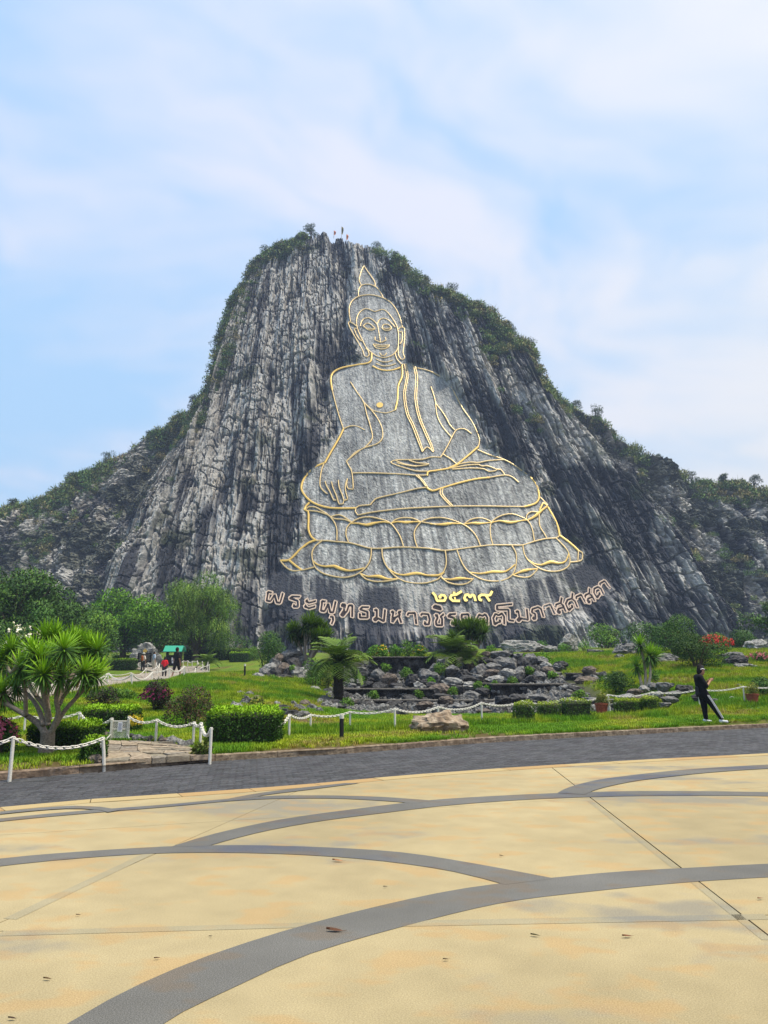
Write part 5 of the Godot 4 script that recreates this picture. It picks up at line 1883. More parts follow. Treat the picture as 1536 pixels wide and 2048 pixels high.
	bush("shrub", "dark shrub filling the gap under the left trees", "shrub", Vector3(-20.66, 0.88, -46.00), 6.0, 2.6, 3000, 0.15, DARKG)
	bush("shrub", "dark shrub between the left trees and the memorial stone", "shrub", Vector3(-25.31, 1.40, -66.00), 7.0, 4.0, 3200, 0.18, DARKG)
	bush("shrub", "dark shrub close behind the memorial stone", "shrub", Vector3(-25.08, 2.57, -84.00), 7.5, 4.4, 3200, 0.2, DARKG)
	bush("shrub", "round dark shrub at the foot of the cliff left of the rocks", "shrub", Vector3(-8.52, 1.45, -57.00), 2.9, 3.11, 5200, 0.13, DARKG)
	bush("shrub", "low green shrub left of the round dark one", "shrub", Vector3(-14.797, 2.777, -85.860) + Vector3(0, 0, -2.0), 2.411, 1.644, 1600, 0.12, MIDG)
	var pg := palm("small_palm", "small feather palm beside the end of the chain fence", Vector3(-15.855, 1.831, -70.324), 0.5, 0.2, 1.5, 18, -0.25)
	bollard(Vector3(-0.970, 0.125, -18.244), 0.559, "black bollard lamp with white cap on the front lawn")
	bollard(Vector3(-7.274, 1.328, -41.025), 0.730, "black bollard lamp on the crest of the left lawn")

	# the memorial stone and the notice board
	var mt := thing("memorial_stone", "rough memorial boulder with black plaque and gold crest", "memorial", Vector3(-23.161, 2.039, -75.563) + Vector3(0, 0, -1.0))
	var ms := 0.048
	var mr := part("stone", rock_mesh(301, 3, 6, M.stone_pale, 0.12), mt, Vector3(0, 17.0 * ms, -0.3))
	mr.scale = Vector3(60.0 * ms, 54.0 * ms, 1.8)
	var mr2 := part("stone", rock_mesh(302, 3, 6, M.stone_grey, 0.12), mt, Vector3(-22.0 * ms, 6.0 * ms, 0.3))
	mr2.scale = Vector3(26.0 * ms, 24.0 * ms, 1.4)
	var mb2 := MB.new()
	mb2.block(frame(Vector3(1.0 * ms, 20.0 * ms, 1.02)), Vector3(28.0 * ms, 19.0 * ms, 0.08), 0.02, Color.WHITE)
	var plq := part("plaque", mb2.done(M.plaque), mt)
	var tx := MB.new()
	for k in 8:
		tx.block(frame(Vector3(1.0 * ms, (26.6 - k * 1.9) * ms, 1.063)), Vector3((24.0 - (k * 7 % 5)) * ms, 0.35 * ms, 0.006), 0.001, Color(0.32, 0.30, 0.26))
	part("engraved_lines", tx.done(M.plain), plq)
	var cr1 := MB.new()
	var shape := [Vector2(0, 39), Vector2(1.6, 36.2), Vector2(4.4, 35.2), Vector2(4.0, 31.6), Vector2(2.4, 30.4), Vector2(-2.4, 30.4), Vector2(-4.0, 31.6), Vector2(-4.4, 35.2), Vector2(-1.6, 36.2)]
	for k in shape.size():
		var q0: Vector2 = shape[k]
		var q1: Vector2 = shape[(k + 1) % shape.size()]
		cr1.tri(Vector3(ms, 34.0 * ms, 1.08), Vector3((q0.x + 1.0) * ms, q0.y * ms, 1.0), Vector3((q1.x + 1.0) * ms, q1.y * ms, 1.0), Color(0.75, 0.5, 0.12), Vector3(0, 0, 1))
	part("crest", cr1.done(M.gold), mt)
	for k in 10:
		rock(mt, mt.position + Vector3(rnd(-1.9, 1.9), rnd(-0.05, 0.25), rnd(0.5, 1.1)), Vector3.ONE * rnd(0.4, 0.8))

	var nb := thing("notice_board", "dark notice board under a green sloping roof", "notice board", Vector3(-19.783, 1.926, -72.897) + Vector3(0, 0, -0.8))
	var ns := 0.046
	for sx in [-1.0, 1.0]:
		var mb := MB.new()
		mb.block(frame(Vector3(sx * 13.5 * ns, 17.0 * ns, 0)), Vector3(0.22, 38.0 * ns, 0.22), 0.02, Color.WHITE)
		part("post", mb.done(M.black_metal), nb)
	var pnl := MB.new()
	pnl.block(frame(Vector3(0, 17.0 * ns, 0)), Vector3(24.0 * ns, 22.0 * ns, 0.08), 0.01, Color.WHITE)
	var panel := part("panel", pnl.done(M.black_metal), nb)
	for q in [Vector3(-2.0, 20.0, 5.0), Vector3(3.4, 17.0, 4.0), Vector3(-2.0, 13.6, 3.4)]:
		var mb := MB.new()
		mb.block(frame(Vector3(q.x * ns, q.y * ns, 0.052)), Vector3(q.z * ns, q.z * 1.2 * ns, 0.01), 0.002, Color.WHITE)
		part("notice", mb.done(M.paper), panel)
	var roof := MB.new()
	var rf := Transform3D(Basis(Vector3(1, 0, 0), 0.70), Vector3(0, 40.5 * ns, 0.35))
	roof.block(rf, Vector3(38.0 * ns, 0.06, 19.0 * ns), 0.01, Color.WHITE)
	part("roof", roof.done(M.green_roof), nb)
	roof = MB.new()
	rf = Transform3D(Basis(Vector3(1, 0, 0), -0.70), Vector3(0, 40.5 * ns, -0.35 - 9.0 * ns))
	roof.block(rf, Vector3(38.0 * ns, 0.06, 14.0 * ns), 0.01, Color.WHITE)
	part("roof", roof.done(M.green_roof), nb)

	# stones edging the lower path and lying in the left slope
	var ed := thing("path_edging", "row of rounded grey stones edging the lower path", "stone edging", Vector3(-4.979, 0.139, -18.171))
	for q in [Vector3(-7.652, 0.173, -20.078), Vector3(-7.369, 0.162, -19.603), Vector3(-7.049, 0.152, -18.987), Vector3(-7.097, 0.158, -19.369), Vector3(-6.843, 0.150, -18.911), Vector3(-6.831, 0.153, -19.139), Vector3(-6.546, 0.146, -18.611), Vector3(-6.570, 0.150, -18.911), Vector3(-5.705, 0.139, -18.026), Vector3(-5.535, 0.136, -17.812), Vector3(-5.491, 0.138, -18.026), Vector3(-5.291, 0.135, -17.741), Vector3(-5.149, 0.134, -17.600), Vector3(-4.887, 0.133, -17.530), Vector3(-4.690, 0.131, -17.252), Vector3(-4.574, 0.130, -17.183), Vector3(-4.430, 0.129, -17.047), Vector3(-4.178, 0.125, -16.643), Vector3(-3.997, 0.123, -16.379), Vector3(-5.034, 0.108, -14.244), Vector3(-4.998, 0.107, -13.906)]:
		rock(ed, q + Vector3(0, 0.05, 0), Vector3(rnd(0.14, 0.26), rnd(0.14, 0.22), rnd(0.14, 0.22)))
	var sl := thing("scattered_stones", "loose grey stones scattered on the lawn slope above the largest hedge", "stones", Vector3(-5.069, 0.616, -29.929))
	for q in [Vector3(-5.749, 0.768, -31.649), Vector3(-5.381, 0.661, -30.289), Vector3(-5.141, 0.610, -29.691), Vector3(-5.280, 0.698, -31.148), Vector3(-5.129, 0.579, -29.104), Vector3(-4.881, 0.532, -28.529), Vector3(-4.857, 0.581, -29.573), Vector3(-4.863, 0.623, -30.411), Vector3(-4.614, 0.551, -29.337), Vector3(-4.965, 0.521, -28.189), Vector3(-4.695, 0.497, -28.077), Vector3(-3.882, 0.476, -28.873), Vector3(-3.519, 0.397, -27.632), Vector3(-3.196, 0.311, -26.026), Vector3(-3.489, 0.335, -26.130), Vector3(-3.306, 0.428, -29.104), Vector3(-2.966, 0.344, -27.522), Vector3(-2.960, 0.405, -29.691), Vector3(-2.605, 0.329, -28.302), Vector3(-2.895, 0.258, -25.008), Vector3(-2.580, 0.239, -25.008), Vector3(-2.210, 0.269, -27.412)]:
		rock(sl, q + Vector3(0, 0.03, 0), Vector3(rnd(0.2, 0.5), rnd(0.16, 0.34), rnd(0.2, 0.4)))
	boulder("pale boulder just above the largest hedge", Vector3(-4.815, 0.387, -25.819), Vector3(0.42, 0.36, 0.36), 311, M.stone_pale)
	boulder("large tan boulder on the lawn in front of the chain", Vector3(1.566, 0.118, -20.483) + Vector3(0, -0.08, -0.4), Vector3(1.38, 0.66, 0.95), 312, M.stone_tan, 7)
	bush("fern_clump", "yellowish strappy plant above the largest hedge", "plant", Vector3(-4.249, 0.388, -26.340), 0.498, 0.398, 500, 0.12, [Color(0.11, 0.17, 0.02), Color(0.2, 0.2, 0.03)])
	bush("fern_clump", "yellow green plant among stones left of the first chain posts", "plant", Vector3(-2.823, 0.260, -25.208), 0.444, 0.286, 600, 0.08, [Color(0.14, 0.16, 0.02), Color(0.22, 0.17, 0.02)])
	bush("grass_clump", "tall dry grass clump at the foot of the last path post", "plant", Vector3(-3.393, 0.114, -15.002), 0.336, 0.224, 900, 0.10, [Color(0.16, 0.17, 0.05), Color(0.09, 0.14, 0.02)])

	# terracotta pots
	pot(Vector3(7.767, 0.136, -28.302), 0.018, "terracotta pot with yellow green plant between the cube hedges")
	pot(Vector3(13.609, 0.447, -29.221), 0.018, "terracotta pot with cream leaved plant at the right edge")

	# green garden hose
	var hs := MeshInstance3D.new()
	var hm := MB.new()
	hm.tube([Vector3(11.999, 0.308, -28.415) + Vector3(0, 0.03, 0), Vector3(12.601, 0.335, -28.077) + Vector3(0, 0.035, 0), Vector3(13.614, 0.391, -27.965) + Vector3(0, 0.03, 0), Vector3(15.387, 0.479, -27.965) + Vector3(0, 0.03, 0)], [0.018, 0.018, 0.018, 0.018], 6, Color.WHITE)
	hs.mesh = hm.done(M.hose)
	hs.name = "garden_hose"
	add_child(hs)
	tag(hs, "green hose lying straight on the lawn right of the person", "hose")
	var hs2 := MeshInstance3D.new()
	hm = MB.new()
	hm.tube([Vector3(0.028, 0.119, -22.452) + Vector3(0, 0.03, 0), Vector3(0.573, 0.117, -21.747) + Vector3(0, 0.035, 0), Vector3(1.198, 0.108, -23.274) + Vector3(0, 0.03, 0), Vector3(2.777, 0.104, -24.029) + Vector3(0, 0.03, 0), Vector3(4.184, 0.106, -25.410) + Vector3(0, 0.03, 0)], [0.014, 0.014, 0.014, 0.014, 0.014], 6, Color.WHITE)
	hs2.mesh = hm.done(M.hose)
	hs2.name = "garden_hose_001"
	add_child(hs2)
	tag(hs2, "pale green hose in the grass beside the large tan boulder", "hose")

func bollard(at: Vector3, h: float, label: String) -> void:
	var o := thing("bollard_lamp", label, "bollard lamp", at, 0.0, "bollard lamps")
	var mb := MB.new()
	mb.tube([Vector3(0, -0.05, 0), Vector3(0, h * 0.5, 0), Vector3(0, h * 0.86, 0)], [0.05, 0.05, 0.05], 14, Color.WHITE)
	part("column", mb.done(M.black_metal), o)
	mb = MB.new()
	mb.tube([Vector3(0, h * 0.86, 0), Vector3(0, h * 0.93, 0), Vector3(0, h, 0)], [0.052, 0.052, 0.05], 14, Color.WHITE)
	part("cap", mb.done(M.paint), o)

func pot(at: Vector3, s: float, label: String) -> void:
	var o := thing("flower_pot", label, "flower pot", at, 0.0, "terracotta pots along the chain")
	var mb := MB.new()
	mb.tube([Vector3(0, -0.02, 0), Vector3(0, 1.0 * s, 0), Vector3(0, 20.0 * s, 0), Vector3(0, 20.2 * s, 0), Vector3(0, 23.0 * s, 0)], [9.0 * s, 9.4 * s, 12.2 * s, 13.4 * s, 13.6 * s], 20, Color.WHITE)
	part("pot", mb.done(M.terracotta), o)
	var f := part("foliage", bush_mesh(36.0 * s, 26.0 * s, 34.0 * s, 1300, 0.05, [Color(0.17, 0.21, 0.03), Color(0.28, 0.27, 0.06), Color(0.09, 0.14, 0.02)], 7), o, Vector3(0, 18.0 * s, 0))

func wall_box(called: String, label: String, a: Vector3, b: Vector3, top: float, base: float, th: float) -> Node3D:
	var o := thing(called, label, "wall", Vector3((a.x + b.x) * 0.5, base, (a.z + b.z) * 0.5), -atan2(b.z - a.z, b.x - a.x))
	var w := Vector2(a.x - b.x, a.z - b.z).length()
	var h := top - base
	var mb := MB.new()
	mb.block(frame(Vector3(0, h * 0.5 - 0.25, -th * 0.5)), Vector3(w, h + 0.5, th), 0.03, Color.WHITE)
	part("wall_face", mb.done(M.wall_stone), o)
	mb = MB.new()
	mb.block(frame(Vector3(0, h + 0.045, -th * 0.5 + 0.06)), Vector3(w + 0.1, 0.09, th + 0.16), 0.02, Color.WHITE)
	part("coping", mb.done(M.ledge), o)
	# stones set proud of the mortar
	for k in int(w * 5.0):
		var q := part("stone", ROCKS[rng.randi() % 8], o, Vector3(rnd(-0.5, 0.5) * w, rnd(0.05, 0.95) * h, -0.02))
		q.basis = Basis.from_scale(Vector3(rnd(0.16, 0.4), rnd(0.1, 0.26), 0.14)) * Basis(Vector3(0, 0, 1), rnd(0, TAU))
	return o

func rocks(called: String, label: String, at: Vector3, list: Array, cat := "rock pile") -> Node3D:
	var o := thing(called, label, cat, at)
	for e in list:
		rock(o, e[0], Vector3(e[1] * 1.05, e[2] * 1.1, maxf(e[1], e[2]) * rnd(0.75, 1.0)))
	return o

func build_water_garden() -> void:
	var pool := MB.new()
	pool = slab(PackedVector2Array([Vector2(-2.6, -31.0), Vector2(2.0, -29.5), Vector2(8.5, -31.0), Vector2(9.0, -39.0), Vector2(-1.5, -39.5)]), 0.11, 0.0)
	struct("pool_water", pool.done(M.water))
	wall_box("retaining_wall", "tall dark retaining wall of the cascade below the flower bed", Vector3(-0.91, 1.41, -47.50), Vector3(3.14, 1.41, -47.50), 2.48, 0.9, 0.5)
	wall_box("retaining_wall", "dark low wall of the cascade right of the palm trunk", Vector3(-1.98, 0.29, -39.20), Vector3(2.48, 0.29, -39.20), 0.77, 0.0, 0.5)
	wall_box("retaining_wall", "dark low wall at the right end of the cascade", Vector3(5.44, 0.57, -39.60), Vector3(9.72, 0.60, -40.20), 0.99, 0.0, 0.5)
	wall_box("retaining_wall", "short pale wall end beside the rocks right of the cascade", Vector3(9.91, 1.23, -42.50), Vector3(11.07, 1.23, -42.50), 1.52, 0.3, 0.4)
	wall_box("retaining_wall", "dark ledge wall in the upper right of the cascade", Vector3(4.11, 0.91, -42.60), Vector3(6.27, 0.91, -42.60), 0.99, 0.2, 0.4)
	wall_box("retaining_wall", "long stained step at the foot of the cascade", Vector3(-1.80, 0.11, -36.60), Vector3(5.59, 0.20, -36.60), 0.31, -0.1, 0.45)
	rocks("rock_pile", "heap of grey boulders left of the feather palm under a dracaena", Vector3(-5.782, 1.364, -43.731), [
		[Vector3(-6.75, 1.31, -42.00), 0.64, 0.43],
		[Vector3(-6.51, 1.57, -43.00), 0.71, 0.49],
		[Vector3(-6.07, 1.44, -43.00), 0.82, 0.66],
		[Vector3(-6.21, 2.04, -44.50), 0.62, 0.68],
		[Vector3(-6.09, 2.30, -45.00), 0.57, 0.63],
		[Vector3(-5.66, 1.70, -44.00), 0.73, 0.73],
		[Vector3(-5.53, 2.54, -46.00), 1.23, 0.65],
		[Vector3(-5.22, 1.99, -45.00), 1.03, 0.75],
		[Vector3(-4.87, 2.28, -46.00), 0.88, 0.65],
		[Vector3(-4.93, 1.57, -44.00), 1.06, 0.73],
		[Vector3(-4.50, 1.76, -45.00), 0.69, 0.52],
		[Vector3(-5.38, 1.25, -43.00), 0.87, 0.44],
		[Vector3(-5.80, 1.17, -42.50), 0.49, 0.43],
		[Vector3(-4.61, 1.19, -43.50), 0.77, 0.50],
		[Vector3(-6.46, 1.16, -41.50), 0.79, 0.29],
		[Vector3(-6.39, 1.84, -44.00), 0.62, 0.50],
		[Vector3(-4.31, 1.99, -46.00), 0.53, 0.65],
		[Vector3(-6.32, 1.28, -42.50), 0.54, 0.54],
		[Vector3(-4.22, 1.32, -44.00), 0.62, 0.56],
		[Vector3(-5.35, 1.54, -43.60), 0.55, 0.55]
	])
	rocks("rock_pile", "low line of pale rocks at the left end of the cascade", Vector3(-3.261, 0.616, -34.831), [
		[Vector3(-4.39, 0.81, -38.50), 0.63, 0.27],
		[Vector3(-3.92, 0.66, -38.00), 0.63, 0.34],
		[Vector3(-3.49, 0.72, -38.50), 0.73, 0.39],
		[Vector3(-3.04, 0.56, -37.50), 0.71, 0.31],
		[Vector3(-2.67, 0.66, -38.00), 0.58, 0.34],
		[Vector3(-3.46, 0.44, -37.00), 0.51, 0.23],
		[Vector3(-4.15, 0.83, -39.00), 0.49, 0.30],
		[Vector3(-2.77, 0.36, -36.50), 0.55, 0.28],
		[Vector3(-1.80, 0.50, -36.50), 0.46, 0.32]
	])
	rocks("rock_pile", "jumble of grey rocks in the middle of the cascade", Vector3(2.262, 0.558, -43.557), [
		[Vector3(-0.30, 1.44, -43.00), 0.66, 0.66],
		[Vector3(0.27, 1.18, -42.00), 0.75, 0.64],
		[Vector3(1.47, 1.21, -42.00), 0.75, 0.53],
		[Vector3(2.24, 1.44, -43.00), 0.71, 0.60],
		[Vector3(2.70, 1.31, -42.50), 0.76, 0.54],
		[Vector3(3.40, 2.17, -46.00), 0.47, 0.53],
		[Vector3(4.29, 1.46, -43.00), 0.82, 0.49],
		[Vector3(3.44, 1.14, -41.00), 1.09, 0.34],
		[Vector3(4.32, 1.21, -41.50), 0.95, 0.40],
		[Vector3(2.87, 0.75, -40.50), 0.98, 0.49],
		[Vector3(3.77, 0.77, -40.50), 0.77, 0.33],
		[Vector3(4.52, 0.94, -41.00), 1.04, 0.34],
		[Vector3(0.81, 0.60, -40.20), 0.71, 0.56],
		[Vector3(1.87, 0.86, -41.00), 0.62, 0.49],
		[Vector3(1.22, 0.39, -38.50), 0.78, 0.27],
		[Vector3(2.76, 0.44, -39.00), 0.89, 0.27],
		[Vector3(3.63, 0.42, -39.00), 0.59, 0.27],
		[Vector3(2.87, 0.32, -36.40), 0.64, 0.39],
		[Vector3(4.30, 0.48, -39.50), 0.80, 0.42],
		[Vector3(-0.60, 1.20, -43.00), 0.55, 0.33],
		[Vector3(-0.21, 0.88, -41.20), 0.73, 0.37],
		[Vector3(-1.06, 1.49, -44.00), 0.73, 0.50],
		[Vector3(-1.45, 1.12, -43.00), 0.76, 0.41],
		[Vector3(-0.88, 0.95, -42.00), 0.64, 0.35],
		[Vector3(2.52, 0.94, -41.00), 0.62, 0.34],
		[Vector3(2.06, 0.57, -39.60), 0.60, 0.33],
		[Vector3(3.93, 1.76, -45.00), 0.75, 0.46],
		[Vector3(2.92, 1.82, -45.00), 0.69, 0.46],
		[Vector3(4.97, 1.36, -43.00), 0.71, 0.44],
		[Vector3(-1.81, 0.92, -42.00), 0.59, 0.37],
		[Vector3(4.96, 0.64, -39.80), 0.66, 0.35],
		[Vector3(-1.41, 1.74, -46.00), 0.82, 0.44],
		[Vector3(2.11, 1.08, -41.60), 0.53, 0.34],
		[Vector3(1.57, 0.66, -40.00), 0.56, 0.30],
		[Vector3(0.58, 0.88, -41.40), 0.53, 0.32]
	])
	rocks("rock_pile", "rocks stacked at the right of the cascade below the pale boulders", Vector3(8.266, 1.648, -47.746), [
		[Vector3(7.27, 2.67, -48.00), 1.17, 0.61],
		[Vector3(7.39, 2.08, -46.00), 1.06, 0.65],
		[Vector3(8.21, 2.02, -46.00), 0.70, 0.70],
		[Vector3(8.86, 2.41, -47.00), 0.78, 0.54],
		[Vector3(6.83, 1.49, -44.00), 0.95, 0.56],
		[Vector3(7.50, 1.43, -44.00), 0.67, 0.56],
		[Vector3(8.58, 1.43, -43.50), 0.61, 0.44],
		[Vector3(9.26, 1.62, -44.50), 0.79, 0.51],
		[Vector3(9.60, 1.43, -44.00), 0.67, 0.48],
		[Vector3(9.42, 2.30, -47.00), 0.66, 0.42],
		[Vector3(10.55, 2.03, -47.00), 0.78, 0.45],
		[Vector3(6.21, 2.21, -47.00), 0.84, 0.54],
		[Vector3(6.39, 1.88, -46.00), 0.88, 0.59],
		[Vector3(5.50, 1.73, -45.00), 0.92, 0.57],
		[Vector3(6.06, 1.22, -43.00), 0.87, 0.41],
		[Vector3(9.51, 1.30, -43.00), 0.60, 0.27],
		[Vector3(8.31, 1.71, -45.00), 0.69, 0.46],
		[Vector3(8.03, 1.28, -43.00), 0.71, 0.33],
		[Vector3(5.16, 2.06, -47.00), 0.78, 0.54],
		[Vector3(8.19, 2.55, -48.00), 0.74, 0.49],
		[Vector3(6.14, 1.54, -44.50), 0.74, 0.42],
		[Vector3(9.59, 1.99, -46.00), 0.70, 0.41],
		[Vector3(7.79, 1.73, -45.00), 0.69, 0.40],
		[Vector3(9.89, 1.17, -43.00), 0.60, 0.27],
		[Vector3(7.03, 2.30, -47.50), 0.79, 0.45],
		[Vector3(6.33, 2.63, -49.00), 0.75, 0.44]
	])
	rocks("rock_pile", "rocks piled beside the dark shrub right of the cascade", Vector3(10.597, 1.017, -40.054), [
		[Vector3(11.01, 1.62, -42.00), 0.70, 0.53],
		[Vector3(11.65, 1.47, -42.00), 0.59, 0.37],
		[Vector3(10.59, 1.11, -41.00), 1.04, 0.52],
		[Vector3(10.99, 0.90, -40.50), 0.82, 0.46],
		[Vector3(9.49, 0.77, -39.20), 0.79, 0.37],
		[Vector3(9.70, 0.60, -38.60), 0.64, 0.27],
		[Vector3(10.95, 0.62, -38.60), 0.73, 0.29],
		[Vector3(11.10, 1.24, -41.40), 0.68, 0.42],
		[Vector3(11.50, 1.09, -41.00), 0.68, 0.42],
		[Vector3(10.46, 1.34, -42.00), 0.69, 0.27]
	])
	rocks("rock_row", "rocks lying along the pool edge behind the chain", Vector3(1.852, 0.023, -35.818), [
		[Vector3(5.09, 0.43, -34.00), 0.64, 0.34],
		[Vector3(5.91, 0.48, -35.00), 0.71, 0.31],
		[Vector3(7.01, 0.55, -35.50), 0.81, 0.25],
		[Vector3(4.63, 0.20, -31.00), 0.43, 0.27],
		[Vector3(-0.71, 0.24, -34.00), 0.82, 0.28],
		[Vector3(-0.06, 0.17, -32.00), 0.56, 0.34],
		[Vector3(0.68, 0.21, -28.50), 0.47, 0.31],
		[Vector3(-2.14, 0.23, -32.00), 0.81, 0.52],
		[Vector3(-1.42, 0.31, -34.00), 0.69, 0.24],
		[Vector3(1.71, 0.28, -33.00), 0.62, 0.27],
		[Vector3(3.07, 0.23, -32.00), 0.89, 0.28],
		[Vector3(3.82, 0.15, -30.00), 0.57, 0.23],
		[Vector3(5.51, 0.23, -31.00), 0.59, 0.23],
		[Vector3(2.12, 0.17, -30.00), 0.57, 0.26],
		[Vector3(-0.49, 0.17, -28.00), 0.39, 0.18],
		[Vector3(-2.51, 0.17, -30.00), 0.49, 0.26],
		[Vector3(6.80, 0.31, -32.00), 0.69, 0.22],
		[Vector3(7.85, 0.41, -33.40), 0.72, 0.23],
		[Vector3(0.48, 0.29, -34.50), 0.61, 0.24],
		[Vector3(4.17, 0.33, -34.40), 0.65, 0.26]
	], "rock row")
	rocks("rock_row", "grey rocks along the foot of the right lawn behind the chain", Vector3(12.486, 0.665, -35.111), [
		[Vector3(11.25, 0.93, -34.00), 0.43, 0.24],
		[Vector3(12.30, 1.03, -34.50), 0.66, 0.39],
		[Vector3(12.86, 0.93, -34.00), 0.47, 0.32],
		[Vector3(13.16, 0.91, -34.00), 0.39, 0.28],
		[Vector3(10.06, 0.63, -33.00), 0.71, 0.23],
		[Vector3(10.23, 0.61, -31.00), 0.71, 0.25],
		[Vector3(11.21, 0.59, -31.00), 0.63, 0.22],
		[Vector3(14.24, 0.65, -33.00), 0.50, 0.27],
		[Vector3(14.76, 0.65, -33.00), 0.54, 0.23],
		[Vector3(11.22, 0.72, -32.60), 0.54, 0.25],
		[Vector3(12.29, 0.65, -31.00), 0.43, 0.22],
		[Vector3(10.74, 0.79, -33.80), 0.51, 0.26],
		[Vector3(12.01, 0.76, -32.60), 0.62, 0.25],
		[Vector3(8.94, 0.50, -32.00), 0.61, 0.20],
		[Vector3(8.49, 0.52, -32.60), 0.62, 0.25],
		[Vector3(12.77, 0.54, -31.00), 0.51, 0.20],
		[Vector3(11.92, 1.02, -35.00), 0.40, 0.27],
		[Vector3(13.82, 0.56, -31.50), 0.48, 0.20],
		[Vector3(10.57, 0.45, -29.80), 0.45, 0.17],
		[Vector3(8.96, 0.41, -30.40), 0.50, 0.17]
	], "rock row")
	# smaller rubble between them, too many to tell apart
	var rub := Node3D.new()
	var mm := MultiMesh.new()
	mm.transform_format = MultiMesh.TRANSFORM_3D
	mm.use_colors = true
	mm.mesh = ROCKS[0]
	var tf := []
	for k in 1300:
		var d := rnd(30.5, 51.0)
		var x := rnd(-4.0, 9.5) + (d - 38.0) * 0.06
		if lawn_patch(x, -d) > 0.7:
			continue
		tf.append(Transform3D(Basis.from_scale(Vector3(rnd(0.12, 0.55), rnd(0.1, 0.38), rnd(0.12, 0.45))) * Basis(Vector3.UP, rnd(0, TAU)), on(x, -d, rnd(0.0, 0.12))))
	mm.instance_count = tf.size()
	for k in tf.size():
		mm.set_instance_transform(k, tf[k])
		var l := rnd(0.4, 1.6)
		mm.set_instance_color(k, Color(l, l, l * 0.98))
	var o := MultiMeshInstance3D.new()
	o.name = "rubble"
	o.multimesh = mm
	add_child(o)
	o.set_meta("kind", "stuff")
	tag(o, "small dark rubble lying between the rocks of the cascade", "rubble")
	rub.free()

	# single boulders on the right
	boulder("long pale boulder at the cliff foot above the cascade", Vector3(12.037, 3.319, -66.237), Vector3(3.391, 1.272, 1.6), 321, M.stone_pale)
	boulder("tall pale wedge shaped boulder right of the long pale one", Vector3(15.455, 3.337, -65.448), Vector3(1.927, 1.508, 1.5), 322, M.stone_pale, 8)
	boulder("small pale boulder between the two large pale ones", Vector3(14.001, 3.281, -64.928), Vector3(1.246, 0.665, 0.9), 323, M.stone_pale)
	boulder("dark grey boulder left of the white stemmed dracaena", Vector3(16.851, 2.784, -54.687), Vector3(1.468, 0.909, 1.4), 324, M.stone_grey)
	boulder("low flat boulder left of the dark grey one", Vector3(15.596, 2.965, -58.061), Vector3(1.263, 0.446, 1.0), 325, M.stone_grey)
	boulder("dark boulder just right of the white stemmed dracaena", Vector3(16.783, 2.188, -46.802), Vector3(1.314, 0.597, 1.2), 326, M.stone_grey)
	boulder("flat topped upper rock slab right of the large dark shrubs", Vector3(22.217, 2.463, -49.690), Vector3(1.460, 0.571, 1.5), 327, M.stone_grey, 6)
	boulder("flat dark lower rock right of the large dark shrubs", Vector3(20.029, 1.993, -44.435), Vector3(1.247, 0.623, 1.4), 328, M.stone_dark, 6)
	boulder("pale peaked boulder at the far right edge below the cliff", Vector3(28.476, 3.308, -59.945), Vector3(1.765, 0.844, 1.6), 329, M.stone_pale)
	boulder("low pale stone on the lawn behind the standing person", Vector3(19.720, 1.846, -42.867), Vector3(1.202, 0.273, 0.8), 330, M.stone_pale)
	boulder("grey stone half sunk in the middle of the right lawn", Vector3(10.430, 1.729, -46.802), Vector3(0.775, 0.477, 0.7), 331, M.stone_grey)
	boulder("small white stone high on the right lawn", Vector3(15.343, 2.482, -50.895), Vector3(0.585, 0.390, 0.5), 332, M.stone_pale)
	boulder("tiny grey stone on the lawn right of the standing person", Vector3(15.726, 1.003, -34.831), Vector3(0.309, 0.133, 0.3), 333, M.stone_grey)

	# planting of the water garden
	palm("feather_palm", "feather palm with thick dark trunk in front of the cascade", Vector3(-1.952, 0.330, -33.602), 1.697, 0.21, 1.527, 34, -0.7)
	dracaena("dracaena_tree", "dark dracaena on the boulder heap left of the cascade", Vector3(-4.57, 1.91, -46.00), stalks([Vector3(-4.57, 1.91, -46.00), Vector3(-4.89, 2.92, -46.00), Vector3(-5.27, 4.03, -46.00)], [Vector3(-4.57, 1.91, -46.00), Vector3(-4.30, 2.92, -46.00), Vector3(-4.15, 4.23, -46.00)], [Vector3(-4.60, 1.91, -46.30), Vector3(-3.80, 3.22, -46.30), Vector3(-3.57, 4.04, -46.30)], [Vector3(-4.53, 1.91, -45.60), Vector3(-4.62, 3.05, -45.60), Vector3(-4.64, 4.35, -45.60)], [Vector3(-4.49, 1.90, -45.20), Vector3(-4.05, 2.90, -45.20), Vector3(-3.72, 3.61, -45.20)], [Vector3(-4.62, 1.91, -46.50), Vector3(-5.01, 3.23, -46.50), Vector3(-5.02, 3.67, -46.50)], 0.78), 4)
	dracaena("dracaena_tree", "dark dracaena above the right part of the cascade before the letters", Vector3(5.70, 2.64, -49.50), stalks([Vector3(5.70, 2.64, -49.50), Vector3(5.30, 3.48, -49.50), Vector3(5.00, 4.21, -49.50)], [Vector3(5.70, 2.64, -49.50), Vector3(5.78, 3.64, -49.50), Vector3(5.64, 4.52, -49.50)], [Vector3(5.75, 2.65, -50.00), Vector3(6.16, 3.50, -50.00), Vector3(6.25, 4.42, -50.00)], [Vector3(5.64, 2.63, -49.00), Vector3(5.78, 3.31, -49.00), Vector3(5.89, 3.99, -49.00)], [Vector3(5.59, 2.62, -48.60), Vector3(5.05, 3.30, -48.60), Vector3(4.58, 3.54, -48.60)], [Vector3(5.73, 2.65, -49.80), Vector3(5.43, 3.50, -49.80), Vector3(5.26, 4.44, -49.80)], 0.78), 4)
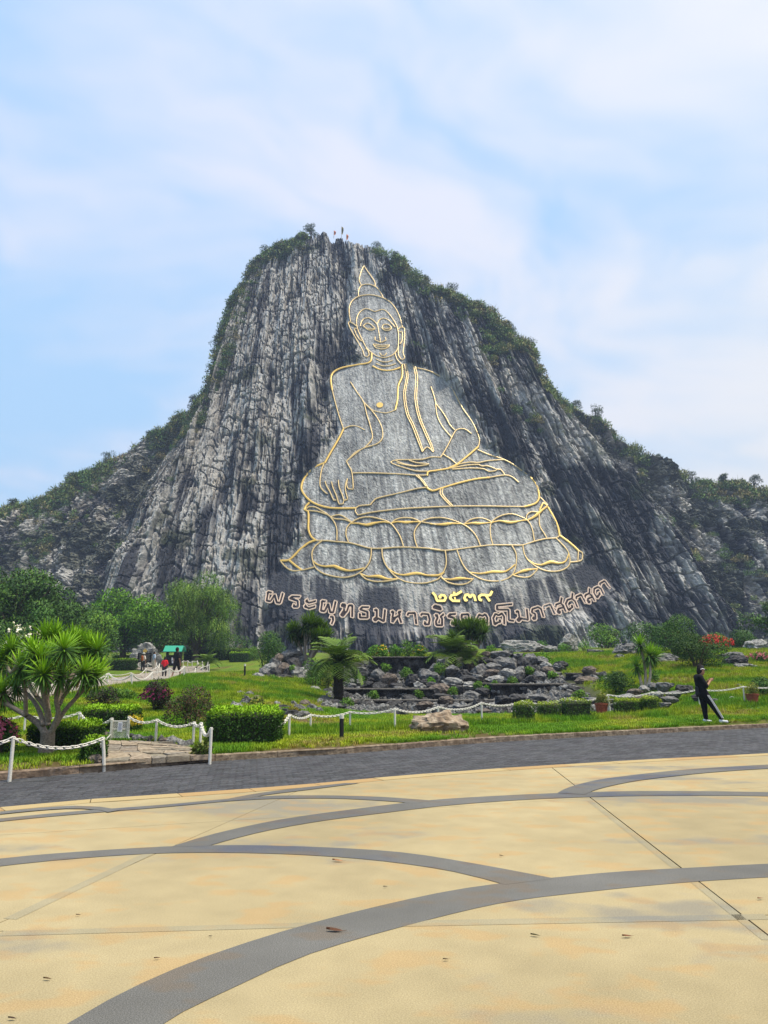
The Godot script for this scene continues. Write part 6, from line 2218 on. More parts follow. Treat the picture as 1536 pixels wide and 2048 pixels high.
	dracaena("dracaena_tree", "slim dracaena with three white stems on the right lawn", Vector3(11.884, 0.691, -36.106), stalks([Vector3(11.93, 0.66, -36.40), Vector3(11.76, 1.51, -36.40), Vector3(11.69, 1.85, -36.40)], [Vector3(11.98, 0.66, -36.40), Vector3(12.06, 1.74, -36.40), Vector3(11.90, 2.84, -36.40)], [Vector3(11.91, 0.66, -36.20), Vector3(12.20, 1.40, -36.20), Vector3(12.24, 2.37, -36.20)], [Vector3(12.28, 1.97, -36.40), Vector3(12.32, 2.20, -36.40), Vector3(12.51, 2.29, -36.40)], [], [], 0.66), 1, 2.4)
	var cy := palm("cycad", "spreading cycad clump at the top of the cascade", Vector3(4.15, 2.21, -47.50), 0.35, 0.22, 2.0, 30, -0.3)
	var cy2 := palm("cycad", "smaller cycad leaning at the right of the cycad clump", Vector3(5.04, 2.06, -47.00), 0.3, 0.2, 1.3, 18, -0.5)
	bush("shrub", "glossy shrub hanging over the rocks left of the palm trunk", "shrub", Vector3(-3.45, 0.81, -40.00), 1.7, 1.5, 2600, 0.09, MIDG)
	bush("shrub", "yellow green fern like shrub left of the palm trunk", "shrub", Vector3(-2.79, 0.83, -39.00), 0.7, 1.0, 900, 0.1, [Color(0.12, 0.15, 0.015), Color(0.07, 0.12, 0.02)])
	bush("shrub", "round dark shrub right of the cascade rocks", "shrub", Vector3(10.868, 0.622, -36.541), 1.665, 1.110, 3600, 0.08, DARKG)
	bush("shrub", "upper large dark shrub on the right below the cliff", "shrub", Vector3(18.650, 2.321, -48.128) + Vector3(0, 0, -1.5), 3.441, 2.950, 8000, 0.11, DARKG)
	bush("shrub", "lower large dark shrub with dense glossy leaves right of centre", "shrub", Vector3(17.123, 1.817, -42.867), 3.059, 2.021, 7000, 0.10, [Color(0.03, 0.075, 0.012), Color(0.05, 0.11, 0.015), Color(0.02, 0.055, 0.012)])
	bush("red_flower_shrub", "shrub covered in red blossom below the cliff on the right", "shrub", Vector3(24.552, 2.894, -54.687) + Vector3(0, 0, -3.0), 2.518, 1.539, 3000, 0.12, MIDG, Color(0.50, 0.03, 0.03), 190)
	bush("shrub", "dark olive shrub at the right edge behind the red blossom", "shrub", Vector3(29.167, 3.310, -59.945) + Vector3(0, 0, -4.0), 2.686, 1.689, 3200, 0.13, DARKG)
	bush("pink_flower_shrub", "low pink flowered shrub at the right edge of the lawn", "shrub", Vector3(22.367, 2.177, -46.616), 1.547, 0.654, 1500, 0.09, MIDG, Color(0.45, 0.12, 0.17), 60)
	bush("shrub", "dark shrub behind the right terracotta pot", "shrub", Vector3(15.030, 0.671, -31.272), 0.989, 0.791, 2200, 0.08, DARKG)
	bush("shrub", "small green shrub right of the white stemmed dracaena", "shrub", Vector3(13.209, 1.099, -38.334), 0.535, 0.632, 900, 0.08, MIDG)
	for e in [[765, 26, "green shrub at the left end of the raised flower bed"], [790, 30, "light green shrub on the raised flower bed"], [815, 34, "dark green shrub in the middle of the raised flower bed"], [838, 28, "yellow flowered shrub at the right end of the raised flower bed"], [748, 30, "dark shrub behind the palm crown on the raised bed"]]:
		var q := at_bed(e[0])
		bush("shrub", e[2], "shrub", q, e[1] / 28.0, 0.85 if e[0] != 815 else 1.2, 1100, 0.10, BRIGHT if e[0] != 815 else MIDG, Color(0.55, 0.38, 0.02), 14 if e[0] == 838 or e[0] == 765 else 0)
	for e in [[Vector3(1.21, 1.43, -43.40), 0.8, "dark fern clump under the tall retaining wall"], [Vector3(3.18, 1.62, -44.60), 0.9, "fern clump below the cycads"], [Vector3(4.81, 0.87, -40.60), 0.6, "green clump at the middle of the cascade steps"], [Vector3(6.88, 1.02, -42.20), 0.7, "green clump above the right cascade wall's left end"], [Vector3(-0.55, 0.45, -38.00), 0.6, "green clump at the water's edge right of the palm trunk"], [Vector3(-1.55, 0.17, -31.50), 0.8, "low green clump beside the angular rock by the pool"], [Vector3(8.43, 0.51, -34.00), 0.7, "green clump among the rocks behind the longest cube hedge"], [Vector3(1.64, 0.50, -38.60), 0.5, "small weed on the long stained step"], [Vector3(3.42, 0.62, -39.40), 0.55, "small fern between two flat middle rocks"], [Vector3(0.06, 1.76, -45.50), 0.7, "fern at the left end of the tall retaining wall"], [Vector3(5.91, 0.92, -42.00), 0.5, "weed on the dark ledge wall"], [Vector3(8.25, 1.62, -44.40), 0.6, "fern among the right rock stack"], [Vector3(-5.08, 1.76, -43.60), 0.5, "weed growing out of the left boulder heap"], [Vector3(-5.92, 1.18, -41.80), 0.6, "green clump at the foot of the left boulder heap"], [Vector3(7.36, 2.44, -48.60), 0.7, "green clump at the top of the right rock stack"]]:
		bush("fern_clump", e[2], "plant", e[0] + Vector3(0, -0.1, 0), e[1], e[1] * 0.7, 700, 0.09, MIDG)
	for e in [
		[Vector3(13.545, 3.372, -66.768), 1.453, "green tuft in front of the long pale boulder"], [Vector3(14.196, 3.121, -61.644), 1.183, "green tuft in front of the pale wedge boulder"], [Vector3(16.423, 3.301, -64.155), 1.314, "low green shrub right of the pale wedge boulder"],
		[Vector3(11.119, 3.467, -68.934), 1.235, "low green shrub left of the long pale boulder"], [Vector3(7.22, 2.82, -52.00), 0.9, "green tuft above the rocks right of the second dark dracaena"], [Vector3(2.42, 1.03, -41.50), 0.5, "fern between the middle rocks of the cascade"], [Vector3(5.32, 0.63, -40.00), 0.55, "bright fern at the left end of the right cascade wall"], [Vector3(9.10, 1.23, -42.50), 0.7, "green tuft above the right cascade wall"], [Vector3(-1.31, 1.17, -43.00), 0.5, "yellow green fern right of the palm trunk"],
		[Vector3(10.166, 2.111, -50.289), 1.2, "patch of weeds at the top of the rocks right of the cascade"]]:
		bush("fern_clump", e[2], "plant", e[0], e[1], e[1] * 0.65, 520, 0.10, BRIGHT)

func at_bed(px: float) -> Vector3:
	var d := 49.0
	return Vector3((px - 768.0) / 1538.0 * d, 2.45, -d)

func stalks(a: Array, b: Array, c: Array, d: Array, e: Array, f: Array, r: float) -> Array:
	var o := []
	var base: Vector3 = a[0]
	for l in [a, b, c, d, e, f]:
		if l.size() == 0:
			continue
		var p := []
		for q in l:
			p.append(q - base)
		o.append([p, 0.09 * r + 0.02, 0.05 * r + 0.01, r * rnd(0.85, 1.05)])
		if r > 0.7:
			for k in 2:
				var t := [p[-2], p[-1] + Vector3(rnd(-0.45, 0.45), rnd(-0.1, 0.3), rnd(-0.45, 0.45))]
				o.append([t, 0.05, 0.03, r * rnd(0.8, 1.0)])
	return o

func build_people() -> void:
	var skin := Color(0.36, 0.19, 0.12)
	# the person with the phone leans back against a chain post
	var at := Vector3(9.596, 0.155, -23.648)
	at.y += 0.02
	var o := thing("person", "person in black with white striped trousers and cap looking at a phone", "person", at)
	var V := func(x: float, y: float, z: float) -> Vector3: return Vector3(x, y, z)
	var shl: Vector3 = V.call(-0.15, 1.30, -0.17)
	var shr: Vector3 = V.call(-0.15, 1.30, 0.17)
	var ell: Vector3 = V.call(-0.01, 1.05, -0.20)
	var elr: Vector3 = V.call(0.0, 1.04, 0.20)
	var hal: Vector3 = V.call(0.17, 1.22, -0.06)
	var har: Vector3 = V.call(0.16, 1.20, 0.07)
	var bones := [
		[V.call(-0.055, 1.47, 0), V.call(-0.045, 1.53, 0), 0.088, 0.094], [V.call(-0.015, 1.43, 0), V.call(-0.02, 1.47, 0), 0.052, 0.065], [V.call(-0.11, 1.33, 0), V.call(-0.075, 1.44, 0), 0.055, 0.05],
		[V.call(0.035, 1.475, 0), V.call(0.048, 1.462, 0), 0.016, 0.017],
		[V.call(-0.07, 0.93, 0), V.call(-0.13, 1.27, 0), 0.12, 0.13, Vector3(0.8, 1, 1.25)],
		[shl, ell, 0.048, 0.04], [ell, hal, 0.038, 0.028], [shr, elr, 0.048, 0.04], [elr, har, 0.038, 0.028],
		[V.call(-0.05, 0.86, -0.09), V.call(0.0, 0.46, -0.10), 0.09, 0.06], [V.call(0.0, 0.46, -0.10), V.call(0.02, 0.08, -0.10), 0.056, 0.036],
		[V.call(-0.05, 0.86, 0.09), V.call(0.20, 0.47, 0.10), 0.09, 0.06], [V.call(0.20, 0.47, 0.10), V.call(0.40, 0.09, 0.11), 0.056, 0.036]]
	for s in [-1.0, 1.0]:
		var w: Vector3 = hal if s < 0 else har
		var tip: Vector3 = V.call(0.255, 1.275, s * 0.02)
		bones.append([w, w.lerp(tip, 0.5), 0.03, 0.026, Vector3(1, 1, 0.7)])
		for fi in 4:
			var b: Vector3 = w.lerp(tip, 0.55) + Vector3(0.0, 0.028 - fi * 0.019, s * 0.012)
			bones.append([b, b + Vector3(0.05 - 0.004 * fi, 0.012, -s * 0.006), 0.010, 0.009])
			bones.append([b + Vector3(0.05 - 0.004 * fi, 0.012, -s * 0.006), b + Vector3(0.062, 0.022, -s * 0.032), 0.009, 0.008])
		bones.append([w.lerp(tip, 0.25) + Vector3(0, 0.02, 0), w.lerp(tip, 0.55) + Vector3(-0.012, 0.052, -s * 0.01), 0.012, 0.010])
	part("body", body(bones, 0.016, 0.025, skin_mat(skin)), o)
	var black := cloth("cloth", Color(0.005, 0.005, 0.008))
	var white := cloth("cloth", Color(0.75, 0.75, 0.76))
	part("shirt", body([[V.call(-0.06, 0.84, 0), V.call(-0.135, 1.24, 0), 0.155, 0.15, Vector3(0.9, 1, 1.2)], [V.call(-0.14, 1.33, -0.10), V.call(-0.14, 1.33, 0.10), 0.082, 0.082],
		[shl + Vector3(0, 0.02, 0.02), ell.lerp(shl, 0.12), 0.082, 0.074], [shr + Vector3(0, 0.02, -0.02), elr.lerp(shr, 0.12), 0.082, 0.074]], 0.018, 0.04, black), o)
	part("trousers", body([[V.call(-0.05, 0.87, -0.07), V.call(0.0, 0.46, -0.10), 0.125, 0.088], [V.call(0.0, 0.46, -0.10), V.call(0.02, 0.13, -0.10), 0.086, 0.064],
		[V.call(-0.05, 0.87, 0.07), V.call(0.20, 0.47, 0.10), 0.125, 0.088], [V.call(0.20, 0.47, 0.10), V.call(0.385, 0.14, 0.11), 0.086, 0.062]], 0.018, 0.03, black), o)
	# two white stripes down the outer seam of the near leg
	for dx in [-0.016, 0.020]:
		var st := MB.new()
		var rows := [[V.call(0.0, 0.80, 0.198), 0.10], [V.call(0.09, 0.66, 0.193), 0.1], [V.call(0.20, 0.47, 0.190), 0.1], [V.call(0.29, 0.31, 0.184), 0.1], [V.call(0.385, 0.14, 0.174), 0.1]]
		for k in 4:
			var a: Vector3 = rows[k][0] + Vector3(dx + 0.02, 0, 0)
			var b: Vector3 = rows[k + 1][0] + Vector3(dx + 0.02, 0, 0)
			st.tube([a, b], [0.011, 0.011], 6, Color.WHITE)
		part("stripe", st.done(white), o)
	var shoem := cloth("cloth", Color(0.62, 0.66, 0.70))
	shoe(o, V.call(-0.03, 0.0, -0.10), Vector3(1, 0, 0.1).normalized(), shoem)
	shoe(o, V.call(0.36, 0.0, 0.11), Vector3(1, 0.03, 0.25).normalized(), shoem)
	part("hair", body([[V.call(-0.085, 1.50, 0), V.call(-0.075, 1.56, 0), 0.094, 0.095], [V.call(-0.125, 1.46, 0), V.call(-0.11, 1.50, 0), 0.06, 0.07], [V.call(-0.085, 1.64, 0), V.call(-0.07, 1.665, 0), 0.062, 0.05]], 0.016, 0.025, cloth("cloth", Color(0.014, 0.011, 0.010))), o)
	part("cap", body([[V.call(-0.05, 1.575, 0), V.call(-0.035, 1.60, 0), 0.10, 0.085], [V.call(0.05, 1.55, -0.03), V.call(0.05, 1.55, 0.03), 0.05, 0.05, Vector3(1.0, 0.3, 1.0)], [V.call(0.10, 1.535, -0.03), V.call(0.10, 1.535, 0.03), 0.045, 0.045, Vector3(1.0, 0.25, 1.0)]], 0.014, 0.02, cloth("cloth", Color(0.02, 0.02, 0.025))), o)
	var band := MB.new()
	band.tube([V.call(-0.10, 1.555, 0.088), V.call(-0.03, 1.572, 0.101), V.call(0.035, 1.55, 0.082)], [0.012, 0.014, 0.012], 6, Color.WHITE)
	part("cap_band", band.done(white), o)
	part("bag", body([[V.call(-0.215, 0.82, 0.02), V.call(-0.225, 1.0, 0.02), 0.07, 0.065, Vector3(0.8, 1, 1.4)]], 0.018, 0.02, cloth("cloth", Color(0.022, 0.022, 0.026))), o)
	var ph := MeshInstance3D.new()
	var pm := MB.new()
	pm.block(Transform3D(Basis(Vector3(0, 0, 1), 0.5), at + Vector3(0.265, 1.275, 0.0)), Vector3(0.14, 0.010, 0.07), 0.003, Color.WHITE)
	ph.mesh = pm.done(M.black_metal)
	ph.name = "phone"
	add_child(ph)
	tag(ph, "phone held in both hands by the person in black", "phone")
	var dk := Color(0.28, 0.16, 0.10)
	visitor("person in a red shirt and black trousers seen from behind on the upper path", Vector3(-17.308, 1.198, -61.891), PI, Color(0.60, 0.015, 0.025), Color(0.02, 0.02, 0.025), dk, Color(0.012, 0.01, 0.01), 1.62, {"arm": 0.35})
	visitor("person in black shorts and top walking on the upper path", Vector3(-10.934, 1.342, -41.354), PI * 0.8, Color(0.012, 0.012, 0.015), Color(0.02, 0.02, 0.022), dk, Color(0.012, 0.01, 0.01), 1.58, {"hem": 0.5, "step": 0.22, "shoe": Color(0.3, 0.08, 0.06)})
	var p3 := visitor("person with white hat and orange backpack before the memorial stone", Vector3(-21.367, 1.714, -69.487), PI * 0.9, Color(0.55, 0.5, 0.45), Color(0.03, 0.03, 0.035), dk, Color(0.02, 0.015, 0.012), 1.6)
	var hat := MB.new()
	hat.tube([Vector3(0, 1.52, 0), Vector3(0, 1.54, 0), Vector3(0, 1.56, 0), Vector3(0, 1.64, 0)], [0.19, 0.18, 0.11, 0.085], 14, Color.WHITE)
	part("hat", hat.done(M.paint), p3)
	part("backpack", body([[Vector3(0, 1.0, -0.17), Vector3(0, 1.25, -0.17), 0.13, 0.12, Vector3(1.1, 1, 0.7)]], 0.03, 0.02, cloth("cloth", Color(0.30, 0.09, 0.03))), p3)
	visitor("person in a pale blue shirt and cream trousers by the memorial stone", Vector3(-20.645, 1.787, -70.324), PI * 0.7, Color(0.36, 0.46, 0.60), Color(0.55, 0.50, 0.40), dk, Color(0.015, 0.012, 0.012), 1.66)

func build_far_plants() -> void:
	tree("tree", "tallest dark tree at the far left edge below the ridge", Vector3(-28.82, 1.10, -60.00), 9.5, 9.65, 2.4, 15000, 0.26, DARKG, 34)
	tree("tree", "dark tree second from the left edge", Vector3(-28.20, 1.28, -64.00), 8.0, 7.89, 2.0, 11000, 0.26, [Color(0.03, 0.075, 0.014), Color(0.045, 0.10, 0.018), Color(0.05, 0.12, 0.02)], 26)
	tree("tree", "yellowish green low tree left of the bright green one", Vector3(-27.54, 1.70, -70.00), 8.5, 5.36, 1.0, 13000, 0.24, MIDG, 24)
	tree("tree", "feathery green tree low at the left above the white blossom", Vector3(-23.37, 0.92, -52.00), 4.6, 4.99, 1.0, 8000, 0.2, [Color(0.05, 0.13, 0.02), Color(0.04, 0.10, 0.02), Color(0.08, 0.17, 0.025)], 20)
	tree("tree", "bright green spreading tree behind the memorial stone", Vector3(-28.03, 2.57, -84.00), 11.0, 7.74, 2.2, 17000, 0.27, BRIGHT, 34)
	tree("tree", "large round crowned tree with fine drooping leaves behind the notice board", Vector3(-21.23, 2.85, -88.00), 12.0, 9.95, 1.2, 13000, 0.24, [Color(0.11, 0.21, 0.025), Color(0.08, 0.17, 0.02), Color(0.15, 0.25, 0.03), Color(0.055, 0.115, 0.02)], 46, 0.45)
	tree("tree", "dark bushy tree filling the gap between the two brightest trees", Vector3(-26.79, 3.07, -92.00), 8.0, 6.10, 1.2, 9000, 0.26, DARKG, 20)
	tree("tree", "dark tree behind the low yellowish green one", Vector3(-30.76, 2.29, -80.00), 9.0, 6.42, 1.4, 9000, 0.26, DARKG, 22)
	bush("shrub", "low dark shrub at the cliff foot right of the notice board", "shrub", Vector3(-19.59, 3.27, -98.00), 9.0, 3.2, 3000, 0.22, DARKG)
	bush("shrub", "dark shrub at the cliff foot behind the raised flower bed", "shrub", Vector3(21.23, 3.89, -75.00), 5.0, 2.2, 2200, 0.2, MIDG)
	bush("shrub", "wide dark shrub at the cliff foot left of the red blossom", "shrub", Vector3(25.22, 3.91, -74.00), 6.0, 2.4, 2600, 0.2, DARKG)
	tree("tree", "small dark tree at the cliff foot right of the large shrubs", Vector3(35.52, 3.81, -70.00), 6.0, 4.2, 1.0, 5000, 0.24, DARKG, 16)

	# scrub on the hill: one small shrub, set along the ridges and in the gullies
	var kinds := []
	for k in 3:
		var mb := MB.new()
		for q in 130:
			var d := rdir()
			d.y = absf(d.y)
			var p := Vector3(d.x * 1.0, d.y * 0.95, d.z * 1.0) * pow(rng.randf(), 0.45)
			var out := (d + Vector3(0, 0.3, 0) + rdir() * 0.6).normalized()
			mb.leaf(p, (rdir() + d).normalized(), out, rnd(0.16, 0.34), rnd(0.10, 0.17), vary(Color(1, 1, 1), 0.35))
		for q in 9:
			var d := (rdir() + Vector3(0, 1.3, 0)).normalized()
			mb.tube([Vector3.ZERO, d * 0.6, d * rnd(0.9, 1.35) + Vector3(0, 0.12, 0)], [0.03, 0.02, 0.008], 3, Color(1.2, 1.0, 0.9))
		kinds.append(mb.done(M.leaf))
	var tf := [[], [], []]
	var cs := [[], [], []]
	var gn := noise(131, 0.06, 3)
	var clump := noise(137, 0.16, 2)
	var tries := 0
	while tries < 26000:
		tries += 1
		var x := rnd(-135.0, 140.0)
		var top := ridge_at(x)
		var t := rng.randf()
		var y := top - pow(t, 1.6) * 34.0
		if x < -58.0 or x > 62.0:
			y = top - pow(t, 1.3) * 50.0
		if y < 6.0 or mask_at(x, y) > 0.05:
			continue
		var down := top - y
		var want := 0.0
		var g := gn.get_noise_2d(x, y)
		var xl := tab(EDGE_L, y)
		var xr := tab(EDGE_R, y)
		if x < xl + 1.0:
			want = smoothstep(13.0, 5.0, down) + smoothstep(0.12, 0.35, g) * 0.4
			if x < -92.0:
				want += 0.5
		elif x > xr - 1.0:
			want = smoothstep(9.0, 2.0, down) * 0.8 + smoothstep(0.10, 0.35, g) * 0.35
		elif x > 4.0:
			want = smoothstep(7.0, 2.0, down) * 0.55
			if x > 22.0 and x < 42.0 and y > 62.0:
				want += smoothstep(0.05, 0.3, g) * 0.40
			want += smoothstep(0.32, 0.5, g) * 0.12
		elif x < -27.0:
			want = smoothstep(7.0, 2.0, down) * 1.3
		else:
			want = smoothstep(1.6, 0.4, down) * 0.10
		want *= lerpf(1.0, smoothstep(-0.22, 0.18, clump.get_noise_2d(x, y)), 0.95)
		if x < xl + 1.5 and x > xl - 9.0 and y > 66.0 and y < 122.0:
			want = maxf(want, 0.85)
		if rng.randf() > want * 0.8:
			continue
		var z := -cliff_depth(x, y) - 0.6
		var s := rnd(1.2, 2.9) * (0.7 if down > 6.0 else 1.0)
		var k := rng.randi() % 3
		tf[k].append(Transform3D(Basis(Vector3.UP, rnd(0, TAU)) * Basis.from_scale(Vector3(s, s * rnd(0.7, 1.15), s)), Vector3(x, y - 0.3, z + rnd(0.2, 1.8))))
		var c: Color = [Color(0.045, 0.10, 0.022), Color(0.07, 0.14, 0.03), Color(0.11, 0.15, 0.035), Color(0.16, 0.15, 0.06)][rng.randi() % 4]
		cs[k].append(vary(c * 1.2, 0.3))
		# a second row just behind the crest closes the skyline
		if down < 3.0:
			tf[k].append(Transform3D(Basis(Vector3.UP, rnd(0, TAU)) * Basis.from_scale(Vector3.ONE * s), Vector3(x + rnd(-1, 1), top - 0.9, -cliff_depth(x, top) - rnd(1.0, 5.0))))
			cs[k].append(vary(c, 0.25))
	for k in 3:
		var mm := MultiMesh.new()
		mm.transform_format = MultiMesh.TRANSFORM_3D
		mm.use_colors = true
		mm.mesh = kinds[k]
		mm.instance_count = tf[k].size()
		for q in tf[k].size():
			mm.set_instance_transform(q, tf[k][q])
			mm.set_instance_color(q, cs[k][q])
		var o := MultiMeshInstance3D.new()
		o.name = numbered("scrub")
		o.multimesh = mm
		add_child(o)
		o.set_meta("kind", "stuff")
		tag(o, "dry green scrub covering the ridges and ledges of the rocky hill", "scrub")

	# trees that stand out against the sky
	var proto := []
	for k in 3:
		var o := tree("ridge_tree", "small leafy tree standing on the skyline of the hill", Vector3.ZERO, 5.2 + k, 5.0 + k * 0.8, 1.3, 900, 0.42, [Color(0.03, 0.06, 0.018), Color(0.05, 0.08, 0.02), Color(0.04, 0.07, 0.025)], 11, 0.0, "skyline trees")
		proto.append(o)
	var spots := [
		[-107.7, 1.0, "leafy tree on the far left end of the skyline"],
		[-94.2, 0.8, "pale leafy tree above the left shoulder of the hill"],
		[-85.3, 0.9, "low tree on the middle of the left ridge"],
		[-74.0, 0.8, "small tree high on the left ridge"],
		[-61.3, 1.0, "dark tree where the left ridge meets the cliff"],
		[-50.6, 0.95, "dark tree hanging at the notch left of the cliff"],
		[-51.6, 0.7, "dark bush tree on the steep left edge of the cliff"],
		[-48.1, 0.7, "small tree on the upper left edge of the cliff"],
		[-39.6, 0.9, "dark tree at the upper left shoulder of the cliff"],
		[-30.6, 0.8, "tree left of the summit"],
		[-24.5, 1.0, "round dark tree just left of the summit flags"],
		[-2.1, 0.8, "lone dark tree on the skyline right of the summit"],
		[3.5, 0.9, "second tree down the right skyline from the summit"],
		[12.6, 0.9, "bare twiggy tree on the upper right skyline"],
		[20.8, 0.9, "light green tree on the right shoulder"],
		[26.7, 0.8, "small pale tree on the right shoulder"],
		[37.4, 0.9, "dark tree at the top of the steep right edge"],
		[44.5, 0.9, "dark tree on the steep right edge of the cliff"],
		[47.0, 1.0, "dark tree at the notch right of the cliff"],
		[61.0, 0.95, "leafy tree at the top of the right ridge"],
		[68.1, 0.95, "twiggy tree on the right ridge"],
		[73.1, 0.8, "small tree in the middle of the right ridge"],
		[85.4, 0.6, "lone small tree on the crag of the right ridge"],
		[93.1, 0.7, "sparse tree left of the far right knoll"],
		[101.6, 1.0, "sparse tree on the far right knoll"],
		[110.7, 0.95, "dense tree at the far right end of the skyline"]
	]
	for k in spots.size():
		var e: Array = spots[k]
		var o: Node3D = proto[k % 3]
		if k >= 3:
			o = proto[k % 3].duplicate()
			o.name = numbered("ridge_tree")
			add_child(o, true)
		var y := ridge_at(e[0])
		o.position = Vector3(e[0], y - 0.3, -cliff_depth(e[0], y) - 1.0)
		o.rotation.y = rnd(0, TAU)
		o.scale = Vector3.ONE * float(e[1])
		tag(o, e[2], "tree", "skyline trees")

	# flags on the summit
	for e in [
		[-16.7, 2.8, "short red flag left of the tallest flag on the summit", Color(.5,.12,.05)],
		[-14.1, 5.0, "tallest flag on the summit of the cliff", Color(.16,.14,.06)],
		[-12.4, 3.4, "orange flag right of the tallest flag on the summit", Color(.6,.17,.05)]
		]:
		var o := thing("flag", e[2], "flag", Vector3(e[0], ridge_at(e[0]) - 0.5, -cliff_depth(e[0], ridge_at(e[0])) - 0.4))
		var mb := MB.new()
		var h: float = e[1]
		mb.tube([Vector3.ZERO, Vector3(0, h, 0)], [0.09, 0.06], 6, Color(0.45, 0.42, 0.4))
		part("pole", mb.done(M.plain), o)
		mb = MB.new()
		var prev := []
		for k in 6:
			var f := k / 5.0
			var yy := h - f * h * 0.55
			var q := [Vector3(0.05, yy, 0), Vector3(0.55 + 0.15 * sin(f * 5.0), yy - 0.3, 0.15 * sin(f * 7.0))]
			if k > 0:
				mb.quad(prev[0], prev[1], q[1], q[0], e[3])
			prev = q
		part("cloth", mb.done(M.leaf), o)

func build_figure() -> void:
	FIGURE = PackedVector2Array([Vector2(-6.48, 127.08), Vector2(-3.58, 122.15), Vector2(-2.76, 117.27), Vector2(0.00, 111.80), Vector2(3.28, 107.61), Vector2(4.94, 99.64), Vector2(5.79, 98.63), Vector2(5.44, 86.89), Vector2(4.99, 84.83), Vector2(8.57, 84.11), Vector2(12.66, 82.36), Vector2(17.28, 78.38), Vector2(19.66, 72.89), Vector2(22.54, 66.30), Vector2(24.38, 59.95), Vector2(24.05, 57.58), Vector2(29.32, 54.35), Vector2(36.43, 48.55), Vector2(38.22, 42.91), Vector2(37.39, 40.75), Vector2(39.73, 40.90), Vector2(41.43, 32.48), Vector2(46.22, 29.36), Vector2(46.47, 27.32), Vector2(42.42, 25.87), Vector2(39.07, 24.24), Vector2(34.07, 22.86), Vector2(29.30, 22.12), Vector2(24.63, 21.31), Vector2(20.09, 21.00), Vector2(16.15, 20.36), Vector2(13.43, 21.16), Vector2(8.99, 20.43), Vector2(5.16, 21.12), Vector2(0.77, 20.78), Vector2(-3.08, 21.15), Vector2(-6.41, 21.89), Vector2(-8.64, 21.92), Vector2(-13.16, 22.82), Vector2(-16.07, 24.09), Vector2(-20.06, 23.83), Vector2(-23.56, 26.51), Vector2(-19.42, 30.39), Vector2(-16.56, 31.57), Vector2(-18.56, 38.23), Vector2(-18.99, 40.71), Vector2(-20.26, 44.55), Vector2(-19.98, 47.41), Vector2(-15.97, 51.60), Vector2(-14.30, 56.05), Vector2(-10.62, 63.26), Vector2(-13.42, 73.11), Vector2(-14.84, 79.93), Vector2(-14.40, 82.45), Vector2(-12.24, 84.14), Vector2(-6.69, 85.86), Vector2(-4.21, 88.01), Vector2(-6.09, 90.98), Vector2(-8.38, 97.03), Vector2(-10.44, 102.30), Vector2(-10.57, 110.86), Vector2(-7.30, 113.92), Vector2(-7.99, 117.35), Vector2(-7.21, 124.27)])
	var grown := Geometry2D.offset_polygon(FIGURE, 1.4)[0]
	var band := PackedVector2Array([Vector2(-27.97, 21.41), Vector2(-22.53, 25.49), Vector2(-14.50, 26.49), Vector2(40.98, 28.32), Vector2(46.20, 29.23), Vector2(51.30, 25.67), Vector2(53.93, 21.68), Vector2(47.15, 15.22), Vector2(35.77, 11.04), Vector2(24.50, 9.51), Vector2(8.57, 9.01), Vector2(-2.94, 9.76), Vector2(-13.65, 11.99), Vector2(-27.86, 15.56)])
	MASK = raster(grown)
	BAND = raster(band)
	carving = thing("rock_carving", "giant seated robed figure on lotus drawn in golden lines on the cliff", "rock carving")
	ln("flame_finial", 0, [Vector2(-7.00, 117.95), Vector2(-7.65, 119.79), Vector2(-7.68, 121.30), Vector2(-7.14, 124.63), Vector2(-6.36, 127.07)])
	ln("flame_finial", 0, [Vector2(-6.36, 127.07), Vector2(-5.09, 124.18), Vector2(-3.62, 121.04), Vector2(-2.80, 118.90), Vector2(-2.78, 117.26)])
	ln("topknot", 0, [Vector2(-7.80, 113.16), Vector2(-7.76, 115.93), Vector2(-7.00, 117.80), Vector2(-5.40, 118.29), Vector2(-3.79, 117.90), Vector2(-2.18, 116.49), Vector2(-0.98, 114.11), Vector2(-0.19, 111.77)])
	ln("hair_outline", 0, [Vector2(-9.79, 102.25), Vector2(-10.29, 105.30), Vector2(-10.43, 108.37), Vector2(-9.81, 110.87), Vector2(-8.47, 112.49), Vector2(-6.91, 113.25), Vector2(-4.53, 113.45), Vector2(-2.55, 113.01), Vector2(-0.58, 112.07), Vector2(1.38, 110.59), Vector2(2.92, 108.31), Vector2(4.06, 105.52), Vector2(4.79, 102.78), Vector2(5.31, 99.56)])
	ln("hairline", 0, [Vector2(-7.76, 99.43), Vector2(-8.12, 102.40), Vector2(-7.71, 105.11), Vector2(-6.77, 106.71), Vector2(-5.62, 107.42), Vector2(-4.45, 107.14), Vector2(-2.69, 106.09), Vector2(-0.96, 106.86), Vector2(0.40, 106.40), Vector2(1.74, 104.44), Vector2(3.06, 101.71), Vector2(3.88, 99.03), Vector2(4.13, 96.66)])
	ln("face_outline", 0, [Vector2(-7.76, 99.43), Vector2(-7.34, 97.81), Vector2(-6.14, 94.36), Vector2(-4.98, 91.49), Vector2(-3.47, 89.42), Vector2(-1.63, 87.87), Vector2(0.56, 87.57), Vector2(2.38, 88.53), Vector2(3.69, 90.51), Vector2(4.09, 93.30), Vector2(4.13, 96.66)])
	ln("eyebrow", 0, [Vector2(-6.92, 100.17), Vector2(-6.67, 102.04), Vector2(-5.74, 103.35), Vector2(-4.59, 103.56), Vector2(-3.43, 102.69), Vector2(-2.08, 100.75), Vector2(-1.59, 98.07), Vector2(-1.01, 93.38)])
	ln("eyebrow", 0, [Vector2(-2.08, 100.75), Vector2(-1.33, 102.61), Vector2(0.01, 103.17), Vector2(1.35, 102.27), Vector2(2.48, 100.64), Vector2(3.22, 99.30)])
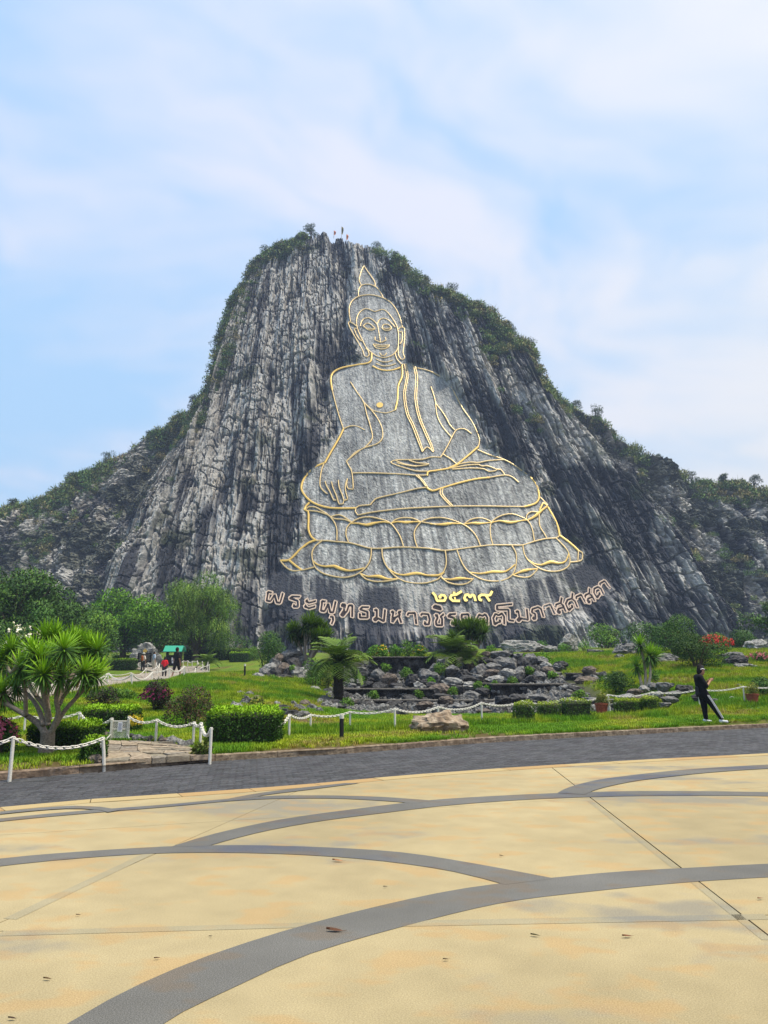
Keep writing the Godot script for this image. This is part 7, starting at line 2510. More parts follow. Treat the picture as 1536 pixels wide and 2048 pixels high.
	ln("eye", 0, [Vector2(-6.07, 100.26), Vector2(-5.13, 101.28), Vector2(-3.98, 100.83), Vector2(-2.63, 98.90), Vector2(-3.57, 98.28), Vector2(-4.71, 98.59), Vector2(-6.07, 100.26)])
	ln("eyelid", 0, [Vector2(-5.96, 99.85), Vector2(-4.72, 99.10), Vector2(-2.73, 98.91)])
	ln("eye", 0, [Vector2(-0.65, 99.10), Vector2(-0.18, 100.56), Vector2(0.96, 100.67), Vector2(2.18, 99.31), Vector2(1.33, 98.13), Vector2(0.20, 98.16), Vector2(-0.65, 99.10)])
	ln("eyelid", 0, [Vector2(-0.56, 99.23), Vector2(0.77, 98.81), Vector2(2.18, 99.31)])
	ln("nose", 0, [Vector2(-2.61, 95.62), Vector2(-2.60, 94.46), Vector2(-1.66, 93.79), Vector2(-1.01, 93.38), Vector2(-0.27, 93.75), Vector2(0.57, 94.24), Vector2(0.38, 95.41)])
	ln("mouth", 0, [Vector2(-3.14, 92.81), Vector2(-2.39, 91.39), Vector2(-0.91, 90.79), Vector2(0.56, 91.06), Vector2(1.49, 92.31), Vector2(-0.73, 92.23), Vector2(-1.66, 92.51), Vector2(-3.14, 92.81)])
	ln("lips", 0, [Vector2(-2.77, 92.29), Vector2(-1.65, 91.80), Vector2(-0.54, 91.59), Vector2(1.21, 92.01)])
	ln("chin", 0, [Vector2(-1.27, 89.35), Vector2(-0.72, 88.34), Vector2(0.19, 88.32), Vector2(0.74, 89.30)])
	ln("ear", 0, [Vector2(-7.77, 99.96), Vector2(-9.15, 101.53), Vector2(-10.42, 102.16), Vector2(-10.07, 100.12), Vector2(-8.64, 96.58), Vector2(-7.04, 92.87), Vector2(-6.07, 90.53), Vector2(-5.47, 88.26), Vector2(-4.74, 87.85), Vector2(-4.20, 88.70), Vector2(-4.59, 90.46), Vector2(-5.16, 91.37)])
	ln("inner_ear", 0, [Vector2(-7.56, 99.15), Vector2(-8.62, 99.48), Vector2(-8.08, 97.07), Vector2(-7.09, 94.92), Vector2(-6.32, 94.11)])
	ln("ear", 0, [Vector2(4.16, 98.63), Vector2(4.74, 99.42), Vector2(5.77, 99.29), Vector2(5.90, 95.88), Vector2(5.54, 91.52), Vector2(5.32, 89.26), Vector2(5.74, 87.28), Vector2(5.09, 86.66), Vector2(4.20, 87.77), Vector2(3.96, 90.26), Vector2(4.08, 92.79)])
	ln("inner_ear", 0, [Vector2(4.43, 97.44), Vector2(5.18, 97.71), Vector2(5.12, 94.07), Vector2(4.45, 92.79)])
	ln("neck", 0, [Vector2(3.12, 89.02), Vector2(3.64, 86.79), Vector2(4.71, 85.08)])
	ln("neck_fold", 0, [Vector2(-2.17, 87.02), Vector2(-0.90, 86.13), Vector2(0.92, 85.84), Vector2(2.46, 86.56)])
	ln("neck_fold", 0, [Vector2(-2.16, 85.43), Vector2(-0.89, 84.55), Vector2(1.27, 84.38), Vector2(3.26, 85.21)])
	ln("neck_fold", 1, [Vector2(-3.15, 84.49), Vector2(-1.43, 83.24), Vector2(0.73, 82.71), Vector2(2.88, 83.04), Vector2(4.51, 83.87)])
	ln("shoulder", 1, [Vector2(-3.51, 89.51), Vector2(-3.58, 87.28), Vector2(-4.28, 85.76), Vector2(-8.03, 85.06), Vector2(-11.93, 84.21), Vector2(-14.16, 82.64), Vector2(-14.63, 80.11), Vector2(-14.03, 76.29)])
	ln("upper_arm", 0, [Vector2(-14.03, 76.29), Vector2(-13.04, 72.15), Vector2(-11.91, 67.72), Vector2(-10.50, 63.04)])
	ln("shoulder", 0, [Vector2(4.67, 84.92), Vector2(7.60, 84.94), Vector2(8.54, 83.86), Vector2(12.39, 82.66), Vector2(15.84, 80.43), Vector2(17.94, 77.59), Vector2(19.31, 73.95), Vector2(20.91, 69.63), Vector2(22.81, 65.83), Vector2(24.05, 62.10), Vector2(24.44, 59.51), Vector2(23.97, 57.65)])
	ln("forearm", 1, [Vector2(23.97, 57.65), Vector2(21.34, 55.00), Vector2(18.17, 52.06), Vector2(16.04, 50.88)])
	ln("robe_edge", 1, [Vector2(4.99, 84.71), Vector2(4.93, 80.62), Vector2(3.86, 77.27), Vector2(3.55, 72.38), Vector2(2.89, 68.81)])
	ln("robe_edge", 0, [Vector2(2.89, 68.81), Vector2(0.73, 67.86), Vector2(-1.73, 68.29), Vector2(-3.59, 69.32), Vector2(-5.49, 71.77)])
	ln("sash", 0, [Vector2(6.14, 84.93), Vector2(6.53, 80.63), Vector2(5.71, 74.39), Vector2(6.26, 68.03), Vector2(7.68, 63.81), Vector2(9.04, 58.99), Vector2(9.82, 55.74)])
	ln("sash", 0, [Vector2(5.65, 84.84), Vector2(6.05, 80.41), Vector2(5.23, 74.39), Vector2(5.79, 67.83), Vector2(7.22, 63.62), Vector2(8.59, 58.80), Vector2(9.58, 55.53)])
	ln("sash", 0, [Vector2(8.07, 84.51), Vector2(8.59, 79.80), Vector2(8.17, 72.79), Vector2(8.92, 66.50), Vector2(10.33, 61.59), Vector2(11.53, 57.93), Vector2(12.17, 55.57)])
	ln("sash", 0, [Vector2(8.62, 84.08), Vector2(9.14, 79.81), Vector2(8.67, 72.80), Vector2(9.41, 66.51), Vector2(10.81, 61.60), Vector2(11.98, 57.94), Vector2(12.48, 55.79)])
	ln("sash_end", 0, [Vector2(9.58, 55.53), Vector2(10.81, 57.02), Vector2(12.40, 55.43)])
	ln("armpit", 0, [Vector2(-9.15, 78.91), Vector2(-7.46, 75.50), Vector2(-5.49, 71.77), Vector2(-4.49, 67.40), Vector2(-3.52, 63.54), Vector2(-3.02, 59.79), Vector2(-4.92, 56.93)])
	ln("inner_arm", 0, [Vector2(-5.49, 71.77), Vector2(-3.59, 69.32), Vector2(-1.72, 66.16), Vector2(-0.49, 62.72), Vector2(-0.48, 59.74), Vector2(-1.96, 57.94), Vector2(-5.21, 56.75), Vector2(-7.53, 54.85), Vector2(-9.39, 52.97)])
	ln("elbow", 0, [Vector2(-10.50, 63.04), Vector2(-8.69, 63.90), Vector2(-6.86, 63.64), Vector2(-5.01, 62.45)])
	ln("forearm", 1, [Vector2(-10.50, 63.04), Vector2(-11.60, 60.10), Vector2(-13.51, 55.82), Vector2(-14.84, 52.69)])
	ln("inner_arm", 0, [Vector2(12.64, 76.96), Vector2(13.54, 72.50), Vector2(13.91, 66.99), Vector2(15.25, 63.21), Vector2(17.20, 60.29)])
	ln("inner_arm", 0, [Vector2(13.65, 71.30), Vector2(15.78, 67.44), Vector2(17.12, 64.03), Vector2(18.26, 62.56)])
	ln("elbow", 0, [Vector2(22.47, 61.63), Vector2(20.74, 63.05), Vector2(18.88, 62.78), Vector2(17.88, 61.43), Vector2(16.14, 57.69), Vector2(14.66, 54.95), Vector2(14.01, 53.87)])
	ln("wrist", 0, [Vector2(14.66, 54.95), Vector2(16.50, 53.58), Vector2(18.02, 52.05)])
	ln("hand", 0, [Vector2(-14.96, 52.54), Vector2(-15.46, 51.07), Vector2(-15.74, 48.14), Vector2(-15.62, 46.03), Vector2(-14.87, 44.70), Vector2(-13.69, 43.62)])
	ln("knee", 1, [Vector2(-14.85, 52.67), Vector2(-16.66, 51.94), Vector2(-18.84, 49.90), Vector2(-20.05, 47.57), Vector2(-20.24, 45.48), Vector2(-19.30, 43.62), Vector2(-17.60, 41.75), Vector2(-15.07, 40.39), Vector2(-11.96, 39.66), Vector2(-6.73, 39.51)])
	ln("wrist", 0, [Vector2(-5.32, 56.58), Vector2(-7.14, 55.66), Vector2(-8.69, 53.77), Vector2(-9.36, 52.98), Vector2(-8.62, 51.32), Vector2(-7.88, 49.42), Vector2(-7.52, 44.70), Vector2(-8.64, 44.86), Vector2(-9.13, 46.30), Vector2(-8.96, 47.86)])
	ln("finger", 0, [Vector2(-14.45, 47.29), Vector2(-14.04, 45.96), Vector2(-13.05, 44.11), Vector2(-12.05, 41.79), Vector2(-11.39, 41.81)])
	ln("finger", 0, [Vector2(-12.86, 47.09), Vector2(-12.32, 45.11), Vector2(-11.45, 43.03), Vector2(-10.69, 40.69), Vector2(-9.81, 40.71)])
	ln("finger", 0, [Vector2(-11.19, 47.42), Vector2(-10.88, 45.32), Vector2(-10.14, 43.50), Vector2(-9.63, 41.71)])
	ln("finger", 0, [Vector2(-9.16, 47.35), Vector2(-9.43, 45.27), Vector2(-9.02, 43.21), Vector2(-8.76, 41.94), Vector2(-9.59, 41.71), Vector2(-9.81, 40.71)])
	ln("thigh", 0, [Vector2(-7.66, 49.41), Vector2(-2.94, 49.30), Vector2(2.65, 48.96), Vector2(8.22, 48.57), Vector2(10.45, 48.65)])
	ln("ankle", 0, [Vector2(7.77, 48.44), Vector2(8.85, 47.39), Vector2(10.10, 45.33)])
	ln("ankle", 0, [Vector2(8.26, 48.57), Vector2(9.39, 47.14), Vector2(10.43, 45.28)])
	ln("shin", 0, [Vector2(10.09, 45.07), Vector2(8.10, 44.80), Vector2(3.69, 43.51), Vector2(-0.68, 42.41), Vector2(-2.20, 41.80), Vector2(-3.28, 40.32)])
	ln("foot", 0, [Vector2(-3.28, 40.32), Vector2(-5.87, 40.12), Vector2(-6.62, 39.64), Vector2(-6.81, 38.65), Vector2(-6.25, 37.66), Vector2(-2.82, 38.34), Vector2(3.63, 39.14), Vector2(7.94, 39.47), Vector2(10.75, 39.64)])
	ln("hand", 0, [Vector2(13.93, 53.91), Vector2(11.72, 53.96), Vector2(9.48, 53.26), Vector2(6.44, 53.14), Vector2(3.14, 53.04), Vector2(1.63, 52.39), Vector2(2.99, 51.50), Vector2(5.57, 50.51), Vector2(8.00, 49.78), Vector2(10.58, 49.74)])
	ln("thumb", 0, [Vector2(6.17, 52.97), Vector2(8.07, 52.22), Vector2(11.08, 51.86), Vector2(8.04, 51.27), Vector2(5.04, 51.82), Vector2(2.86, 52.81)])
	ln("finger", 0, [Vector2(3.13, 52.15), Vector2(5.59, 51.49), Vector2(8.04, 51.11)])
	ln("cuff", 1, [Vector2(10.53, 48.45), Vector2(10.72, 49.61), Vector2(12.37, 49.93), Vector2(16.26, 50.83), Vector2(18.55, 52.15)])
	ln("foot", 0, [Vector2(18.55, 52.05), Vector2(21.39, 52.72), Vector2(23.63, 52.69), Vector2(25.96, 53.37), Vector2(30.31, 53.97)])
	ln("foot", 0, [Vector2(16.25, 50.73), Vector2(20.76, 51.80), Vector2(23.58, 52.09), Vector2(24.38, 51.63), Vector2(25.53, 51.85), Vector2(26.90, 51.43), Vector2(27.98, 50.93), Vector2(29.12, 50.90), Vector2(29.95, 49.41)])
	ln("toes", 0, [Vector2(16.78, 50.45), Vector2(21.81, 50.96), Vector2(24.87, 50.83), Vector2(25.93, 50.17), Vector2(27.66, 50.49), Vector2(28.12, 50.84)])
	ln("knee", 0, [Vector2(23.69, 56.63), Vector2(26.15, 55.40), Vector2(30.31, 53.97), Vector2(33.01, 52.31), Vector2(35.88, 49.87)])
	ln("knee", 1, [Vector2(35.88, 49.87), Vector2(37.61, 47.71), Vector2(38.12, 45.18), Vector2(37.98, 43.27), Vector2(36.74, 41.64), Vector2(33.79, 40.54)])
	ln("thigh", 0, [Vector2(33.79, 40.54), Vector2(29.34, 40.37), Vector2(23.90, 40.24), Vector2(15.87, 39.95), Vector2(9.27, 39.55), Vector2(1.42, 38.92)])
	ln("shin", 1, [Vector2(10.27, 45.13), Vector2(11.57, 44.21), Vector2(14.02, 45.03), Vector2(18.17, 46.55), Vector2(22.38, 47.81), Vector2(26.05, 48.45)])
	ln("shin", 0, [Vector2(26.05, 48.45), Vector2(29.93, 49.31), Vector2(31.74, 48.93), Vector2(33.26, 47.41)])
	ln("robe_fold", 0, [Vector2(13.75, 44.87), Vector2(13.41, 43.47), Vector2(14.26, 41.95), Vector2(15.75, 40.10)])
	ln("robe_fold", 0, [Vector2(14.23, 44.94), Vector2(13.94, 43.48), Vector2(14.79, 41.96), Vector2(16.28, 40.11)])
	ln("cushion", 0, [Vector2(38.29, 43.45), Vector2(39.86, 41.53)])
	ln("petal_tip", 1, [Vector2(39.82, 41.22), Vector2(38.92, 41.93), Vector2(37.62, 39.84)])
	ln("petal_tip", 2, [Vector2(39.82, 41.22), Vector2(38.19, 39.88), Vector2(36.26, 38.25), Vector2(34.14, 36.93)])
	ln("cushion", 1, [Vector2(-17.97, 41.43), Vector2(-18.70, 40.57), Vector2(-19.10, 39.56), Vector2(-18.11, 39.02), Vector2(-17.83, 36.46), Vector2(-17.68, 34.19), Vector2(-16.83, 32.20), Vector2(-15.63, 31.20)])
	ln("lotus_petal", 0, [Vector2(-18.76, 39.69), Vector2(-17.89, 40.24), Vector2(-16.30, 40.03), Vector2(-14.68, 38.94), Vector2(-13.07, 37.73), Vector2(-11.71, 35.97), Vector2(-10.99, 33.98), Vector2(-10.87, 31.07)])
	ln("lotus_petal", 0, [Vector2(-18.08, 39.22), Vector2(-15.71, 38.84), Vector2(-13.34, 37.88), Vector2(-11.75, 36.83), Vector2(-9.19, 36.47), Vector2(-7.65, 35.73)])
	ln("lotus_petal", 0, [Vector2(-12.54, 37.42), Vector2(-10.52, 37.79), Vector2(-8.95, 36.89), Vector2(-7.53, 35.72)])
	ln("lotus_petal", 0, [Vector2(-8.12, 30.60), Vector2(-8.80, 32.53), Vector2(-8.62, 34.48), Vector2(-7.40, 35.86), Vector2(-5.66, 36.82), Vector2(-3.39, 37.07), Vector2(-0.87, 36.47), Vector2(1.38, 35.46), Vector2(2.86, 33.50), Vector2(3.82, 31.57), Vector2(4.40, 29.40)])
	ln("petal_fold", 2, [Vector2(-7.90, 35.45), Vector2(-5.88, 35.41), Vector2(-4.12, 35.01), Vector2(-2.12, 35.49), Vector2(-0.12, 35.70), Vector2(1.38, 35.46)])
	ln("lotus_petal", 0, [Vector2(1.63, 35.32), Vector2(2.64, 36.30), Vector2(4.65, 36.81), Vector2(6.91, 36.58), Vector2(8.39, 35.74)])
	ln("petal_fold", 2, [Vector2(1.75, 35.40), Vector2(3.13, 35.79), Vector2(4.88, 35.59), Vector2(6.89, 35.73), Vector2(8.64, 35.68)])
	ln("lotus_petal", 0, [Vector2(7.56, 29.14), Vector2(7.01, 31.30), Vector2(7.07, 33.50), Vector2(8.64, 35.74), Vector2(10.68, 36.61), Vector2(13.12, 36.92)])
	ln("petal_fold", 0, [Vector2(8.64, 35.68), Vector2(10.63, 35.33), Vector2(12.12, 34.98)])
	ln("lotus_rim", 0, [Vector2(-15.63, 31.20), Vector2(-13.24, 31.13), Vector2(-10.85, 30.80), Vector2(-7.99, 30.46), Vector2(-5.51, 29.75), Vector2(-3.29, 29.04), Vector2(-0.60, 28.94), Vector2(2.57, 29.19), Vector2(5.74, 29.18), Vector2(9.39, 29.01), Vector2(12.70, 28.64)])
	ln("base_petal", 1, [Vector2(-15.64, 31.34), Vector2(-17.24, 30.84), Vector2(-19.15, 29.26), Vector2(-20.53, 27.69), Vector2(-21.69, 26.53), Vector2(-23.71, 26.46)])
	ln("base_petal", 0, [Vector2(-23.71, 26.46), Vector2(-22.57, 25.10), Vector2(-20.71, 23.86), Vector2(-18.49, 23.93), Vector2(-15.59, 24.64)])
	ln("petal_fold", 1, [Vector2(-21.69, 26.53), Vector2(-20.07, 25.15), Vector2(-18.49, 23.93)])
	ln("base_petal", 0, [Vector2(-14.24, 31.16), Vector2(-15.68, 29.97), Vector2(-16.45, 28.37), Vector2(-16.18, 26.23), Vector2(-15.33, 24.37), Vector2(-13.54, 23.04), Vector2(-10.85, 22.23), Vector2(-8.68, 21.99), Vector2(-6.31, 22.55), Vector2(-4.42, 23.93), Vector2(-3.25, 25.74), Vector2(-2.91, 27.57), Vector2(-2.92, 29.04)])
	ln("petal_fold", 2, [Vector2(-16.05, 26.10), Vector2(-14.88, 25.15), Vector2(-13.15, 24.72), Vector2(-11.20, 24.81), Vector2(-9.72, 24.13), Vector2(-7.53, 23.59), Vector2(-4.43, 24.19)])
	ln("base_petal", 0, [Vector2(-5.36, 22.92), Vector2(-4.14, 21.64), Vector2(-2.00, 20.99), Vector2(0.60, 21.05), Vector2(3.20, 21.54)])
	ln("petal_fold", 2, [Vector2(-5.12, 22.79), Vector2(-3.68, 22.19), Vector2(-1.30, 22.25), Vector2(0.83, 21.55), Vector2(3.20, 21.59)])
	ln("base_petal", 0, [Vector2(-0.48, 28.88), Vector2(-0.36, 27.02), Vector2(0.36, 24.93), Vector2(2.02, 22.61), Vector2(3.90, 21.22), Vector2(6.25, 20.59), Vector2(9.08, 20.60), Vector2(11.23, 21.23), Vector2(12.20, 21.69)])
	ln("petal_fold", 2, [Vector2(1.08, 23.89), Vector2(2.50, 22.86), Vector2(4.40, 22.48), Vector2(7.26, 22.91), Vector2(9.62, 22.41), Vector2(12.25, 22.51)])
	ln("base_petal", 0, [Vector2(13.84, 28.46), Vector2(13.98, 26.61), Vector2(13.74, 24.52), Vector2(12.54, 22.21), Vector2(11.55, 21.31)])
	ln("petal_fold", 1, [Vector2(10.29, 22.39), Vector2(12.08, 22.46), Vector2(13.31, 23.23)])
	ln("lotus_petal", 0, [Vector2(10.76, 36.75), Vector2(13.29, 36.87), Vector2(15.80, 36.34), Vector2(18.26, 35.26), Vector2(19.94, 34.04), Vector2(21.30, 32.13), Vector2(22.09, 29.69)])
	ln("petal_fold", 2, [Vector2(10.70, 35.22), Vector2(13.20, 35.09), Vector2(15.74, 35.41), Vector2(18.51, 35.27)])
	ln("lotus_petal", 0, [Vector2(18.64, 35.27), Vector2(20.13, 36.44), Vector2(22.22, 36.99), Vector2(24.00, 36.70), Vector2(25.23, 36.03)])
	ln("petal_fold", 2, [Vector2(18.77, 35.27), Vector2(20.83, 35.61), Vector2(22.87, 35.58), Vector2(25.21, 35.88)])
	ln("lotus_petal", 0, [Vector2(25.01, 30.03), Vector2(24.67, 32.50), Vector2(25.06, 35.59), Vector2(26.65, 37.22), Vector2(28.85, 38.18), Vector2(30.72, 38.35), Vector2(32.76, 37.64), Vector2(34.23, 36.70), Vector2(35.01, 34.59), Vector2(35.10, 31.50)])
	ln("petal_fold", 2, [Vector2(25.21, 35.83), Vector2(27.08, 36.38), Vector2(29.92, 36.12), Vector2(32.64, 36.70), Vector2(33.99, 36.92)])
	ln("lotus_petal", 0, [Vector2(33.85, 36.82), Vector2(34.18, 38.29), Vector2(35.39, 39.24), Vector2(37.01, 39.18)])
	ln("petal_fold", 2, [Vector2(33.85, 36.82), Vector2(35.41, 37.48), Vector2(37.27, 39.05), Vector2(39.76, 40.99)])
	ln("cushion", 1, [Vector2(39.88, 40.85), Vector2(40.97, 38.10), Vector2(41.64, 35.52), Vector2(41.67, 33.23)])
	ln("lotus_petal", 0, [Vector2(37.36, 38.76), Vector2(37.02, 35.55), Vector2(37.80, 33.59), Vector2(38.28, 32.35)])
	ln("lotus_rim", 0, [Vector2(10.44, 28.83), Vector2(13.60, 28.46), Vector2(17.31, 28.92), Vector2(22.09, 29.69), Vector2(25.14, 30.04), Vector2(29.22, 30.17), Vector2(32.07, 30.27), Vector2(35.08, 31.36), Vector2(38.12, 32.20), Vector2(40.59, 32.47), Vector2(41.67, 33.23)])
	ln("base_petal", 1, [Vector2(41.67, 33.23), Vector2(43.72, 31.65), Vector2(45.80, 29.53)])
	ln("base_petal", 0, [Vector2(45.80, 29.53), Vector2(46.67, 29.03), Vector2(46.35, 27.36), Vector2(45.27, 26.76), Vector2(43.04, 26.39)])
	ln("petal_fold", 0, [Vector2(45.80, 29.53), Vector2(45.19, 27.03)])
	ln("base_petal", 0, [Vector2(16.55, 28.64), Vector2(17.14, 26.39), Vector2(18.19, 24.06), Vector2(19.76, 22.54), Vector2(22.09, 21.44), Vector2(24.73, 21.18), Vector2(26.99, 21.66), Vector2(28.87, 22.99), Vector2(29.91, 25.36), Vector2(30.24, 28.03), Vector2(29.46, 30.04)])
	ln("petal_fold", 2, [Vector2(19.09, 23.17), Vector2(21.50, 22.96), Vector2(24.23, 23.45), Vector2(27.21, 23.59), Vector2(29.66, 25.35)])
	ln("base_petal", 0, [Vector2(12.53, 22.08), Vector2(13.89, 20.83), Vector2(16.24, 20.28), Vector2(18.41, 20.63), Vector2(19.82, 21.78)])
	ln("petal_fold", 2, [Vector2(12.75, 21.65), Vector2(14.65, 21.47), Vector2(16.82, 21.79), Vector2(19.68, 21.53)])
	ln("base_petal", 0, [Vector2(28.84, 22.73), Vector2(30.78, 22.26), Vector2(32.82, 22.53), Vector2(34.85, 24.33)])
	ln("petal_fold", 2, [Vector2(28.90, 22.78), Vector2(31.75, 23.97), Vector2(34.86, 24.39)])
	ln("base_petal", 0, [Vector2(32.12, 30.27), Vector2(32.26, 27.83), Vector2(33.30, 26.00), Vector2(35.39, 24.48), Vector2(37.88, 23.91), Vector2(40.55, 24.28), Vector2(42.63, 25.56), Vector2(43.24, 27.48), Vector2(42.82, 29.65), Vector2(40.59, 32.47)])
	ln("petal_fold", 2, [Vector2(32.63, 26.77), Vector2(34.03, 25.76), Vector2(35.78, 25.42), Vector2(38.26, 26.31), Vector2(40.32, 26.05), Vector2(42.01, 26.61), Vector2(43.17, 28.57)])
	dot("nipple", Vector2(-1.12, 70.44), 0.9)
	inscription = thing("inscription", "curved line of outlined letters with golden numerals above on the cliff", "inscription")
	letter([[Vector2(-24.83, 18.58), Vector2(-25.83, 18.85), Vector2(-25.77, 18.12), Vector2(-25.89, 16.80), Vector2(-24.98, 16.60), Vector2(-24.17, 18.17), Vector2(-23.49, 16.31), Vector2(-22.75, 16.19), Vector2(-22.32, 18.48)]], 0.34)
	letter([[Vector2(-18.39, 17.53), Vector2(-20.16, 17.64), Vector2(-20.71, 17.23), Vector2(-18.82, 16.57), Vector2(-18.69, 15.24), Vector2(-19.66, 15.28), Vector2(-19.51, 15.87)]], 0.34)
	letter([[Vector2(-16.60, 16.86), Vector2(-17.05, 16.49), Vector2(-16.24, 16.11), Vector2(-14.80, 16.49)], [Vector2(-16.90, 15.68), Vector2(-17.17, 15.24), Vector2(-16.15, 14.89), Vector2(-14.85, 15.30)]], 0.34)
	letter([[Vector2(-12.62, 16.31), Vector2(-13.48, 16.52), Vector2(-13.44, 15.73), Vector2(-13.58, 14.30), Vector2(-12.80, 14.15), Vector2(-12.06, 15.90), Vector2(-11.52, 13.94), Vector2(-10.89, 13.87), Vector2(-10.46, 16.39)]], 0.34)
	letter([[Vector2(-11.54, 12.95), Vector2(-10.93, 12.94), Vector2(-10.82, 12.22), Vector2(-11.14, 11.33)]], 0.34)
	letter([[Vector2(-9.10, 15.08), Vector2(-9.01, 15.75), Vector2(-8.34, 15.62), Vector2(-8.58, 14.42), Vector2(-9.18, 13.41), Vector2(-8.77, 13.04), Vector2(-7.92, 14.20), Vector2(-7.54, 15.48), Vector2(-6.81, 15.41), Vector2(-6.77, 12.84)]], 0.34)
	letter([[Vector2(-3.23, 14.98), Vector2(-4.68, 15.03), Vector2(-5.17, 14.52), Vector2(-3.51, 13.95), Vector2(-3.47, 12.68), Vector2(-5.16, 12.70), Vector2(-5.16, 13.69)]], 0.34)
	letter([[Vector2(-2.13, 14.34), Vector2(-1.55, 14.48), Vector2(-1.56, 12.90), Vector2(-2.15, 12.41), Vector2(-1.89, 11.96), Vector2(-1.24, 12.53), Vector2(-0.03, 11.85), Vector2(0.22, 14.50)]], 0.34)
	letter([[Vector2(1.44, 13.91), Vector2(2.00, 14.07), Vector2(1.78, 12.76), Vector2(1.73, 11.63), Vector2(2.55, 12.82), Vector2(3.39, 13.25), Vector2(3.04, 13.97), Vector2(3.70, 14.00)], [Vector2(3.16, 13.09), Vector2(3.63, 11.53)]], 0.34)
	letter([[Vector2(4.94, 13.08), Vector2(5.15, 13.67), Vector2(6.57, 13.70), Vector2(6.80, 11.26)]], 0.34)
	letter([[Vector2(7.76, 13.09), Vector2(8.04, 13.53), Vector2(9.42, 13.43), Vector2(9.65, 12.34), Vector2(9.42, 11.20), Vector2(8.53, 11.20), Vector2(8.72, 11.85)]], 0.34)
	letter([[Vector2(10.81, 13.05), Vector2(11.21, 13.39), Vector2(11.34, 12.66), Vector2(10.97, 11.93), Vector2(11.01, 11.06), Vector2(12.23, 11.01), Vector2(12.30, 12.49), Vector2(11.99, 12.89), Vector2(12.74, 13.51)]], 0.34)
	letter([[Vector2(10.46, 14.89), Vector2(10.98, 15.37), Vector2(11.95, 15.08), Vector2(12.19, 14.41), Vector2(10.46, 14.89)]], 0.34)
	letter([[Vector2(15.32, 13.53), Vector2(13.99, 13.42), Vector2(13.56, 12.96), Vector2(14.95, 12.56), Vector2(14.99, 11.30), Vector2(14.26, 11.22), Vector2(14.40, 11.80)]], 0.34)
	letter([[Vector2(16.43, 12.05), Vector2(16.90, 12.37), Vector2(16.46, 12.50), Vector2(16.52, 13.37), Vector2(18.02, 13.48), Vector2(17.95, 11.28), Vector2(16.41, 11.22)]], 0.34)
	letter([[Vector2(21.01, 12.27), Vector2(21.15, 11.77), Vector2(20.62, 11.66), Vector2(19.90, 11.21), Vector2(19.81, 12.60), Vector2(20.36, 13.45), Vector2(20.95, 13.09), Vector2(21.67, 13.52), Vector2(22.02, 12.78), Vector2(21.88, 11.20)]], 0.34)
	letter([[Vector2(24.63, 12.41), Vector2(24.79, 11.88), Vector2(24.22, 11.74), Vector2(23.45, 11.23), Vector2(23.32, 12.72), Vector2(23.90, 13.65), Vector2(24.55, 13.28), Vector2(25.33, 13.77), Vector2(25.72, 13.00), Vector2(25.59, 11.30)]], 0.34)
	letter([[Vector2(27.86, 15.83), Vector2(24.41, 15.46), Vector2(24.30, 14.54), Vector2(26.87, 14.59), Vector2(26.68, 12.21), Vector2(27.80, 12.10)]], 0.34)
	letter([[Vector2(28.36, 14.07), Vector2(28.99, 14.34), Vector2(29.11, 12.92), Vector2(28.49, 12.35), Vector2(28.82, 12.01), Vector2(29.50, 12.67), Vector2(30.92, 12.36), Vector2(30.99, 14.79)]], 0.34)
	letter([[Vector2(32.32, 13.07), Vector2(32.02, 12.52), Vector2(32.66, 12.65), Vector2(32.74, 13.73), Vector2(31.99, 14.06), Vector2(32.28, 14.83), Vector2(33.63, 15.26), Vector2(34.22, 14.86), Vector2(34.52, 13.06)]], 0.34)
	letter([[Vector2(34.93, 14.84), Vector2(35.04, 15.45), Vector2(36.53, 15.93), Vector2(37.19, 13.76)]], 0.34)
	letter([[Vector2(37.52, 15.26), Vector2(37.93, 15.98), Vector2(38.99, 16.32), Vector2(39.52, 15.75), Vector2(39.86, 14.32)], [Vector2(39.58, 15.37), Vector2(38.35, 15.05), Vector2(37.80, 14.20), Vector2(38.37, 13.96), Vector2(38.59, 14.55)], [Vector2(39.05, 16.29), Vector2(39.48, 17.61)]], 0.34)
	letter([[Vector2(41.41, 15.93), Vector2(41.78, 15.57), Vector2(41.25, 15.21), Vector2(40.60, 14.63), Vector2(40.17, 16.19), Vector2(40.76, 17.10), Vector2(41.83, 17.43), Vector2(42.48, 16.87), Vector2(42.83, 15.38)], [Vector2(41.90, 17.39), Vector2(42.29, 18.78)]], 0.34)
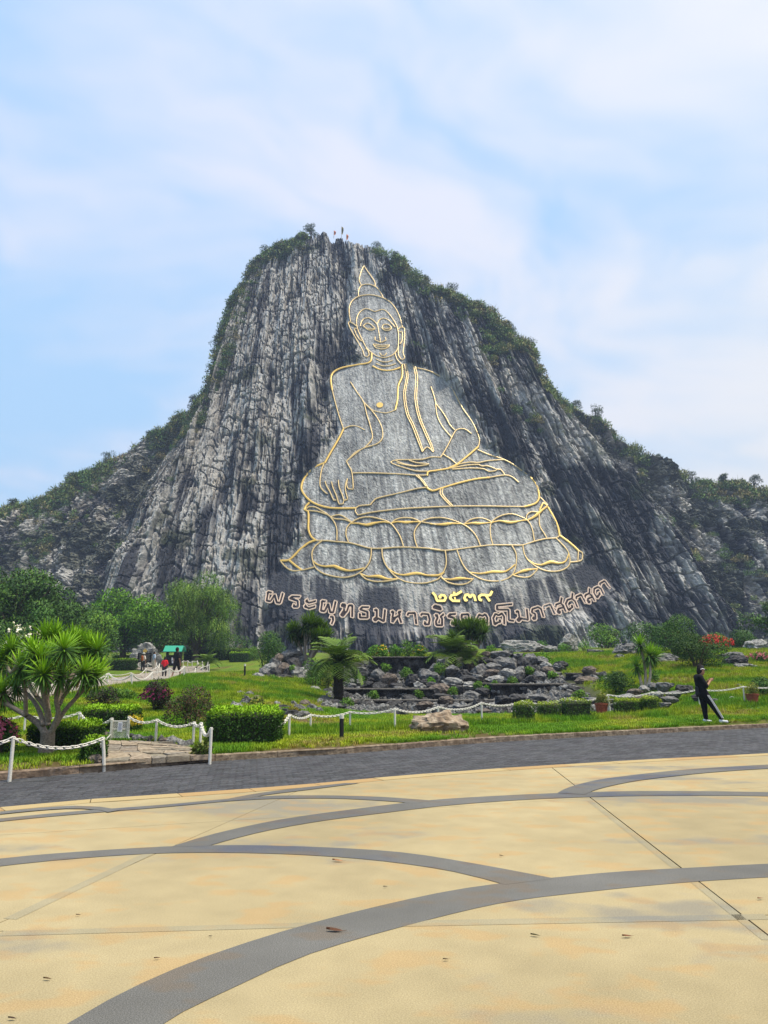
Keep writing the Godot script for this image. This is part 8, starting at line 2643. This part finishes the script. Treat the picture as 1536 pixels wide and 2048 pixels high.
	letter([[Vector2(42.94, 17.32), Vector2(42.99, 17.89), Vector2(44.28, 18.45), Vector2(45.07, 16.48)]], 0.34)
	letter([[Vector2(45.04, 17.69), Vector2(45.37, 18.39), Vector2(46.35, 18.81), Vector2(46.90, 18.32), Vector2(47.34, 17.03)], [Vector2(46.99, 17.98), Vector2(45.85, 17.57), Vector2(45.41, 16.73), Vector2(45.97, 16.56), Vector2(46.12, 17.13)], [Vector2(46.41, 18.78), Vector2(46.70, 20.05)]], 0.34)
	letter([[Vector2(48.77, 19.14), Vector2(49.07, 18.76), Vector2(48.62, 18.45), Vector2(48.12, 17.78), Vector2(47.57, 18.96), Vector2(47.86, 20.01), Vector2(48.91, 20.47), Vector2(49.53, 19.99), Vector2(49.93, 18.54)]], 0.34)
	letter([[Vector2(49.53, 20.76), Vector2(49.55, 21.31), Vector2(50.90, 22.01), Vector2(51.84, 20.25)]], 0.34)
	letter([[Vector2(10.53, 18.28), Vector2(11.09, 17.59), Vector2(11.43, 16.40), Vector2(13.01, 16.41), Vector2(13.35, 17.15), Vector2(13.04, 17.60), Vector2(12.45, 17.70), Vector2(11.97, 17.35), Vector2(12.21, 16.94)]], 0.27, true)
	letter([[Vector2(16.38, 16.39), Vector2(14.80, 16.42), Vector2(14.27, 16.99), Vector2(14.57, 17.66), Vector2(15.68, 17.83), Vector2(16.89, 18.59)], [Vector2(15.18, 17.79), Vector2(15.24, 18.45)], [Vector2(15.19, 16.96), Vector2(15.47, 17.04)]], 0.27, true)
	letter([[Vector2(18.00, 16.71), Vector2(17.58, 16.46), Vector2(17.38, 17.02), Vector2(17.68, 17.75), Vector2(18.29, 17.86), Vector2(18.64, 17.20), Vector2(19.09, 17.82), Vector2(19.58, 17.66), Vector2(19.77, 16.42)]], 0.27, true)
	letter([[Vector2(21.23, 16.61), Vector2(20.70, 16.68), Vector2(20.62, 17.43), Vector2(21.20, 17.85), Vector2(22.11, 17.80), Vector2(22.89, 16.40)], [Vector2(22.30, 17.66), Vector2(23.13, 17.81), Vector2(23.66, 18.72)]], 0.27, true)
